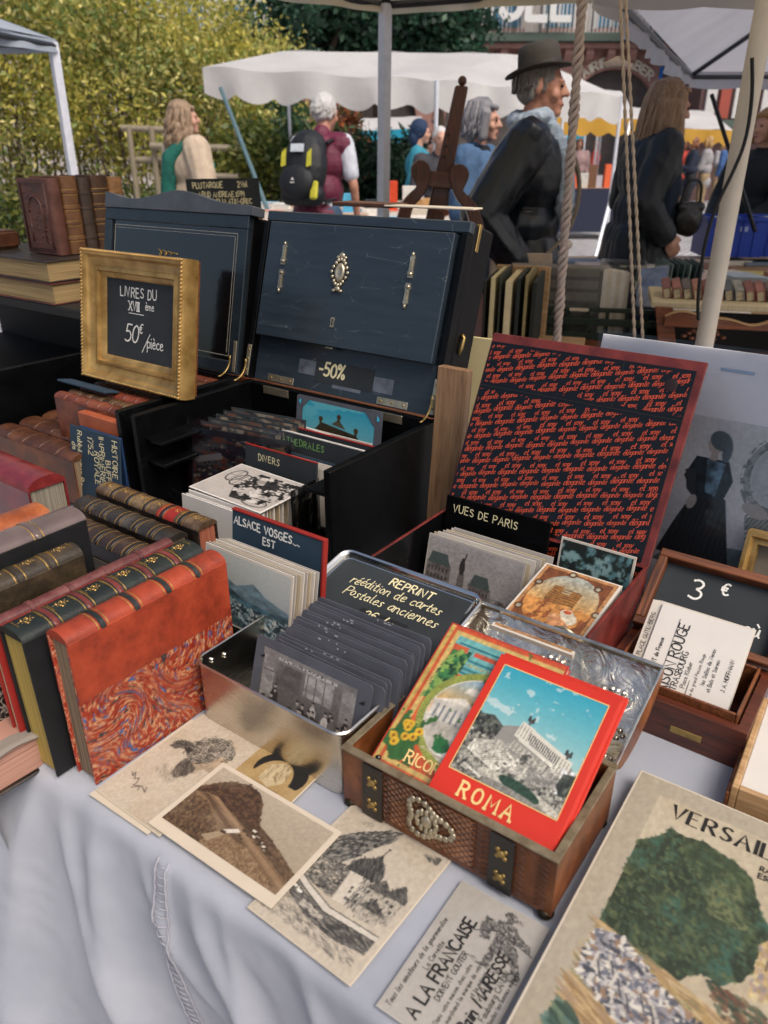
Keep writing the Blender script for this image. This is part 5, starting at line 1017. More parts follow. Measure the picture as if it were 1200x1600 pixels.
# ---- engraving in a plastic sleeve, gilt frame at its right
r = thing('sleeved_engraving', 'engraving of a lady in dark dress before a mirror, in clear plastic', 'print', TF @ lean(-.372, .935, .004, rad(15)))
B('backing_sheet', mat('pale backing sheet', 'e6e3e3', .7, var=.06, bump=.1), r, 0, .300, 0, .335, -.003, 0, bev=.0005)
picture('engraving', .165, .198, pic_lady(), r, Tr((.131, .052, .0005)))
MB().grid(24, 30, lambda s, q: (-.004+s*.308, -.002+q*.342, .0035+.0022*math.sin(s*9+q*5)*math.sin(q*11-s*4))).build('plastic_sleeve', M_sleeve, r, smooth=9)
B('blue_tape', mat('blue grey tape', '9fb2c6', .5, bump=0), r, .16, .20, .309, .3125, .0012, .0016, bev=0)
def frame_sweep(w, h, prof):
    mb = MB(); n = len(prof); vs = []
    for cx, cy, sx, sy in ((0, 0, 1, 1), (w, 0, -1, 1), (w, h, -1, -1), (0, h, 1, -1)): vs += [(cx+sx*a, cy+sy*a, b) for a, b in prof]
    fs = [(c*n+i, ((c+1) % 4)*n+i, ((c+1) % 4)*n+i+1, c*n+i+1) for c in range(4) for i in range(n-1)]
    return mb.add(vs, fs)
r = thing('gilt_frame', 'narrow gilt picture frame standing at the right edge beyond the wooden box', 'frame', TF @ lean(-.130, .915, .004, rad(14)))
frame_sweep(.20, .13, [(0, -.015), (0, .008), (.005, .010), (.009, .005), (.014, .007), (.016, -.004)]).build('moulding', M_gold, r, smooth=SM); B('backing_panel', mat('dull mount', '6f675a', .8, bump=.1), r, .015, .185, .015, .115, -.012, -.006, bev=0); B('picture_sheet', M_white, r, .04, .16, .035, .10, -.0058, -.005, bev=0)

# ---- black chest with cards, front flap folded up on its lid
def chest(M, label, w=.405, d=.262, h=.18, t0=.012):
    r = thing('black_chest', label, 'chest', M)
    B('side_wall', M_black, r, 0, t0, 0, d, 0, h, bev=.0015); B('side_wall', M_black, r, w-t0, w, 0, d, 0, h, bev=.0015); B('back_wall', M_black, r, t0+.0002, w-t0-.0002, d-t0, d, 0, h-.001, bev=.001); B('floor', M_black, r, t0+.0002, w-t0-.0002, 0, d-t0-.0002, 0, .008)
    return r
CH = chest(tf(-.992, .690, .001), 'large black chest full of postcards, its raised sky-tinted black flap bearing metal ornaments')
w, d, h = .405, .262, .18
for z in (.135, .098): B('shelf_ledge', M_black, CH, .0125, .055, .012, .19, z, z+.006, bev=.001)
B('shelf_ledge', M_black, CH, w-.055, w-.0125, .012, .09, .135, .141, bev=.001)
aL = rad(17); LM = lean(0, d, h+.002, aL)
lid = B('lid', M_black, CH, 0, w, 0, .288, -.062, -.002, LM, bev=.004)
B('lid_panel', M_skytint, lid, .012, w-.012, .001, .27, -.0018, .0006, bev=0)
for x in (.0, w-.011): B('lid_cheek', M_black, lid, x, x+.011, .0, .27, -.0018, .016, bev=.001)
B('lid_top_edge', M_skytint, lid, .0, w, .2705, .288, -.0018, .012, bev=.002)
fl = B('front_flap', M_skytint, lid, .020, w-.019, .078, .2685, .008, .022, bev=.0012)
def fitting(x, y, L):                                            # long cast mount
    mb = MB()
    for s in (-1, 1):
        mb.prism([(-.0042, .004*s), (.0042, .004*s), (.0052, .012*s), (.0036, .015*s), (.0036, .030*s), (.0046, .033*s), (.002, .037*s), (0, .042*s), (-.002, .037*s), (-.0046, .033*s), (-.0036, .030*s), (-.0036, .015*s), (-.0052, .012*s)], .0222, .0245, Tr((x, y, 0)))
        for q in range(4): mb.box(x-.002, x+.002, y+s*(.0165+q*.0035)-.0012, y+s*(.0165+q*.0035)+.0012, .0246, .0262)
        mb.ell((x, y+s*.0095, .025), (.0048, .003, .0022), 8, 5); mb.ell((x, y+s*.0385, .0245), (.0022, .003, .0018), 8, 5)
    mb.build('ornamental_mount', M_nickel, fl)
fitting(.062, .195, 1); fitting(.322, .195, 1)
mb = MB(); mb.lathe([(.001, .0222), (.0135, .0222), (.013, .0245), (.010, .0262), (.0075, .0262), (.006, .0248), (.001, .0252)], 20, Tr((.187, .196, 0)), .75, 1.15)
for q in range(16): a = q*2*PI/16; mb.ell((.187+.0145*math.cos(a)*(1+.12*math.cos(4*a)), .196+.020*math.sin(a), .0242), (.0032, .0036, .002), 7, 5)
for y, s in ((.222, 1), (.170, .9)): mb.ell((.187, y, .0242), (.0065*s, .005*s, .0024), 8, 5); mb.ell((.180, y-.003, .024), (.004, .003, .002), 7, 5); mb.ell((.194, y-.003, .024), (.004, .003, .002), 7, 5)
mb.build('cartouche_mount', M_nickel, fl, smooth=9)
mb = MB(); mb.prism([(-.0042, -.008), (.0042, -.008), (.003, -.001), (.0042, .004), (.003, .008), (-.003, .008), (-.0042, .004), (-.003, -.001)], .0222, .0232, Tr((.187, .117, 0))); e = mb.build('keyhole_plate', M_nickel, fl)
mb = MB(); mb.ell((.187, .121, .0232), (.002, .002, .0005), 8, 4); mb.prism([(-.0012, -.006), (.0012, -.006), (.0008, .003), (-.0008, .003)], .0233, .0236, Tr((.187, .118, 0))); mb.build('keyhole', M_ink, e)
B('flap_catch', M_nickel, fl, .175, .190, -.004+.078, .078-.0002, .012, .017)
B('discount_label', M_board, lid, .150, .272, .018, .054, .0008, .0014, bev=0); mb = MB(); text(mb, '-50%', .158, .029, .022, w=.17, gap=.16, jit=.03); mb.build('label_lettering', M_chalky, lid, Tr((0, 0, .0017)))
M_tape = mat('peeling clear tape', '8d93a0', .3, c2='3a4048', var=.4, scale=40, bump=.4)
for a in ((.112, .149, .026, .050), (.273, .312, .020, .044), (.19, .25, .012, .0175)): B('tape', M_tape, lid, *a, .0008, .0012, bev=0)
for x in (.045, .285): 
    hg = B('hinge', M_nickel, CH, x, x+.06, d-.0138, d-.0128, h-.016, h-.002, bev=.0005); B('hinge', M_nickel, lid, x, x+.06, .002, .014, .0008, .0022, bev=.0005)
    for q in (.008, .03, .052): MB().ell((x+q, .008, .0024), (.0022, .0022, .0008), 8, 4).build('screw', M_brass, lid)
def stay(par, x, M0=None):
    y0, z0 = d-.02, h
    B('stay_plate', M_nickel, lid if par is CH else par, x, x+.009, .004, .058, .0162, .0175, bev=.0005)
    for q in (.014, .034, .05): MB().ell((x+.0045, q, .0178), (.002, .002, .0008), 8, 4).build('screw', M_brass, lid if par is CH else par)
stay(CH, .001); stay(CH, w-.010)
for x in (.006, w-.006): MB().tube([(x, d-.045+.032*math.sin(a), h+.001+.036*(1-math.cos(a))*.9+.006) for a in [i*PI/2/8 for i in range(9)]], .0022, 6, squash=.5).build('curved_stay', M_brass, CH, smooth=9)
mb = MB(); mb.tube([(w+.0005, .10, -.02), (w+.004, .11, -.02), (w+.004, .125, -.022), (w+.0005, .13, -.02)], .003, 6); mb.build('side_catch', M_brass, lid, smooth=9); B('corner_mount', M_brass, lid, w-.006, w+.0012, .25, .2895, -.02, -.012, bev=.0008)
p = B('paper_sheet', M_paper, None, 0, .16, 0, .03, 0, .003, TF @ Tr((-.76, 1.045, .474)) @ Rz(.03)); tag(p, 'cream paper sheet lying on top of the raised black lid', 'paper')
p = B('brown_booklet', L_brown, None, 0, .12, 0, .05, 0, .006, TF @ Tr((-.87, 1.05, .472)) @ Rz(-.02)); tag(p, 'thin brown booklet on top of the raised black lid', 'booklet')

# contents of the chest
r = thing('opera_card', 'tinted opera house postcard with bright blue sky, at the chest back', 'postcard', TF @ lean(-.848, .905, .082, rad(8)))
mount_mesh(.178, .105).build('mount', M_greycard, r)
o = picture('printed_image', .150, .088, pic_opera(), r, Tr((.014, .010, .0006)), print_mat('glossy print', .35, .15))
mb = MB(); [mb.prism(q, .0009, .0014) for q in ([(.013, .099), (.013, .082), (.028, .099)], [(.165, .099), (.165, .078), (.145, .099)])]; mb.build('mount_corner', M_greycard, r)
mb = MB(); [mb.prism(q, .0002, .0006) for q in ([(.004, .094), (.010, .098), (.009, .088)], [(.168, .098), (.173, .09), (.168, .088)])]; mb.build('mount_slit', mat('blue print showing', '39a9c4', .5, bump=0), r)
for k, (u, v, z, w_, lab, edge, txt, tx) in enumerate(((-.835, .872, .148, .19, 'plain white card slanting in front of the opera postcard', M_white, None, None), (-.80, .850, .150, .165, 'dark divider lettered DIVERS in green, second row of the chest', M_red, 'DIVERS', M_green), (-.832, .828, .150, .185, 'dark divider lettered CATHEDRALES in green, in the chest', M_white, 'CATHEDRALES', M_green), (-.850, .782, .133, .150, 'dark divider with red edge lettered DIVERS in cream, front of the chest', M_red, 'DIVERS', M_chalky))):
    r = thing('divider' if txt else 'blank_card', lab, 'divider' if txt else 'card', TF @ lean(u, v, z-.118, rad(6)) @ Rz(rad(-3.5) if k == 0 else 0)); B('board', M_board if txt else M_white, r, 0, w_, 0, .118, -.003, 0, bev=.0006)
    if txt: B('coloured_edge', edge, r, 0, w_, .1182, .1202, -.003, .0003, bev=.0003); mb = MB(); text(mb, txt, .03 if k != 2 else .012, .1 if k < 3 else .098, .0105, w=.13, gap=.28, jit=.05); mb.build('lettering', tx, r, Tr((0, 0, .0004)))
for k in range(11):
    r = thing('thin_divider', ORD[k]+' thin divider from the front in the packed right half of the black chest', 'divider', TF @ lean(-.822+rng.uniform(-.012, .012), .800+.0085*k, .022+.0015*k, rad(5+rng.uniform(-2, 2))), 'thin dividers in the black chest'); B('board', (M_board, M_pad, M_bluecard, M_board)[k % 4], r, 0, .165, 0, (.096 if k < 4 else .108)+rng.uniform(-.006, .004), -.0016, 0, bev=.0004)
    B('coloured_edge', (M_red, M_white, M_greycard)[k % 3], r, 0, .165, -.0004, .0, -.0016, .0, bev=0)
for k in range(5): card('postcard', ORD[k]+' postcard from the front between the dividers in the black chest', TF @ lean(-.83+.004*k, .795+.006*k+(.022 if k > 3 else 0), .03, rad(5)), .14, .092, None, M_pad, group='postcards between the chest dividers')
r = thing('sleeved_card', 'dark coloured picture card in a stiff clear sleeve at the left inside the chest', 'card', TF @ lean(-.955, .758, .046, rad(10), rad(14))); B('card_stock', M_board, r, .006, .19, 0, .100, -.001, 0, bev=0); picture('printed_image', .175, .085, pic_sleeve(), r, Tr((.01, .005, .0004)), print_mat('glossy print', .35, .15)); MB().box(0, .198, -.003, .116, .002, .0026).build('clear_sleeve', M_sleeve, r)
for k in range(5):
    card('dark_card', ORD[k]+' dark picture card from the front behind the clear sleeve in the chest', TF @ lean(-.955+.006*k, .785+.012*k, .050+.004*k, rad(8), rad(8)), .15, .10, pic_plain(80+k, '23262b', ['4a4f4a', '6d4a38', '8d8270'], 9), M_board, group='dark cards in the left of the chest')
# row of postcards in front of the chest, one lying on top
for k in range(22):
    card('postcard', ORD[k-1]+' postcard behind the blank front card of the tight row before the chest' if k else 'blank white card at the front of the tight postcard row before the chest', TF @ lean(-.833+rng.uniform(-.003, .004), .640+.0058*k, .004+rng.uniform(0, .004), rad(4)), .142, .098, None, M_white if k < 4 else (M_pad if k % 3 else mat('yellowed card', 'a8977a', .85, bump=.1)), .0022, group='tight postcard row before the chest')
r = card('cycle_postcard', 'postcard with a dark cycling drawing lying on top of the tight postcard row', TF @ Tr((-.835, .662, .1085)) @ Rz(rad(-2)) @ Rx(rad(2)), .150, .104, pic_cycle(), M_white)
p = MB().box(0, .001, 0, .06, .0, .11).build('clear_divider', M_sleeve, None, tf(-.668, .70, .02)); tag(p, 'clear plastic divider standing at the right end of the postcard row', 'divider')
# low black tray with the mountain views
r = thing('card_tray', 'low black tray holding the mountain view postcards', 'tray', tf(-.655, .498, 0)); mb = MB(); mb.box(0, .165, 0, .004, 0, .05); mb.box(0, .165, .066, .07, 0, .05); mb.box(0, .004, .0042, .0658, 0, .05); mb.box(.161, .165, .0042, .0658, 0, .05); mb.box(.0042, .1608, .0042, .0658, 0, .004); mb.build('tray', M_black, r)
r = thing('divider', 'slate divider with red edge lettered ALSACE VOSGES EST behind the mountain postcard', 'divider', TF @ lean(-.635, .550, .052, rad(7))); B('board', M_bluecard, r, 0, .142, 0, .112, -.004, 0, bev=.0006); B('coloured_edge', M_red, r, 0, .1455, .1122, .1145, -.006, .0012, bev=.0005); B('coloured_edge', M_red, r, .1422, .1455, 0, .112, -.006, .0012, bev=.0005)
mb = MB(); text(mb, 'ALSACE VOSGES....', .004, .096, .0098, w=.19, gap=.2, jit=.04); text(mb, 'EST', .052, .082, .0092, w=.2, gap=.22, jit=.04); mb.build('lettering', M_chalk, r, Tr((0, 0, .0004)))
for k in range(8):
    r = card('postcard', 'blue-tinted postcard of a mountain valley, front of the row under the ALSACE divider' if k == 0 else ORD[k-1]+' postcard behind the mountain valley card', TF @ lean(-.642+.0030*k+rng.uniform(-.001, .001), .508+.0026*k, .044+.0006*k+rng.uniform(0, .0025), rad(10)), .140, .091, pic_mountain() if k == 0 else None, CARDM[k % 3], group='postcards under the ALSACE divider')
r = thing('price_card', 'small dark rounded card with faint lettering leaning on the ribbed books', 'card', TF @ lean(-.845, .462, .004, rad(4))); MB().prism(rr(.10, .085, .016, 5), -.0015, 0).build('card_stock', mat('dark worn card', '3b342c', .7, c2='5c5346', var=.3, bump=.2), r)
mb = MB()
for q, s in enumerate(('LOUIS', 'MDCCL', 'TOME II', 'RELIE')): text(mb, s, .03, .06-q*.016, .008, w=.1, jit=.1)
mb.build('lettering', mat('faded ink', '17130f', .8, bump=0), r, Tr((0, 0, .0004)))

# ---- second chest with glazed lid, brown books and the framed price board
C2 = chest(tf(-1.425, .690, .001), 'second black chest at the left with a glazed, white-lined lid, holding brown leather books')
LM = lean(0, d, h+.002, rad(13)); lid2 = B('lid', M_black, C2, 0, w, 0, .275, -.05, -.002, LM, bev=.003)
M_lacq = mat('black lacquer glass', '07090b', .08, var=.2, bump=.15, bscale=18, bdist=.003, spec=.7, coat=.6, rvar=.04)
for a in ((0, w, 0, .022), (0, w, .253, .275), (0, .022, .0222, .2528), (w-.022, w, .0222, .2528)): B('lid_frame', mat('dark slate lacquer', '1c252c', .3, var=.3, bump=.1, coat=.3), lid2, *a, -.0018, .008, bev=.001)
B('glazed_panel', M_lacq, lid2, .0222, w-.0222, .0222, .2528, -.0018, .003, bev=0)
for a in ((.028, w-.028, .244, .2449), (.028, w-.028, .030, .0309), (.028, .0289, .0312, .2438), (w-.0289, w-.028, .0312, .2438), (.034, w-.034, .239, .2395), (w-.0345, w-.034, .036, .238)): B('inlay_line', mat('ivory inlay', '9a978c', .5, bump=0), lid2, *a, .0031, .0036, bev=0)
MB().prism([(0, .2752), (w+.01, .2752), (w+.01, .290)]+[(w*(1-i/24), .292+.020*math.exp(-((i/24-.45)/.2)**2)+.012*math.exp(-((i/24-1)/.12)**2)) for i in range(25)], -.02, .010).build('wavy_crest', mat('grey wood crest', '43474d', .45, var=.3, scale=20, bump=.2), lid2, bev=.0008)
mb = MB(); mb.tube([(.165+.0022*i+.006*math.sin(i*.9), .199+.006*math.cos(i*.9)*(1-i/30), .0042) for i in range(24)], .0009, 5); mb.build('gilt_flourish', M_goldline, lid2, smooth=9)
for x in (w-.010,): B('stay_plate', M_nickel, lid2, x, x+.008, .004, .06, .009, .0102, bev=.0005)
MB().tube([(w-.006, d-.045+.032*math.sin(a), h+.008+.032*(1-math.cos(a))) for a in [i*PI/2/8 for i in range(9)]], .0022, 6, squash=.5).build('curved_stay', M_brass, C2, smooth=9)
bt = [('5e2b18', '8a4a2a'), ('47301f', '6d4b33'), ('6b2f1c', '934a30'), ('3d2417', '63402c')]
for k in range(9):
    T = .026+.008*rng.random(); cm = leather('shelf calf %d' % (k % 4), *bt[k % 4])
    book('shelf_book', ORD[k]+' brown leather volume from the front in the left chest, under the gilt frame', tf(-1.235, .712+k*.0262+.024, .010) @ Rz(-PI/2), .0255, .185, .158+.004*rng.random(), cm, cm, M_pagesdark, 5, 1 if k % 2 else 0, group='row of brown books in the left chest')
for k in range(3):
    simple_book('orange_book', ('front', 'middle', 'rear')[k]+' one of three slim orange books standing by the black chest wall', TF @ Tr((-1.092+.002*k, .708+.0295*k, .122+.003*k)) @ Rx(PI/2) @ Tr((0, 0, -.013)) @ Rz(-PI/2), .068, .105, .026, mat('orange leather pad', '9a4a2c', .55, c2='b5623d', var=.2, scale=30, bump=.25), M_pagesdark)
r = thing('blue_card', 'slate blue card with sideways cream handwriting leaning on the orange books', 'card', TF @ lean(-1.150, .662, .010, rad(8), rad(1))); B('board', M_bluecard, r, 0, .132, 0, .128, -.003, 0, bev=.0005)
mb = MB()
def dtext(s, x, y, z): text(mb, s, 0, 0, z, w=.13, gap=.2, jit=.06, path=lambda a, b: (x+b, y-a))
for s, x, y, z in (('HISTOIRE N', .113, .122, .0125), ('BUFFON', .096, .085, .0125), ('IMPRIMERIE', .080, .122, .0125), ('ROYALE', .066, .095, .0125), ('1752', .050, .118, .013), ('Rubbé, sous Ps', .022, .122, .012), ('de Louis XV', .006, .10, .012)): dtext(s, x, y, z)
mb.build('lettering', M_chalky, r, Tr((0, 0, .0004)))
o = B('blue_board', mat('deep blue board', '1c3355', .5, bump=.1), None, 0, .11, 0, .004, 0, .125, TF @ Tr((-1.13, .685, .012))); tag(o, 'deep blue board standing just behind the slate blue card', 'board')
FR = thing('price_board', 'gilt frame with a black price board chalked 50€ pièce, standing on the brown books', 'frame', TF @ lean(-1.243, .782, .184, rad(10)))
w2, h2 = .268, .222
frame_sweep(w2, h2, [(.001, -.026), (0, -.006), (.001, .004), (.004, .008), (.008, .006), (.011, .001), (.017, -.004), (.026, -.006), (.029, -.004), (.034, -.004), (.036, -.010), (.041, -.012), (.045, -.016)]).build('moulding', M_gold, FR, smooth=SM)
mb = MB()
for a, b, hor in ((0, w2, 1), (0, h2, 0)):
    n = int((b-a)/.006)
    for k in range(n):
        q = a+.003+k*.006
        for e in ((.0035, h2-.0035) if hor else (.0035, w2-.0035)): mb.ell((0, 0, 0), (.0036, .0021, .0022), 6, 4, Tr((q, e, .007) if hor else (e, q, .007)) @ Rz(.7 if hor else .9))
rp = mb.build('rope_moulding', M_gold, FR, smooth=9)
B('blackboard', M_board, FR, .044, w2-.044, .044, h2-.044, -.022, -.0165, bev=0); B('back_board', M_oak, FR, .004, w2-.004, .004, h2-.004, -.032, -.0262, bev=0)
mb = MB(); text(mb, 'LIVRES DU', .083, .150, .0155, w=.12, gap=.25, jit=.06); text(mb, 'XVIII', .106, .128, .0145, w=.13, gap=.14, serif=.1); text(mb, 'ème', .150, .132, .0135, w=.1, gap=.1); mb.box(.106, .146, .1225, .1236, 0, .0002); text(mb, '50', .095, .074, .030, w=.085, gap=.14, slant=.2); text(mb, '€', .134, .092, .016, w=.12, slant=.2); text(mb, '/', .144, .066, .026, w=.06, slant=.3); text(mb, 'pièce', .156, .070, .019, w=.1, gap=.1); mb.build('chalk_lettering', M_chalk, FR, Tr((0, 0, -.0155)))
o = B('dark_ledge', M_bluecard, None, 0, .14, 0, .03, 0, .004, TF @ Tr((-1.27, .742, .178)) @ Rx(rad(-12))); tag(o, 'thin dark board lying on the brown books below the gilt frame', 'board')

# ---- dark cabinet at the far left with big books
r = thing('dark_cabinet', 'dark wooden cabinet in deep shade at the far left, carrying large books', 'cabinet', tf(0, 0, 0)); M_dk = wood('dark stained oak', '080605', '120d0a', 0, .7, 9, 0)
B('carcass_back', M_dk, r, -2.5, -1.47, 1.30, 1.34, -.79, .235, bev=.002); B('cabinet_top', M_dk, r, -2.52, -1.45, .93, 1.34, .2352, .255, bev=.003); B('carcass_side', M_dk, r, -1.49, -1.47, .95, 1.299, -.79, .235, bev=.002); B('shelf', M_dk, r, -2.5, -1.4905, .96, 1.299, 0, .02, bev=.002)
for k, (z0, z1, u1, lab, pg) in enumerate(((.2555, .300, -1.545, 'thick folio lying flat at the bottom of the stack on the dark cabinet', M_pages), (.3008, .345, -1.552, 'thick folio with dull page edges lying on top of the stack on the dark cabinet', M_pages))):
    q = thing('flat_folio', lab, 'book', tf(-1.93, .93, z0)); W_ = u1+1.93; H_ = z1-z0
    cm = (leather('folio red brown', '4a1d14', '6d2f20'), L_dark)[k]
    B('lower_cover', cm, q, 0, W_, 0, .30, 0, .003); B('upper_cover', cm, q, 0, W_, 0, .30, H_-.003, H_); MB().box(.004, W_-.004, .005, .295, .0031, H_-.0031).build('page_block', pages('folio edges', '9a8258', '6b5636', 2, 500), q); B('spine', cm, q, 0, W_, .2951, .304, .0031, H_-.0031)
ub = [(.030, '4d2a1e', 'tall book with an embossed brown cover, nearest of those standing on the cabinet'), (.040, '5e3c1f', 'brown spine book second among those standing on the cabinet'), (.030, '33241a', 'dark spine book third among those standing on the cabinet'), (.045, '40260f', 'mottled dark book fourth among those standing on the cabinet'), (.036, '8a6238', 'light tan book rearmost of those standing on the cabinet')]
v = 1.0
for k, (T, c0, lab) in enumerate(ub):
    cm = leather('standing calf %d' % k, c0)
    # spine faces +u, book upright, thickness along v
    M = tf(-1.725, v, .347) @ Matrix(((0, 0, 1, 0), (1, 0, 0, 0), (0, 1, 0, 0), (0, 0, 0, 1))) @ I4
    q = book('standing_book', lab, M, T, .155+.004*(k % 2), .122, cm, cm, M_pages, 4 if k else 0, 1 if k in (1, 3) else 0)
    if k == 0:
        mb = MB()
        for e in (.008, .012): mb.tube([(-.0004, e, e), (-.0004, .155-e, e), (-.0004, .155-e, .112-e), (-.0004, e, .112-e), (-.0004, e, e)], .0011, 5)
        mb.tube([(-.0004, .03+.06*(1 if 0 < t < 1 else 0)*1, .06) for t in (0, 1)], .001, 5)
        mb.tube([(-.0006, .025, .03), (-.0006, .085, .03)]+[(-.0006, .085+.035*math.sin(a), .056-.026*math.cos(a)) for a in [i*PI/10 for i in range(11)]]+[(-.0006, .025, .082)], .002, 6)
        for i in range(60): a = rng.uniform(0, PI*2); x = rng.uniform(.02, .135); y = rng.uniform(.018, .1); mb.ell((-.0002, x, y), (.0011, .003, .003), 6, 4)
        mb.build('embossed_arch', cm, q, smooth=9)
    v += T+.002
q = thing('small_shelf_book', 'small dark book with a black ribbon lying at the left edge on the cabinet stack', 'book', tf(-1.93, .945, .3465)); B('cover', L_brown, q, 0, .10, 0, .10, 0, .04, bev=.006, seg=3); MB().tube([(.10, .03, .022), (.108, .03, .02), (.110, .04, .016)], .003, 6).build('ribbon', M_ink, q)
# plain boards beside the chests
o = B('wooden_board', wood('tan board wood', '6d5038', '957454', 2), None, 0, .05, 0, .016, 0, .27, TF @ lean(-.575, .90, .004, rad(5)) @ Rx(-PI/2)); tag(o, 'upright brown wooden board between the black chest and the script lid', 'board')
o = B('pale_folder', mat('pale yellow paper', 'c7b98c', .8, var=.08, bump=.1), None, 0, .075, 0, .004, 0, .28, TF @ Tr((-.640, 1.085, .001)) @ Rz(.1)); tag(o, 'pale yellow paper folder standing behind the black chest corner', 'folder')
# ---------------------------------------------------------------- stalls, canopies, poles
M_cream = canvas_mat('cream canvas', 'd8cdb2', .6); M_greyc = canvas_mat('grey canvas', 'c6c4c8', .6); M_whitec = canvas_mat('white canvas', 'd6d4d2', .35); M_alu = mat('painted aluminium', 'd2d4dc', .4, .2, var=.1, bump=.05)
M_yellow = canvas_mat('yellow canvas', 'cf9f3c', .35); M_turq = canvas_mat('turquoise canvas', '1f9dbd', .35); M_steel = mat('dark steel tube', '4a4c50', .4, .7, bump=0)
def canopy(name, label, P, e1, L1, e2, L2, peak, hv, m, scal=0, valm=None, ribs=True, stripe=0, group=None):
    """P: corner (top of the valance); e1,e2 unit directions in plan"""
    r = thing(name, label, 'canopy', Tr(P), group); e1, e2 = Vector((*e1, 0)).normalized(), Vector((*e2, 0)).normalized()
    def fn(s, q):
        k = 1-max(abs(s-.5), abs(q-.5))*2; sag = -.05*math.sin(PI*s)*math.sin(PI*q)*math.sin(8*k)*.6
        return e1*L1*s+e2*L2*q+Vector((0, 0, peak*k+sag*.3-.04*math.sin(PI*s)*(1-k)*0))
    MB().grid(30, 30, fn).build('roof', m, r, smooth=9)
    for a, b, L in ((Vector((0, 0, 0)), e1, L1), (Vector((0, 0, 0)), e2, L2), (e2*L2, e1, L1), (e1*L1, e2, L2)):
        n = max(12, int(L/.035))
        def vf(s, q):
            x = s*L; dn = hv*q+(scal*abs(math.sin(x*PI/.32))*q if scal else 0)
            nrm = Vector((-b.y, b.x, 0)); w_ = .02*math.sin(x*9)*q+.012*math.sin(x*23+1)*q
            return a+b*x+nrm*w_+Vector((0, 0, -dn-.012*math.sin(s*PI)))
        MB().grid(n, 6, vf).build('valance', valm or m, r, smooth=9)
    if ribs:
        c = e1*L1*.5+e2*L2*.5
        for p in (Vector((0, 0, 0)), e1*L1, e2*L2, e1*L1+e2*L2): MB().tube([p+Vector((0, 0, -.02)), c+Vector((0, 0, peak-.06))], .014, 6).build('rib', M_steel, r)
        for p, q in ((Vector((0, 0, 0)), e1*L1), (Vector((0, 0, 0)), e2*L2), (e2*L2, e2*L2+e1*L1), (e1*L1, e1*L1+e2*L2)): MB().tube([p+Vector((0, 0, -.03)), q+Vector((0, 0, -.03))], .014, 6).build('cross_bar', M_steel, r)
    return r
def pole(name, label, top, bot, rd, m, sq=False, extra=None):
    r = thing(name, label, 'pole', Tr(bot)); t = Vector(top)-Vector(bot)
    if sq: MB().tube([(0, 0, 0), t], rd*1.2, 4).build('shaft', m, r)
    else: MB().tube([(0, 0, 0), t], rd, 14).build('shaft', m, r, smooth=SM)
    MB().box(-.06, .06, -.06, .06, 0, .008).build('foot_plate', m, r)
    return r
# own stall roof: its far corner shows at the top centre
PA = at(600, -6, 3.5)
canopy('stall_canopy', 'cream canvas stall roof whose corner valance hangs at the top centre above the books', PA, (.92, -.386), 2.9, (-.7, -.72), 2.1, .5, .058, M_cream)
b = at(594, 345, 3.46); pole('tent_pole', 'pale square aluminium tent pole at the centre behind the black chest', at(602, 6, 3.48), (b.x, b.y, 0), .022, M_alu, True)
PB = at(1082, 112, 5.6)
canopy('stall_canopy', 'grey canvas roof at the top right seen from below with dark ribs', PB, (1, .02), 2.8, (-.414, -.91), 3.3, .75, .085, M_greyc, .012)
b = at(1098, 545, 2.02); pole('tent_pole', 'thick cream round tent pole at the right in front of the wooden rack', Vector((b.x+.005, b.y, 2.3)), (b.x, b.y, 0), .0235, mat('cream enamel pole', 'cfc5b6', .4, var=.06, bump=.05))
PC = at(88, 62, 4.6)
c = canopy('stall_canopy', 'pale grey-blue canvas corner at the top left edge', PC, (-1, .05), 2.6, (-.25, -.97), 1.2, .5, .06, canvas_mat('blue grey canvas', 'a9b2bd', .3))
mb = MB()
for k in range(14): x = -.02-k*.022; mb.ell((x, -.1, .14+.02*math.sin(k)), (.007, .002, .006), 6, 4)
b = at(116, 290, 4.55); pole('tent_pole', 'pale square tent pole at the left in front of the yellow-green shrubs', at(82, 66, 4.58), (b.x, b.y, 0), .024, M_alu, True)
mb = MB(); text(mb, 'STRASBOURG', 0, 0, .045, w=.2, gap=.25)
mb.build('printed_name', mat('faded print', '7a3a48', .8, bump=0), c, Tr((-.62, -.62, .20)) @ Rz(rad(3)) @ Rx(rad(55)))
# white market canopy in the middle distance
PM = at(683, 125, 9.0)
canopy('market_canopy', 'large white market canopy with scalloped valance in the middle of the picture', PM, (.97, .2), 3.1, (-.96, .12), 3.15, .0, .28, M_whitec, .09, ribs=False)
cm = [o for o in col.objects if o.name.startswith('market_canopy')][-1]
for o in list(cm.children): bpy.data.objects.remove(o)
Lp, Mp, Rp = at(316, 105, 9.2)-PM, Vector((0, 0, 0)), at(972, 150, 10.6)-PM
T1, T2 = at(440, 80, 10.2)-PM, at(790, 84, 10.8)-PM
def quad(a, b, c_, d_, sag=.05):
    return lambda s, q: (a*(1-s)+b*s)*(1-q)+(d_*(1-s)+c_*s)*q+Vector((0, 0, -sag*math.sin(PI*s)*math.sin(PI*q)+.015*math.sin(s*17)*(1-q)))
MB().grid(40, 10, quad(Lp, Mp, T2, T1)).build('roof', M_whitec, cm, smooth=9); MB().grid(30, 10, quad(Mp, Rp, T2+Vector((.3, .2, 0)), T2)).build('roof', M_whitec, cm, smooth=9)
Bk1, Bk2 = Lp+Vector((.6, 2.6, .1)), Rp+Vector((-.2, 2.4, .1)); MB().grid(20, 8, quad(T1, T2, Bk2, Bk1)).build('roof', M_whitec, cm, smooth=9)
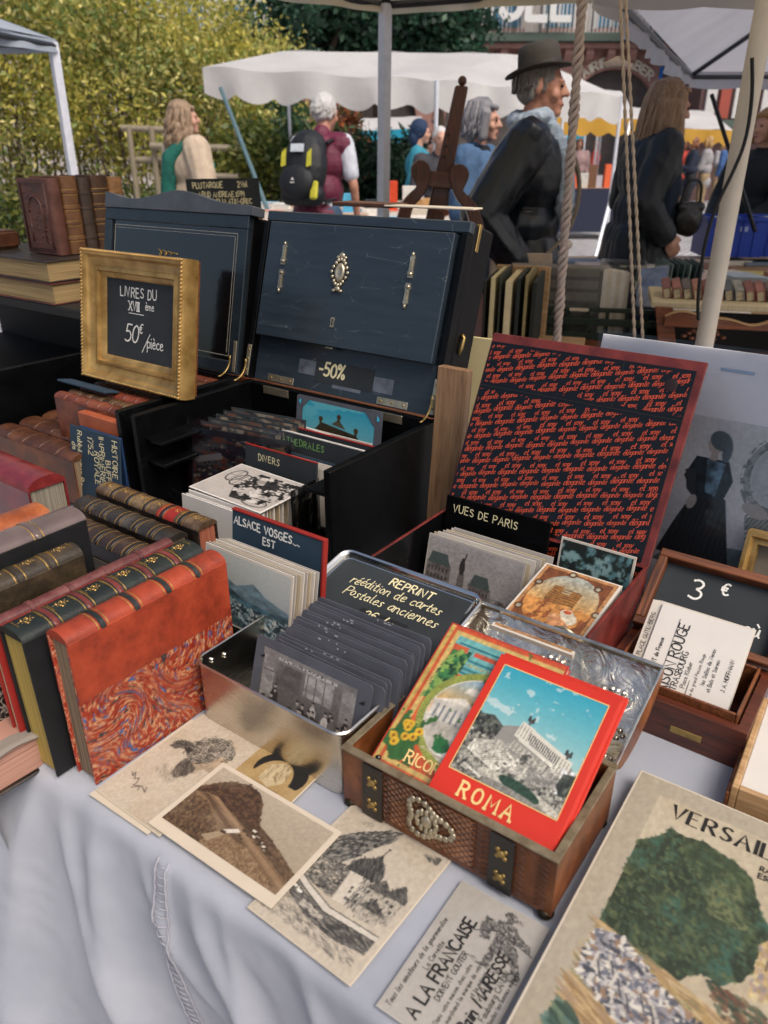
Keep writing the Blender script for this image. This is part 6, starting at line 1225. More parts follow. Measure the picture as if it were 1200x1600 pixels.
for a, b in ((Lp, Mp), (Mp, Rp)):
    L = (b-a).length; MB().grid(int(L/.04), 5, lambda s, q: a+(b-a)*s+Vector((.03*math.sin(s*L*12)*q, .05*math.sin(s*L*9)*q, .015*math.sin(s*17)-(.24+.07*abs(math.sin(s*L*PI/.36)))*q))).build('valance', M_whitec, cm, smooth=9)
for p in (Mp, Rp, Bk1, Bk2): q = PM+p; MB().tube([p, Vector((p.x, p.y, -PM.z))], .022, 8).build('leg', M_alu, cm)
_a, _b = at(345, 138, 8.9), at(440, 385, 7.6); _b = _a+(_b-_a)*(_a.z/(_a.z-_b.z)); MB().tube([_a-PM, _b-PM], .022, 8).build('slanting_strut', mat('green grey pole', '51696f', .45, bump=.05), cm)
def simple_canopy(label, pts, Y, m1, m2, depth, group=None, name='market_canopy'):
    (x0, y0), (x1, y1), top = pts; A, Bq = at(x0, y0, Y), at(x1, y1, Y+.8); r = thing(name, label, 'canopy', Tr(A), group); a, b = Vector((0, 0, 0)), Bq-A; t = Vector((0, depth*.5, top))
    MB().grid(24, 8, quad(a, b, b+t, a+t)).build('roof', m1, r, smooth=9); MB().grid(24, 8, quad(a+t, b+t, b+Vector((0, depth, 0)), a+Vector((0, depth, 0)))).build('roof', m1, r, smooth=9)
    L = b.length; MB().grid(int(L/.06), 4, lambda s, q: a+b*s+Vector((0, .03*math.sin(s*L*8)*q, -(.22+.08*abs(math.sin(s*L*PI/.4)))*q))).build('valance', m2, r, smooth=9)
    for p in (a, b, b+Vector((0, depth, 0)), a+Vector((0, depth, 0))): MB().tube([p, (p.x, p.y, -A.z)], .025, 6).build('leg', M_alu, r)
simple_canopy('white canopy with a yellow scalloped valance behind the man in the hat', [(868, 183), (1000, 186), .55], 15, M_whitec, M_yellow, 3)
simple_canopy('white and yellow canopy beyond the long-haired woman, at the right', [(1000, 198), (1148, 204), .42], 17, M_whitec, M_yellow, 3)
simple_canopy('turquoise and white canopy far behind, left of the wooden easel', [(556, 205), (662, 200), .3], 19, M_whitec, M_turq, 3)
simple_canopy('small turquoise canopy edge far behind the man in the hat', [(885, 200), (915, 203), .2], 21, M_turq, M_turq, 2)

# ---------------------------------------------------------------- building with arcade
BY = 30.0
M_sand = mat('pink sandstone', 'a27c74', .85, var=.25, scale=2.5, bump=.4, bscale=20, bdist=.02); M_sandd = mat('dark sandstone', '5d4745', .85, var=.25, scale=3, bump=.4, bdist=.02); M_plaster = mat('pale plaster', 'b3aaa4', .85, var=.12, scale=1.5, bump=.2, bdist=.01)
M_glass = mat('window glass', '3a6f8e', .1, var=.5, scale=.8, spec=.7, bump=0); M_dkvoid = mat('arcade interior', '6d6462', .9, c2='3f3a39', scale=1.2, bump=0); M_wframe = mat('white window frame', 'c3c2c0', .6, bump=0); M_metal = mat('green grey zinc', '4c5a52', .6, bump=.1)
def px(x, y): return at(x, y, BY)
BD = thing('arcade_building', 'pink sandstone building with arcade, balcony, blue windows and white NOEL letters', 'building', Tr((0, BY, 0)))
zb = px(700, 78).z; zr_ = zb; xl, xr = px(250, 0).x, px(1120, 0).x
# arches of the ground floor
ac = [px(953, 190)]; acx, acz, ar = ac[0].x, ac[0].z, 1.6
arch_x = [acx-12.6, acx-8.4, acx-4.2, acx, acx+4.2]
edge = []
x0 = arch_x[0]-2.1
poly = [(x0, 0)]
for cx in arch_x:
    poly += [(cx-ar, 0), (cx-ar, acz)]+[(cx-ar*math.cos(a), acz+ar*math.sin(a)) for a in [PI*i/14 for i in range(1, 14)]]+[(cx+ar, acz), (cx+ar, 0)]
poly += [(acx+6.3, 0), (acx+6.3, zb), (x0, zb)]
XZ = Matrix(((1, 0, 0, 0), (0, 0, -1, 0), (0, 1, 0, 0), (0, 0, 0, 1)))
MB().prism(poly, -.5, 0, XZ).build('arcade_wall', M_sand, BD)
MB().box(xl-3, xr+4, .2, .26, 0, zb-.05).build('arcade_back_wall', M_dkvoid, BD); MB().box(xl-3, x0-.01, 0, .5, 0, zb).build('side_wall', M_plaster, BD); MB().box(xl-16, xl-3.01, 0, .5, 0, zr_+9).build('side_wall', M_plaster, BD)
for cx in arch_x:
    for k in range(11):                                        # voussoirs of each arch
        a0, a1 = PI*k/11+.012, PI*(k+1)/11-.012
        MB().prism([(cx-r_*math.cos(a), acz+r_*math.sin(a)) for r_, a in ((ar+.01, a0), (ar+.42, a0), (ar+.42, (a0+a1)/2), (ar+.42, a1), (ar+.01, a1), (ar+.01, (a0+a1)/2))], .002, .06, XZ).build('voussoir', M_sand, BD)
    MB().box(cx-ar-.3, cx-ar-.02, -.09, -.002, 0, acz-.02).build('pilaster', M_sandd, BD)
mb = MB(); Rt = ar+.10
text(mb, 'LIBRAIRIE KLEBER', 0, 0, .34, w=.2, gap=.2, thick=.04, path=lambda a, b: (acx-(Rt+b*.75)*math.cos(.42+a/(Rt*1.06)), acz+(Rt+b*.75)*math.sin(.42+a/(Rt*1.06))))
mb.build('shop_lettering', mat('cream letters', 'cfc8b6', .6, bump=0), BD, Tr((0, -.07, 0)) @ XZ)
MB().box(xl-3, xr+.3, -.55, .5, zb, zb+.16).build('cornice', M_sand, BD, bev=.02); MB().box(xl-3, xr+.3, -.75, .5, zb+.161, zb+.42).build('balcony_slab', M_metal, BD, bev=.02)
x = x0
while x < xr: MB().prism([(0, 0), (.42, 0), (.42, -.16), (.30, -.30), (.0, -.46)], -.12, .12, Tr((x, -.002, zb-.002)) @ Matrix(((0, 0, 1, 0), (-1, 0, 0, 0), (0, 1, 0, 0), (0, 0, 0, 1)))).build('bracket', M_sand, BD); x += .72
zr = zb+.42
mb = MB()
x = xl-2.5
while x < xr: mb.box(x-.018, x+.018, -.70, -.664, zr, zr+.85); x += .13
o = mb.build('balustrade_bars', M_wframe, BD); o['kind'] = 'stuff'
MB().box(xl-3, xr, -.71, -.65, zr+.851, zr+.93).build('handrail', M_wframe, BD)
MB().box(xl-3, xr+.3, .25, .5, zr, zr+9).build('upper_wall', M_plaster, BD)
wx = xl-1.2
while wx < xr-.5:
    w_ = B('window', M_glass, BD, wx, wx+.95, .14, .2, zr+.25, zr+2.25, bev=0)
    for a in ((wx-.08, wx, zr+.2, zr+2.3), (wx+.95, wx+1.03, zr+.2, zr+2.3), (wx, wx+.95, zr+2.2501, zr+2.33), (wx+.44, wx+.51, zr+.25, zr+2.25)): B('window_frame', M_wframe, w_, a[0], a[1], .08, .1395, a[2], a[3], bev=0)
    B('window_sill', M_sand, w_, wx-.12, wx+1.07, .0, .24, zr+.08, zr+.1995, bev=0); wx += 1.75
n0, n1 = px(732, 40), px(905, 33); fs = (n1.x-n0.x)/3.05
mb = MB(); text(mb, 'NOEL', n0.x, zr+.35, fs*.92, w=.2, gap=.2, thick=.1); mb.build('sign_letters', mat('white sign letters', 'd5d5d3', .5, bump=0), BD, Tr((0, -.86, 0)) @ XZ)
for k in range(4): B('sign_strut', M_metal, BD, n0.x+.3+k*1.1, n0.x+.34+k*1.1, -.80, -.72, zr, zr+1.2, bev=0)
# right-hand house with red shutters, blue street sign
H2 = thing('red_house', 'dark house at the far right with red and white blinds, behind the stalls', 'building', Tr((0, 26, 0))); q0, q1 = at(1085, 215, 26), at(1300, 100, 26)
MB().box(q0.x, q1.x+3, 0, 4, 0, 9).build('wall', M_sandd, H2)
for k in range(7): 
    f = B('blind', mat('red blind', '9a4a3c', .7, bump=0) if k % 2 else M_wframe, H2, q0.x+.15+k*.42, q0.x+.45+k*.42, -.1, -.002, at(0, 185, 26).z, at(0, 130, 26).z, bev=0)
MB().box(q0.x+.02, q1.x, -.5, -.11, at(0, 200, 26).z, at(0, 188, 26).z).build('awning_beam', M_metal, H2)
s = px(1040, 115); o = B('street_sign', mat('blue enamel', '2a6fc0', .4, bump=0), None, -.25, .25, 0, .03, -.2, .2, Tr((s.x, BY-.12, s.z))); tag(o, 'small blue enamel street sign on the sandstone arch', 'sign')

# ---------------------------------------------------------------- trees and shrubs
def leaves(name, cen, size, cols, parent, asp=2.4, droop=0, seed=0):
    n = len(cen); rs = np.random.RandomState(seed); d = rs.normal(size=(n, 3)); d[:, 2] -= droop; d /= np.linalg.norm(d, axis=1)[:, None]
    s = np.cross(d, rs.normal(size=(n, 3))); s /= np.linalg.norm(s, axis=1)[:, None]; L = size*(.6+.8*rs.rand(n))[:, None]; nn = np.cross(d, s)
    p0 = cen; p1 = cen+d*L*.45+s*L/asp*.5+nn*L*.06; p2 = cen+d*L; p3 = cen+d*L*.45-s*L/asp*.5+nn*L*.06
    vs = np.stack([p0, p1, p2, p3], 1).reshape(-1, 3); fs = np.arange(n*4).reshape(n, 4)
    C = np.array([lin(c) for c in cols]); q_ = np.sin(cen @ np.array([1.9, 1.3, 2.3])+seed)*.5+.5; c = C[np.clip(((q_*.55+rs.rand(n)*.6)*len(C)*.9).astype(int), 0, len(C)-1)]*(.65+.6*rs.rand(n))[:, None]
    return link(name, color_mesh(name, vs, fs, np.repeat(c, 4, 0)), leafmat('leaf'), parent)
M_bark = mat('grey brown bark', '4a3c30', .9, var=.3, scale=12, bump=.6, bdist=.01)
def clumps(rs, n, ctr, r3, k, spread):
    c = rs.normal(size=(k, 3)); c /= np.linalg.norm(c, axis=1)[:, None]; c *= (rs.rand(k)**.45)[:, None]; c = c*np.array(r3)+np.array(ctr)
    w = rs.rand(k)+.3; idx = rs.choice(k, n, p=w/w.sum()); return c[idx]+rs.normal(size=(n, 3))*spread, c
def shrub(name, label, x, y, h, rx, cols, n, size, seed, group=None, stems=9, k=45, base=.25, spread=None, asp=2.4, cat='shrub', leansd=.12):
    rs = np.random.RandomState(seed); r = thing(name, label, cat, Tr((x, y, 0)), group)
    cen, c = clumps(rs, n, (0, 0, h*(.5+base*.5)), (rx, rx*.75, h*(.5-base*.5)), k, spread or .16*rx)
    cen[:, 2] = np.maximum(cen[:, 2], .08); mb = MB()
    for i in range(stems):
        a = rs.rand()*6.28; b0 = Vector((math.cos(a), math.sin(a), 0))*rx*.5*rs.rand(); tgt = Vector(c[rs.randint(len(c))]); m_ = (b0+tgt)/2+Vector(rs.normal(size=3))*leansd
        mb.tube([b0, b0*.6+m_*.4, m_*.5+tgt*.5, tgt], [.022, .017, .012, .005], 5)
    mb.build('stems', M_bark, r, smooth=9); leaves('foliage', cen, size, cols, r, asp, .25, seed); return r
bam = ['b5ae48', 'c2b854', 'd8cc74', '98a04c', 'c0b458', '7f9048', 'e2d68c', 'a8a65c', '6d8244']
for k, (px_, Y, h, rx) in enumerate(((20, 14.5, 4.6, 1.3), (110, 15, 4.9, 1.4), (200, 14.4, 5.0, 1.35), (285, 15.2, 4.7, 1.35), (365, 15.8, 4.2, 1.2), (60, 17, 5.4, 1.6), (170, 17.5, 5.6, 1.7), (270, 18, 5.4, 1.7), (400, 17.5, 3.6, 1.2))):
    p = at(px_, 240, Y); shrub('yellow_green_shrub', ('nearest', 'second', 'third', 'fourth', 'fifth', 'rear leftmost', 'rear second', 'rear third', 'low rightmost')[k]+' tall yellow-green shrub counting from the left in the hedge', p.x, p.y, h, rx, bam, 7200, .10, 100+k, 'tall shrubs of the left hedge', 14, 85, .12, asp=2.3)
for k, (px_, Y, h, rx) in enumerate(((15, 13.4, 1.0, 1.0), (90, 13.2, .9, .9), (160, 13.0, .8, .8), (235, 13.4, .8, .8))):
    p = at(px_, 300, Y); shrub('low_shrub', ORD[k]+' low green plant from the left at the foot of the hedge', p.x, p.y, h, rx, ['4e5f24', '6a7030', '3d5524', '7f7d3a'], 2200, .10, 150+k, 'undergrowth of the left hedge', 6, 30, .0)
for k, (px_, Y, h, rx, cols, lab) in enumerate(((395, 12, 2.0, .75, ['46592a', '5f6a2c', '7a7a34'], 'olive green bush under the white canopy left of the man with the backpack'), (470, 13, 2.1, .8, ['2c4a30', '3d5a36', '52683c'], 'dark green bush right behind the man with the backpack'), (542, 13.5, 2.0, .5, ['8a4a2a', 'a05c34', '6d5a34', '7a3d26'], 'bush with rusty orange leaves between the green bushes'), (585, 12.6, 1.75, .65, ['24432f', '35563a', '1c3526', '4a6a48'], 'dark green bush left of the central pole'), (630, 12.4, 1.6, .6, ['2a4a38', '3f6046', '1e3a2b', '5a7a58'], 'dense dark green bush right of the central pole'))):
    p = at(px_, 250, Y); shrub('bush', lab, p.x, p.y, h, rx, cols, 3600, .11, 170+k, None, 8, 36, .05)
for k, (px_, py_, Y, rx, rz) in enumerate(((490, 40, 26, 2.3, 1.5), (585, 45, 27, 2.0, 1.3), (690, 50, 26, 1.7, 1.0))):
    p = at(px_, py_, Y); rs = np.random.RandomState(200+k); r = thing('dark_tree', ('dark green tree in front of the balcony, leftmost of three', 'dark green tree in front of the balcony behind the central pole', 'dark green tree in front of the balcony left of the NOEL letters')[k], 'tree', Tr((p.x, p.y, 0)))
    cen, c = clumps(rs, 6500, (0, 0, p.z), (rx, rx*.8, rz), 60, .26); mb = MB(); mb.tube([(0, 0, 0), (.05, 0, p.z*.5), (0, .1, p.z*.8)], [.14, .11, .08], 8)
    for i in range(12): tgt = Vector(c[i]); mb.tube([(0, 0, p.z*.6), Vector((0, 0, p.z*.7))*.5+tgt*.5, tgt], [.06, .04, .012], 5)
    mb.build('trunk', M_bark, r, smooth=9); leaves('crown', cen, .24, ['2a4a3a', '385c46', '1f3a2e', '4a6a52', '2f5540'], r, 2, .1, 210+k)
# rail fence in front of the shrubs
r = thing('wooden_fence', 'low wooden rail fence among the shrubs behind the woman with the scarf', 'fence', I4); M_log = wood('weathered rail', '6d6250', '8d826c', 0)
for a, b, Y in (((200, 250), (262, 250), 11.8), ((235, 228), (372, 232), 11.6), ((322, 275), (372, 277), 11.4), ((190, 200), (260, 203), 12)): p, q = at(*a, Y), at(*b, Y); MB().tube([p, q], .045, 8).build('rail', M_log, r, smooth=SM)
for x in (205, 240, 372): p = at(x, 230, 11.7); MB().tube([(p.x, p.y, 0), (p.x, p.y, p.z+.25)], .04, 8).build('post', M_log, r, smooth=SM)
k0 = at(0, 345, 16); o = B('kerb', mat('pale kerb stone', '9a8f88', .85, bump=.3), None, k0.x-3, k0.x+5, k0.y-.6, k0.y-.25, 0, .14, bev=.01); tag(o, kind='structure')
# ---------------------------------------------------------------- back tables, crates, easel
r = thing('back_table', 'dark-topped stall table behind the chests, mostly hidden', 'table', tf(0, 0, 0)); B('table_top', M_oak, r, -2.7, -.72, 1.42, 3.0, -.03, 0, bev=.003)
for a, b in ((-2.6, 1.5), (-.8, 1.5), (-2.6, 2.9), (-.8, 2.9)): B('leg', M_oak, r, a-.03, a+.03, b-.03, b+.03, -TZ, -.0302)
# chalk sign
p0, p1 = at(297, 280, 2.35), at(413, 283, 2.45); rz = math.atan2(p1.y-p0.y, p1.x-p0.x); wS = (p1-p0).length
r = thing('chalk_sign', 'black sign handwritten PLUTARQUE standing behind the crested lid', 'sign', Tr((p0.x, p0.y, TZ)) @ Rz(rz) @ Rx(PI/2-rad(6))); hS = p0.z-TZ+.002
B('board', M_board, r, 0, wS, 0, hS, -.004, 0, bev=.0006); mb = MB()
for s, x, y, z in (('PLUTARQUE', .018, .017, .0135), ('2Vol', .152, .016, .0135), ('Gr. APUD ANDREAE.1599', .008, .042, .0125), ('WECHELI LATIN-GREC', .045, .062, .0125), ('TOMUS PRIMUS', .028, .092, .0125), ('- VITAE PARALLELAE', .07, .113, .0125)): text(mb, s, x, hS-y-.008, z*1.12, w=.2, gap=.2, jit=.06, narrow=.84)
mb.build('lettering', M_chalky, r, Tr((0, 0, .0005)))
# easel with scrolled supports
EY = 2.75; r = thing('wooden_easel', 'dark carved wooden easel with ball-topped mast and scrolled side posts', 'easel', Tr((at(680, 300, EY).x, EY, TZ))); org = Vector((at(680, 300, EY).x, EY, TZ)); M_easel = wood('easel walnut', '2b1409', '5a2f17', 2, coat=.25)
def P2(x, y, dy=0): p = at(x, y, EY+dy)-org; return (p.x, p.z)
XZe = Matrix(((1, 0, 0, 0), (0, 0, -1, 0), (0, 1, 0, 0), (0, 0, 0, 1)))
MB().prism([P2(713, 132), P2(733, 134), P2(690, 372), P2(660, 372)], -.055, -.02, XZe).build('mast', M_easel, r, bev=.004)
a = at(724, 125, EY); MB().ell((0, 0, 0), (.014, .014, .015), 14, 10).build('ball_finial', M_easel, r, Tr((a.x-org.x, .035, a.z-org.z)), smooth=9)
def scroll(flip):
    f = (lambda x: x) if not flip else (lambda x: 2*691-x-8)
    pts = [(612, 372), (626, 318), (640, 302), (652, 292), (648, 284), (641, 270), (643, 258), (652, 250), (662, 250), (671, 258), (673, 272), (668, 290), (660, 308), (645, 322), (640, 345), (638, 372)]
    pts = [(f(x), y+(6 if flip else 0)) for x, y in pts]
    return _sm([P2(*q) for q in pts])
for fl in (0, 1):
    sh = MB().prism(scroll(fl), -.03, .02, XZe).build('scrolled_post', M_easel, r, bev=.003)
MB().prism([P2(668, 266), P2(716, 272), P2(714, 296), P2(668, 292)], -.012, .012, XZe).build('cross_rail', M_easel, r, bev=.003)
MB().prism([P2(668, 345), P2(716, 348), P2(714, 372), P2(668, 372)], -.012, .012, XZe).build('lower_rail', M_pine, r, bev=.003)
MB().tube([Vector((P2(682, 325)[0], -.03, P2(682, 325)[1])), Vector((P2(695, 330)[0], -.08, P2(695, 330)[1]))], .010, 10).build('peg', M_oak, r, smooth=SM)
for y in (210, 228, 245): a = P2(715-(y-132)*.18, y); MB().tube([(a[0], .0, a[1]), (a[0], .016, a[1])], .004, 8).build('peg_hole', M_ink, r)
# box of folders and the record crate
FX = tf(-1.0, 1.62, 0)
r = thing('document_box', 'wooden document box with tall dark green folders behind the black lid', 'box', Tr((at(760, 520, 2.2).x-.03, 2.12, TZ)) @ Rz(rad(-16))); B('base_tray', M_pine, r, 0, .28, 0, .26, 0, .05, bev=.002); B('back_plank', M_pine, r, 0, .16, .262, .275, 0, .25, bev=.002)
fo = [('2a2a22', .006), ('c8b98a', .012), ('3a3d33', .004), ('d0bf95', .018), ('262b26', .010), ('8a7a50', .008), ('20241f', .012)]
x = .004
for k, (c0, t) in enumerate(fo):
    o = B('folder', mat('folder '+c0, c0, .7, var=.15, bump=.15), None, 0, t, 0, .24, .052, .24+.008*(k % 3), r.matrix_world @ Tr((x, .01, 0)), bev=.001); tag(o, ('dark olive', 'cream', 'grey green', 'thick cream', 'black green', 'ochre', 'near-black')[k]+' folder standing in the wooden document box', 'folder', 'folders in the document box'); x += t+.012
CR0 = at(795, 515, 2.55); r = thing('green_crate', 'dark green plastic crate holding stock sheets and sleeves', 'crate', Tr((CR0.x, CR0.y, TZ)) @ Rz(rad(-13))); M_gcr = mat('green plastic', '1f2d22', .45, var=.2, bump=.1); cw, cd, chh = .50, .34, .10
CRM = Tr((CR0.x, CR0.y, TZ)) @ Rz(rad(-13))
for z in (0, .045, .088): B('front_slat', M_gcr, r, 0, cw, 0, .012, z, z+.022 if z < .08 else z+.014, bev=.001)
for x in np.linspace(0, cw-.012, 9): B('front_rib', M_gcr, r, x, x+.012, .0125, .02, 0, .10, bev=0)
for a in ((0, .012, .0205, cd), (cw-.012, cw, .0205, cd), (.0125, cw-.0125, cd-.012, cd)): B('crate_wall', M_gcr, r, *a, 0, .10, bev=.001)
B('crate_floor', M_gcr, r, .0125, cw-.0125, .021, cd-.0125, 0, .006); B('handle_label', M_paper, r, .19, .25, -.001, -.0001, .09, .10, bev=0)
def upright(label, x0, x1, y, h, t, m, name='stock_sheet', strips=None, sl=True, rz=0):
    q = thing(name, label, 'sheet', CRM @ Tr((x0, y, .008)) @ Rz(rz) @ Rx(PI/2-rad(4))); B('sheet', m, q, 0, x1-x0, 0, h, -t, 0, bev=.0005)
    if strips:
        for k in range(5): B('stock_strip', strips, q, .006, x1-x0-.006, .03+k*.038, .056+k*.038, .0003, .0012, bev=0)
    if sl: MB().box(-.004, x1-x0+.004, -.003, h+.006, .002, .0024).build('clear_cover', M_sleeve, q)
    return q
upright('dark stamp stock sheet with horizontal strips in a clear cover, front of the green crate', .02, .28, .045, .20, .003, mat('dark stock page', '5e584a', .6, var=.15, bump=.1), strips=mat('stock strip', '7d7460', .5, var=.15, bump=.05))
upright('large cream sheet behind the dark stock sheet in the green crate', -.01, .30, .07, .215, .004, M_paper)
for k in range(6): upright(ORD[k]+' pale leaf from the left in the bundle at the crate middle', .285+k*.014, .30+k*.014, .05, .205-.002*k, .14, mat('pale leaf %d' % (k % 2), ('c2bbb0', 'b5aa98')[k % 2], .75, bump=.1), 'perforated_leaf', sl=False)
for q in [o for o in col.objects if o.name.startswith('perforated_leaf')]: q['group'] = 'pale leaves in the green crate'
upright('black folder next to the pale leaves in the green crate', .37, .385, .04, .21, .24, L_black, 'black_folder', sl=False)
q = upright('blue printed sheet in a crinkled clear sleeve at the right of the green crate', .40, .52, .02, .215, .002, mat('blue print sheet', '2a4a7a', .5, c2='5f7fa8', var=.4, scale=14, bump=.1), 'blue_sheet', rz=rad(38))
for k in range(3): o = B('album_case', clear('album plastic', (.8, .8, .75), .1, .2) if k == 2 else mat('album card %d' % k, ('8d8a80', '3b4b3f')[k % 2], .6, bump=.1), None, 0, .16, 0, .10, 0, .03, CRM @ Tr((.27+.01*k, .42, .10+.032*k))); tag(o, ('grey album lying behind the green crate', 'dark green album lying on the grey one behind the crate', 'clear case on top of the albums behind the crate')[k], 'album')
for k in range(3): o = B('support_box', M_greycard, None, 0, .2, 0, .14, 0, .097, CRM @ Tr((.26, .40, .001))) if k == 0 else None; (tag(o, 'grey carton under the albums behind the green crate', 'carton') if o else None)
q = Tr((at(1045, 440, 3.1).x, 3.0, TZ)) @ Rz(rad(-8))
for k in range(7): o = B('record_sleeve', mat('sleeve tone %d' % (k % 3), ('3f5a54', '6d7f78', '2f3f42')[k % 3], .6, bump=.05), None, 0, .004, 0, .22, 0, .17, q @ Tr((-.06+.022*k, 0, 0)) @ Ry(rad(3))); tag(o, ORD[k]+' grey-green sleeve from the left standing edge-on right of the crate', 'sleeve', 'edge-on sleeves right of the crate')
# ropes
M_rope = mat('twisted string', 'ddd0c6', .9, c2='a8958a', var=.3, scale=160, bump=.5); a, b = at(868, 560, 2.1), at(913, -40, 2.1)
r = thing('braided_rope', 'thick braided brown and white rope hanging beside the man in the hat', 'rope', Tr(a)); n = 120; d_ = b-a
for ph in range(3): MB().tube([d_*(i/n)+Vector((.0075*math.cos(i*.75+ph*2.09)*(1+.25*math.sin(i*.4)), .0075*math.sin(i*.75+ph*2.09), 0)) for i in range(n+1)], .0058, 6).build('strand', M_rope if ph else mat('dark string', 'b8a59b', .9, bump=.4, bscale=200), r, smooth=9)
MB().ell((.0, 0, .30), (.016, .014, .012), 10, 8).build('knot', M_rope, r, smooth=9)
for (ax, ay), (bx, by), lb in (((993, 565), (968, -30), 'left one of two thin cords hanging above the green crate'), ((1006, 565), (976, -30), 'right one of two thin cords hanging above the green crate')):
    a, b = at(ax, ay, 2.0), at(bx, by, 2.0); r = thing('hanging_string', lb, 'cord', Tr(a)); d_ = b-a
    for ph in range(2): MB().tube([d_*(i/90)+Vector((.0022*math.cos(i*1.1+ph*PI), .0022*math.sin(i*1.1+ph*PI), 0)) for i in range(91)], .0026, 5).build('strand', mat('pale cord', 'b7a591', .9, bump=.3, bscale=300), r, smooth=9)
a = at(965, 102, 2.0); o = MB().tube([Vector((-.03, 0, 0)), Vector((.0, .01, .008)), Vector((.035, 0, -.004))], [.006, .012, .005], 8).build('cord_knot', M_rope, None, Tr(a), smooth=9); tag(o, 'frayed straw-coloured knot tied round the two thin cords', 'knot')
# rod, cable
o = MB().tube([at(1112, 148, 4.6), at(1180, 362, 4.2)], .011, 8).build('awning_crank', mat('black rod', '151517', .35, bump=0), None, smooth=SM); tag(o, 'thin black crank rod slanting down beside the right pole', 'rod')
o = MB().tube(_s3([at(x, y, 1.98) for x, y in ((1175, 90), (1176, 150), (1166, 220), (1145, 270), (1122, 315), (1106, 360), (1096, 410), (1090, 470), (1091, 500))]), .0045, 8).build('black_cable', mat('black rubber', '101012', .5, bump=0), None, smooth=9); tag(o, 'black cable looping down along the cream tent pole', 'cable')
# carved book rack and book table at the right
RK = at(1030, 548, 2.25); r = thing('book_rack', 'carved wooden book rack with wavy top rail at the right edge', 'rack', Tr((RK.x, RK.y, TZ)) @ Rz(rad(-14))); RM = Tr((RK.x, RK.y, TZ)) @ Rz(rad(-14)); M_rack = wood('rack mahogany', '3a1a0c', '7d4420', 0, coat=.3)
B('rack_base', M_rack, r, 0, .52, 0, .26, 0, .012, bev=.002)
MB().prism([(0, 0), (.05, 0), (.02, .135), (-.03, .135)], -.02, 0, Rx(PI/2) @ Tr((0, .012, 0))).build('end_post', M_rack, r, bev=.002); MB().prism([(.47, 0), (.52, 0), (.52, .12), (.47, .12)], -.02, 0, Rx(PI/2) @ Tr((0, .012, 0))).build('end_post', M_rack, r, bev=.002)
wave = [(x, .122+.012*math.sin(x*22)+.006*math.sin(x*44)) for x in np.linspace(.0, .52, 30)]
MB().prism(wave+[(x, .095) for x, _ in wave[::-1]], -.002, .016, Rx(PI/2)).build('wavy_rail', M_rack, r, bev=.0015)
MB().prism([(x, y+.0005) for x, y in wave]+[(x, y+.004) for x, y in wave[::-1]], -.004, .018, Rx(PI/2)).build('rail_edge', M_pine, r)
mb = MB()
for cx in (.11, .36):
    for k in range(16): a = k*.5; mb.ell((cx+.006*k*math.cos(a)*.35+.04*math.sin(k), .012, .070+.012*math.sin(a*1.4)), (.009, .005, .006), 8, 5)
mb.build('carved_leaves', M_rack, r, smooth=9); B('back_board', M_dk, r, .02, .5, .10, .112, .0125, .12, bev=0); B('inset_panel', M_pine, r, .38, .46, .0985, .0998, .04, .09, bev=0)
o = B('large_folio', M_pages, None, 0, .52, 0, .20, 0, .018, RM @ Tr((-.04, .012, .142)) @ Rx(rad(4)), bev=.002); tag(o, 'large pale-edged folio lying along the top of the carved rack', 'book')
bc = ['7a4438', '8a5548', '5d5048', '93604f', '6d3f35', 'a2705d', '4a4f55', '8d8a84']
for k in range(17):
    simple_book('small_book', ORD[k]+' small leather book from the left in the slanted row on the carved rack', RM @ Tr((.008+.0285*k, .095, .170)) @ Rx(rad(12)) @ Ry(rad(-14)) @ Ry(PI/2) @ Tr((-.018, 0, -.013)), .036, .085, .024, leather('small book %d' % (k % 8), bc[k % 8]), M_pages, 'slanted row of books on the rack')
r = thing('right_table', 'stall table at the right covered with loose books', 'table', I4); B('table_top', M_pine, r, .95, 2.9, 2.75, 4.75, TZ-.03, TZ-.002, bev=.003)
for a in (1.0, 2.8):
    for b in (2.8, 4.7): B('leg', M_pine, r, a-.03, a+.03, b-.03, b+.03, 0, TZ-.0305)
pc = ['c9c2b4', 'b8a88a', 'a9b3b8', 'd2c9b2', '8d6a58', 'c8b0a0', '6d7a88', 'd6d0c6', 'b58a6a', 'c0b060']
n = 0
for i in range(9):
    for j in range(7):
        if rng.random() < .12: continue
        n += 1; h_ = rng.uniform(.012, .05)
        simple_book('stall_book', 'book lying flat among others on the right-hand stall table', Tr((1.06+i*.2+rng.uniform(-.03, .03), 2.9+j*.245, TZ+.0005)) @ Rz(rng.uniform(-.25, .25)+PI*.5*rng.randint(0, 1)), .15, .2, h_, mat('stall cover %d' % (n % 10), pc[n % 10], .65, bump=.05), M_white, 'books flat on the right table')
q = thing('open_grey_book', 'grey-covered book with white page edge lying on the books beside the cream pole', 'book', Tr((at(1150, 440, 3.2).x, 3.15, TZ+.052)) @ Rz(rad(-12))); B('lower_cover', M_greycard, q, -.11, .11, -.09, .09, 0, .003); B('page_block', M_white, q, -.105, .105, -.085, .085, .0032, .036); B('upper_cover', mat('grey green cover', '6a716c', .6, bump=.1), q, -.11, .11, -.09, .09, .0362, .040)
M_bcr = mat('blue plastic', '1c3fa8', .35, var=.12, bump=.04)
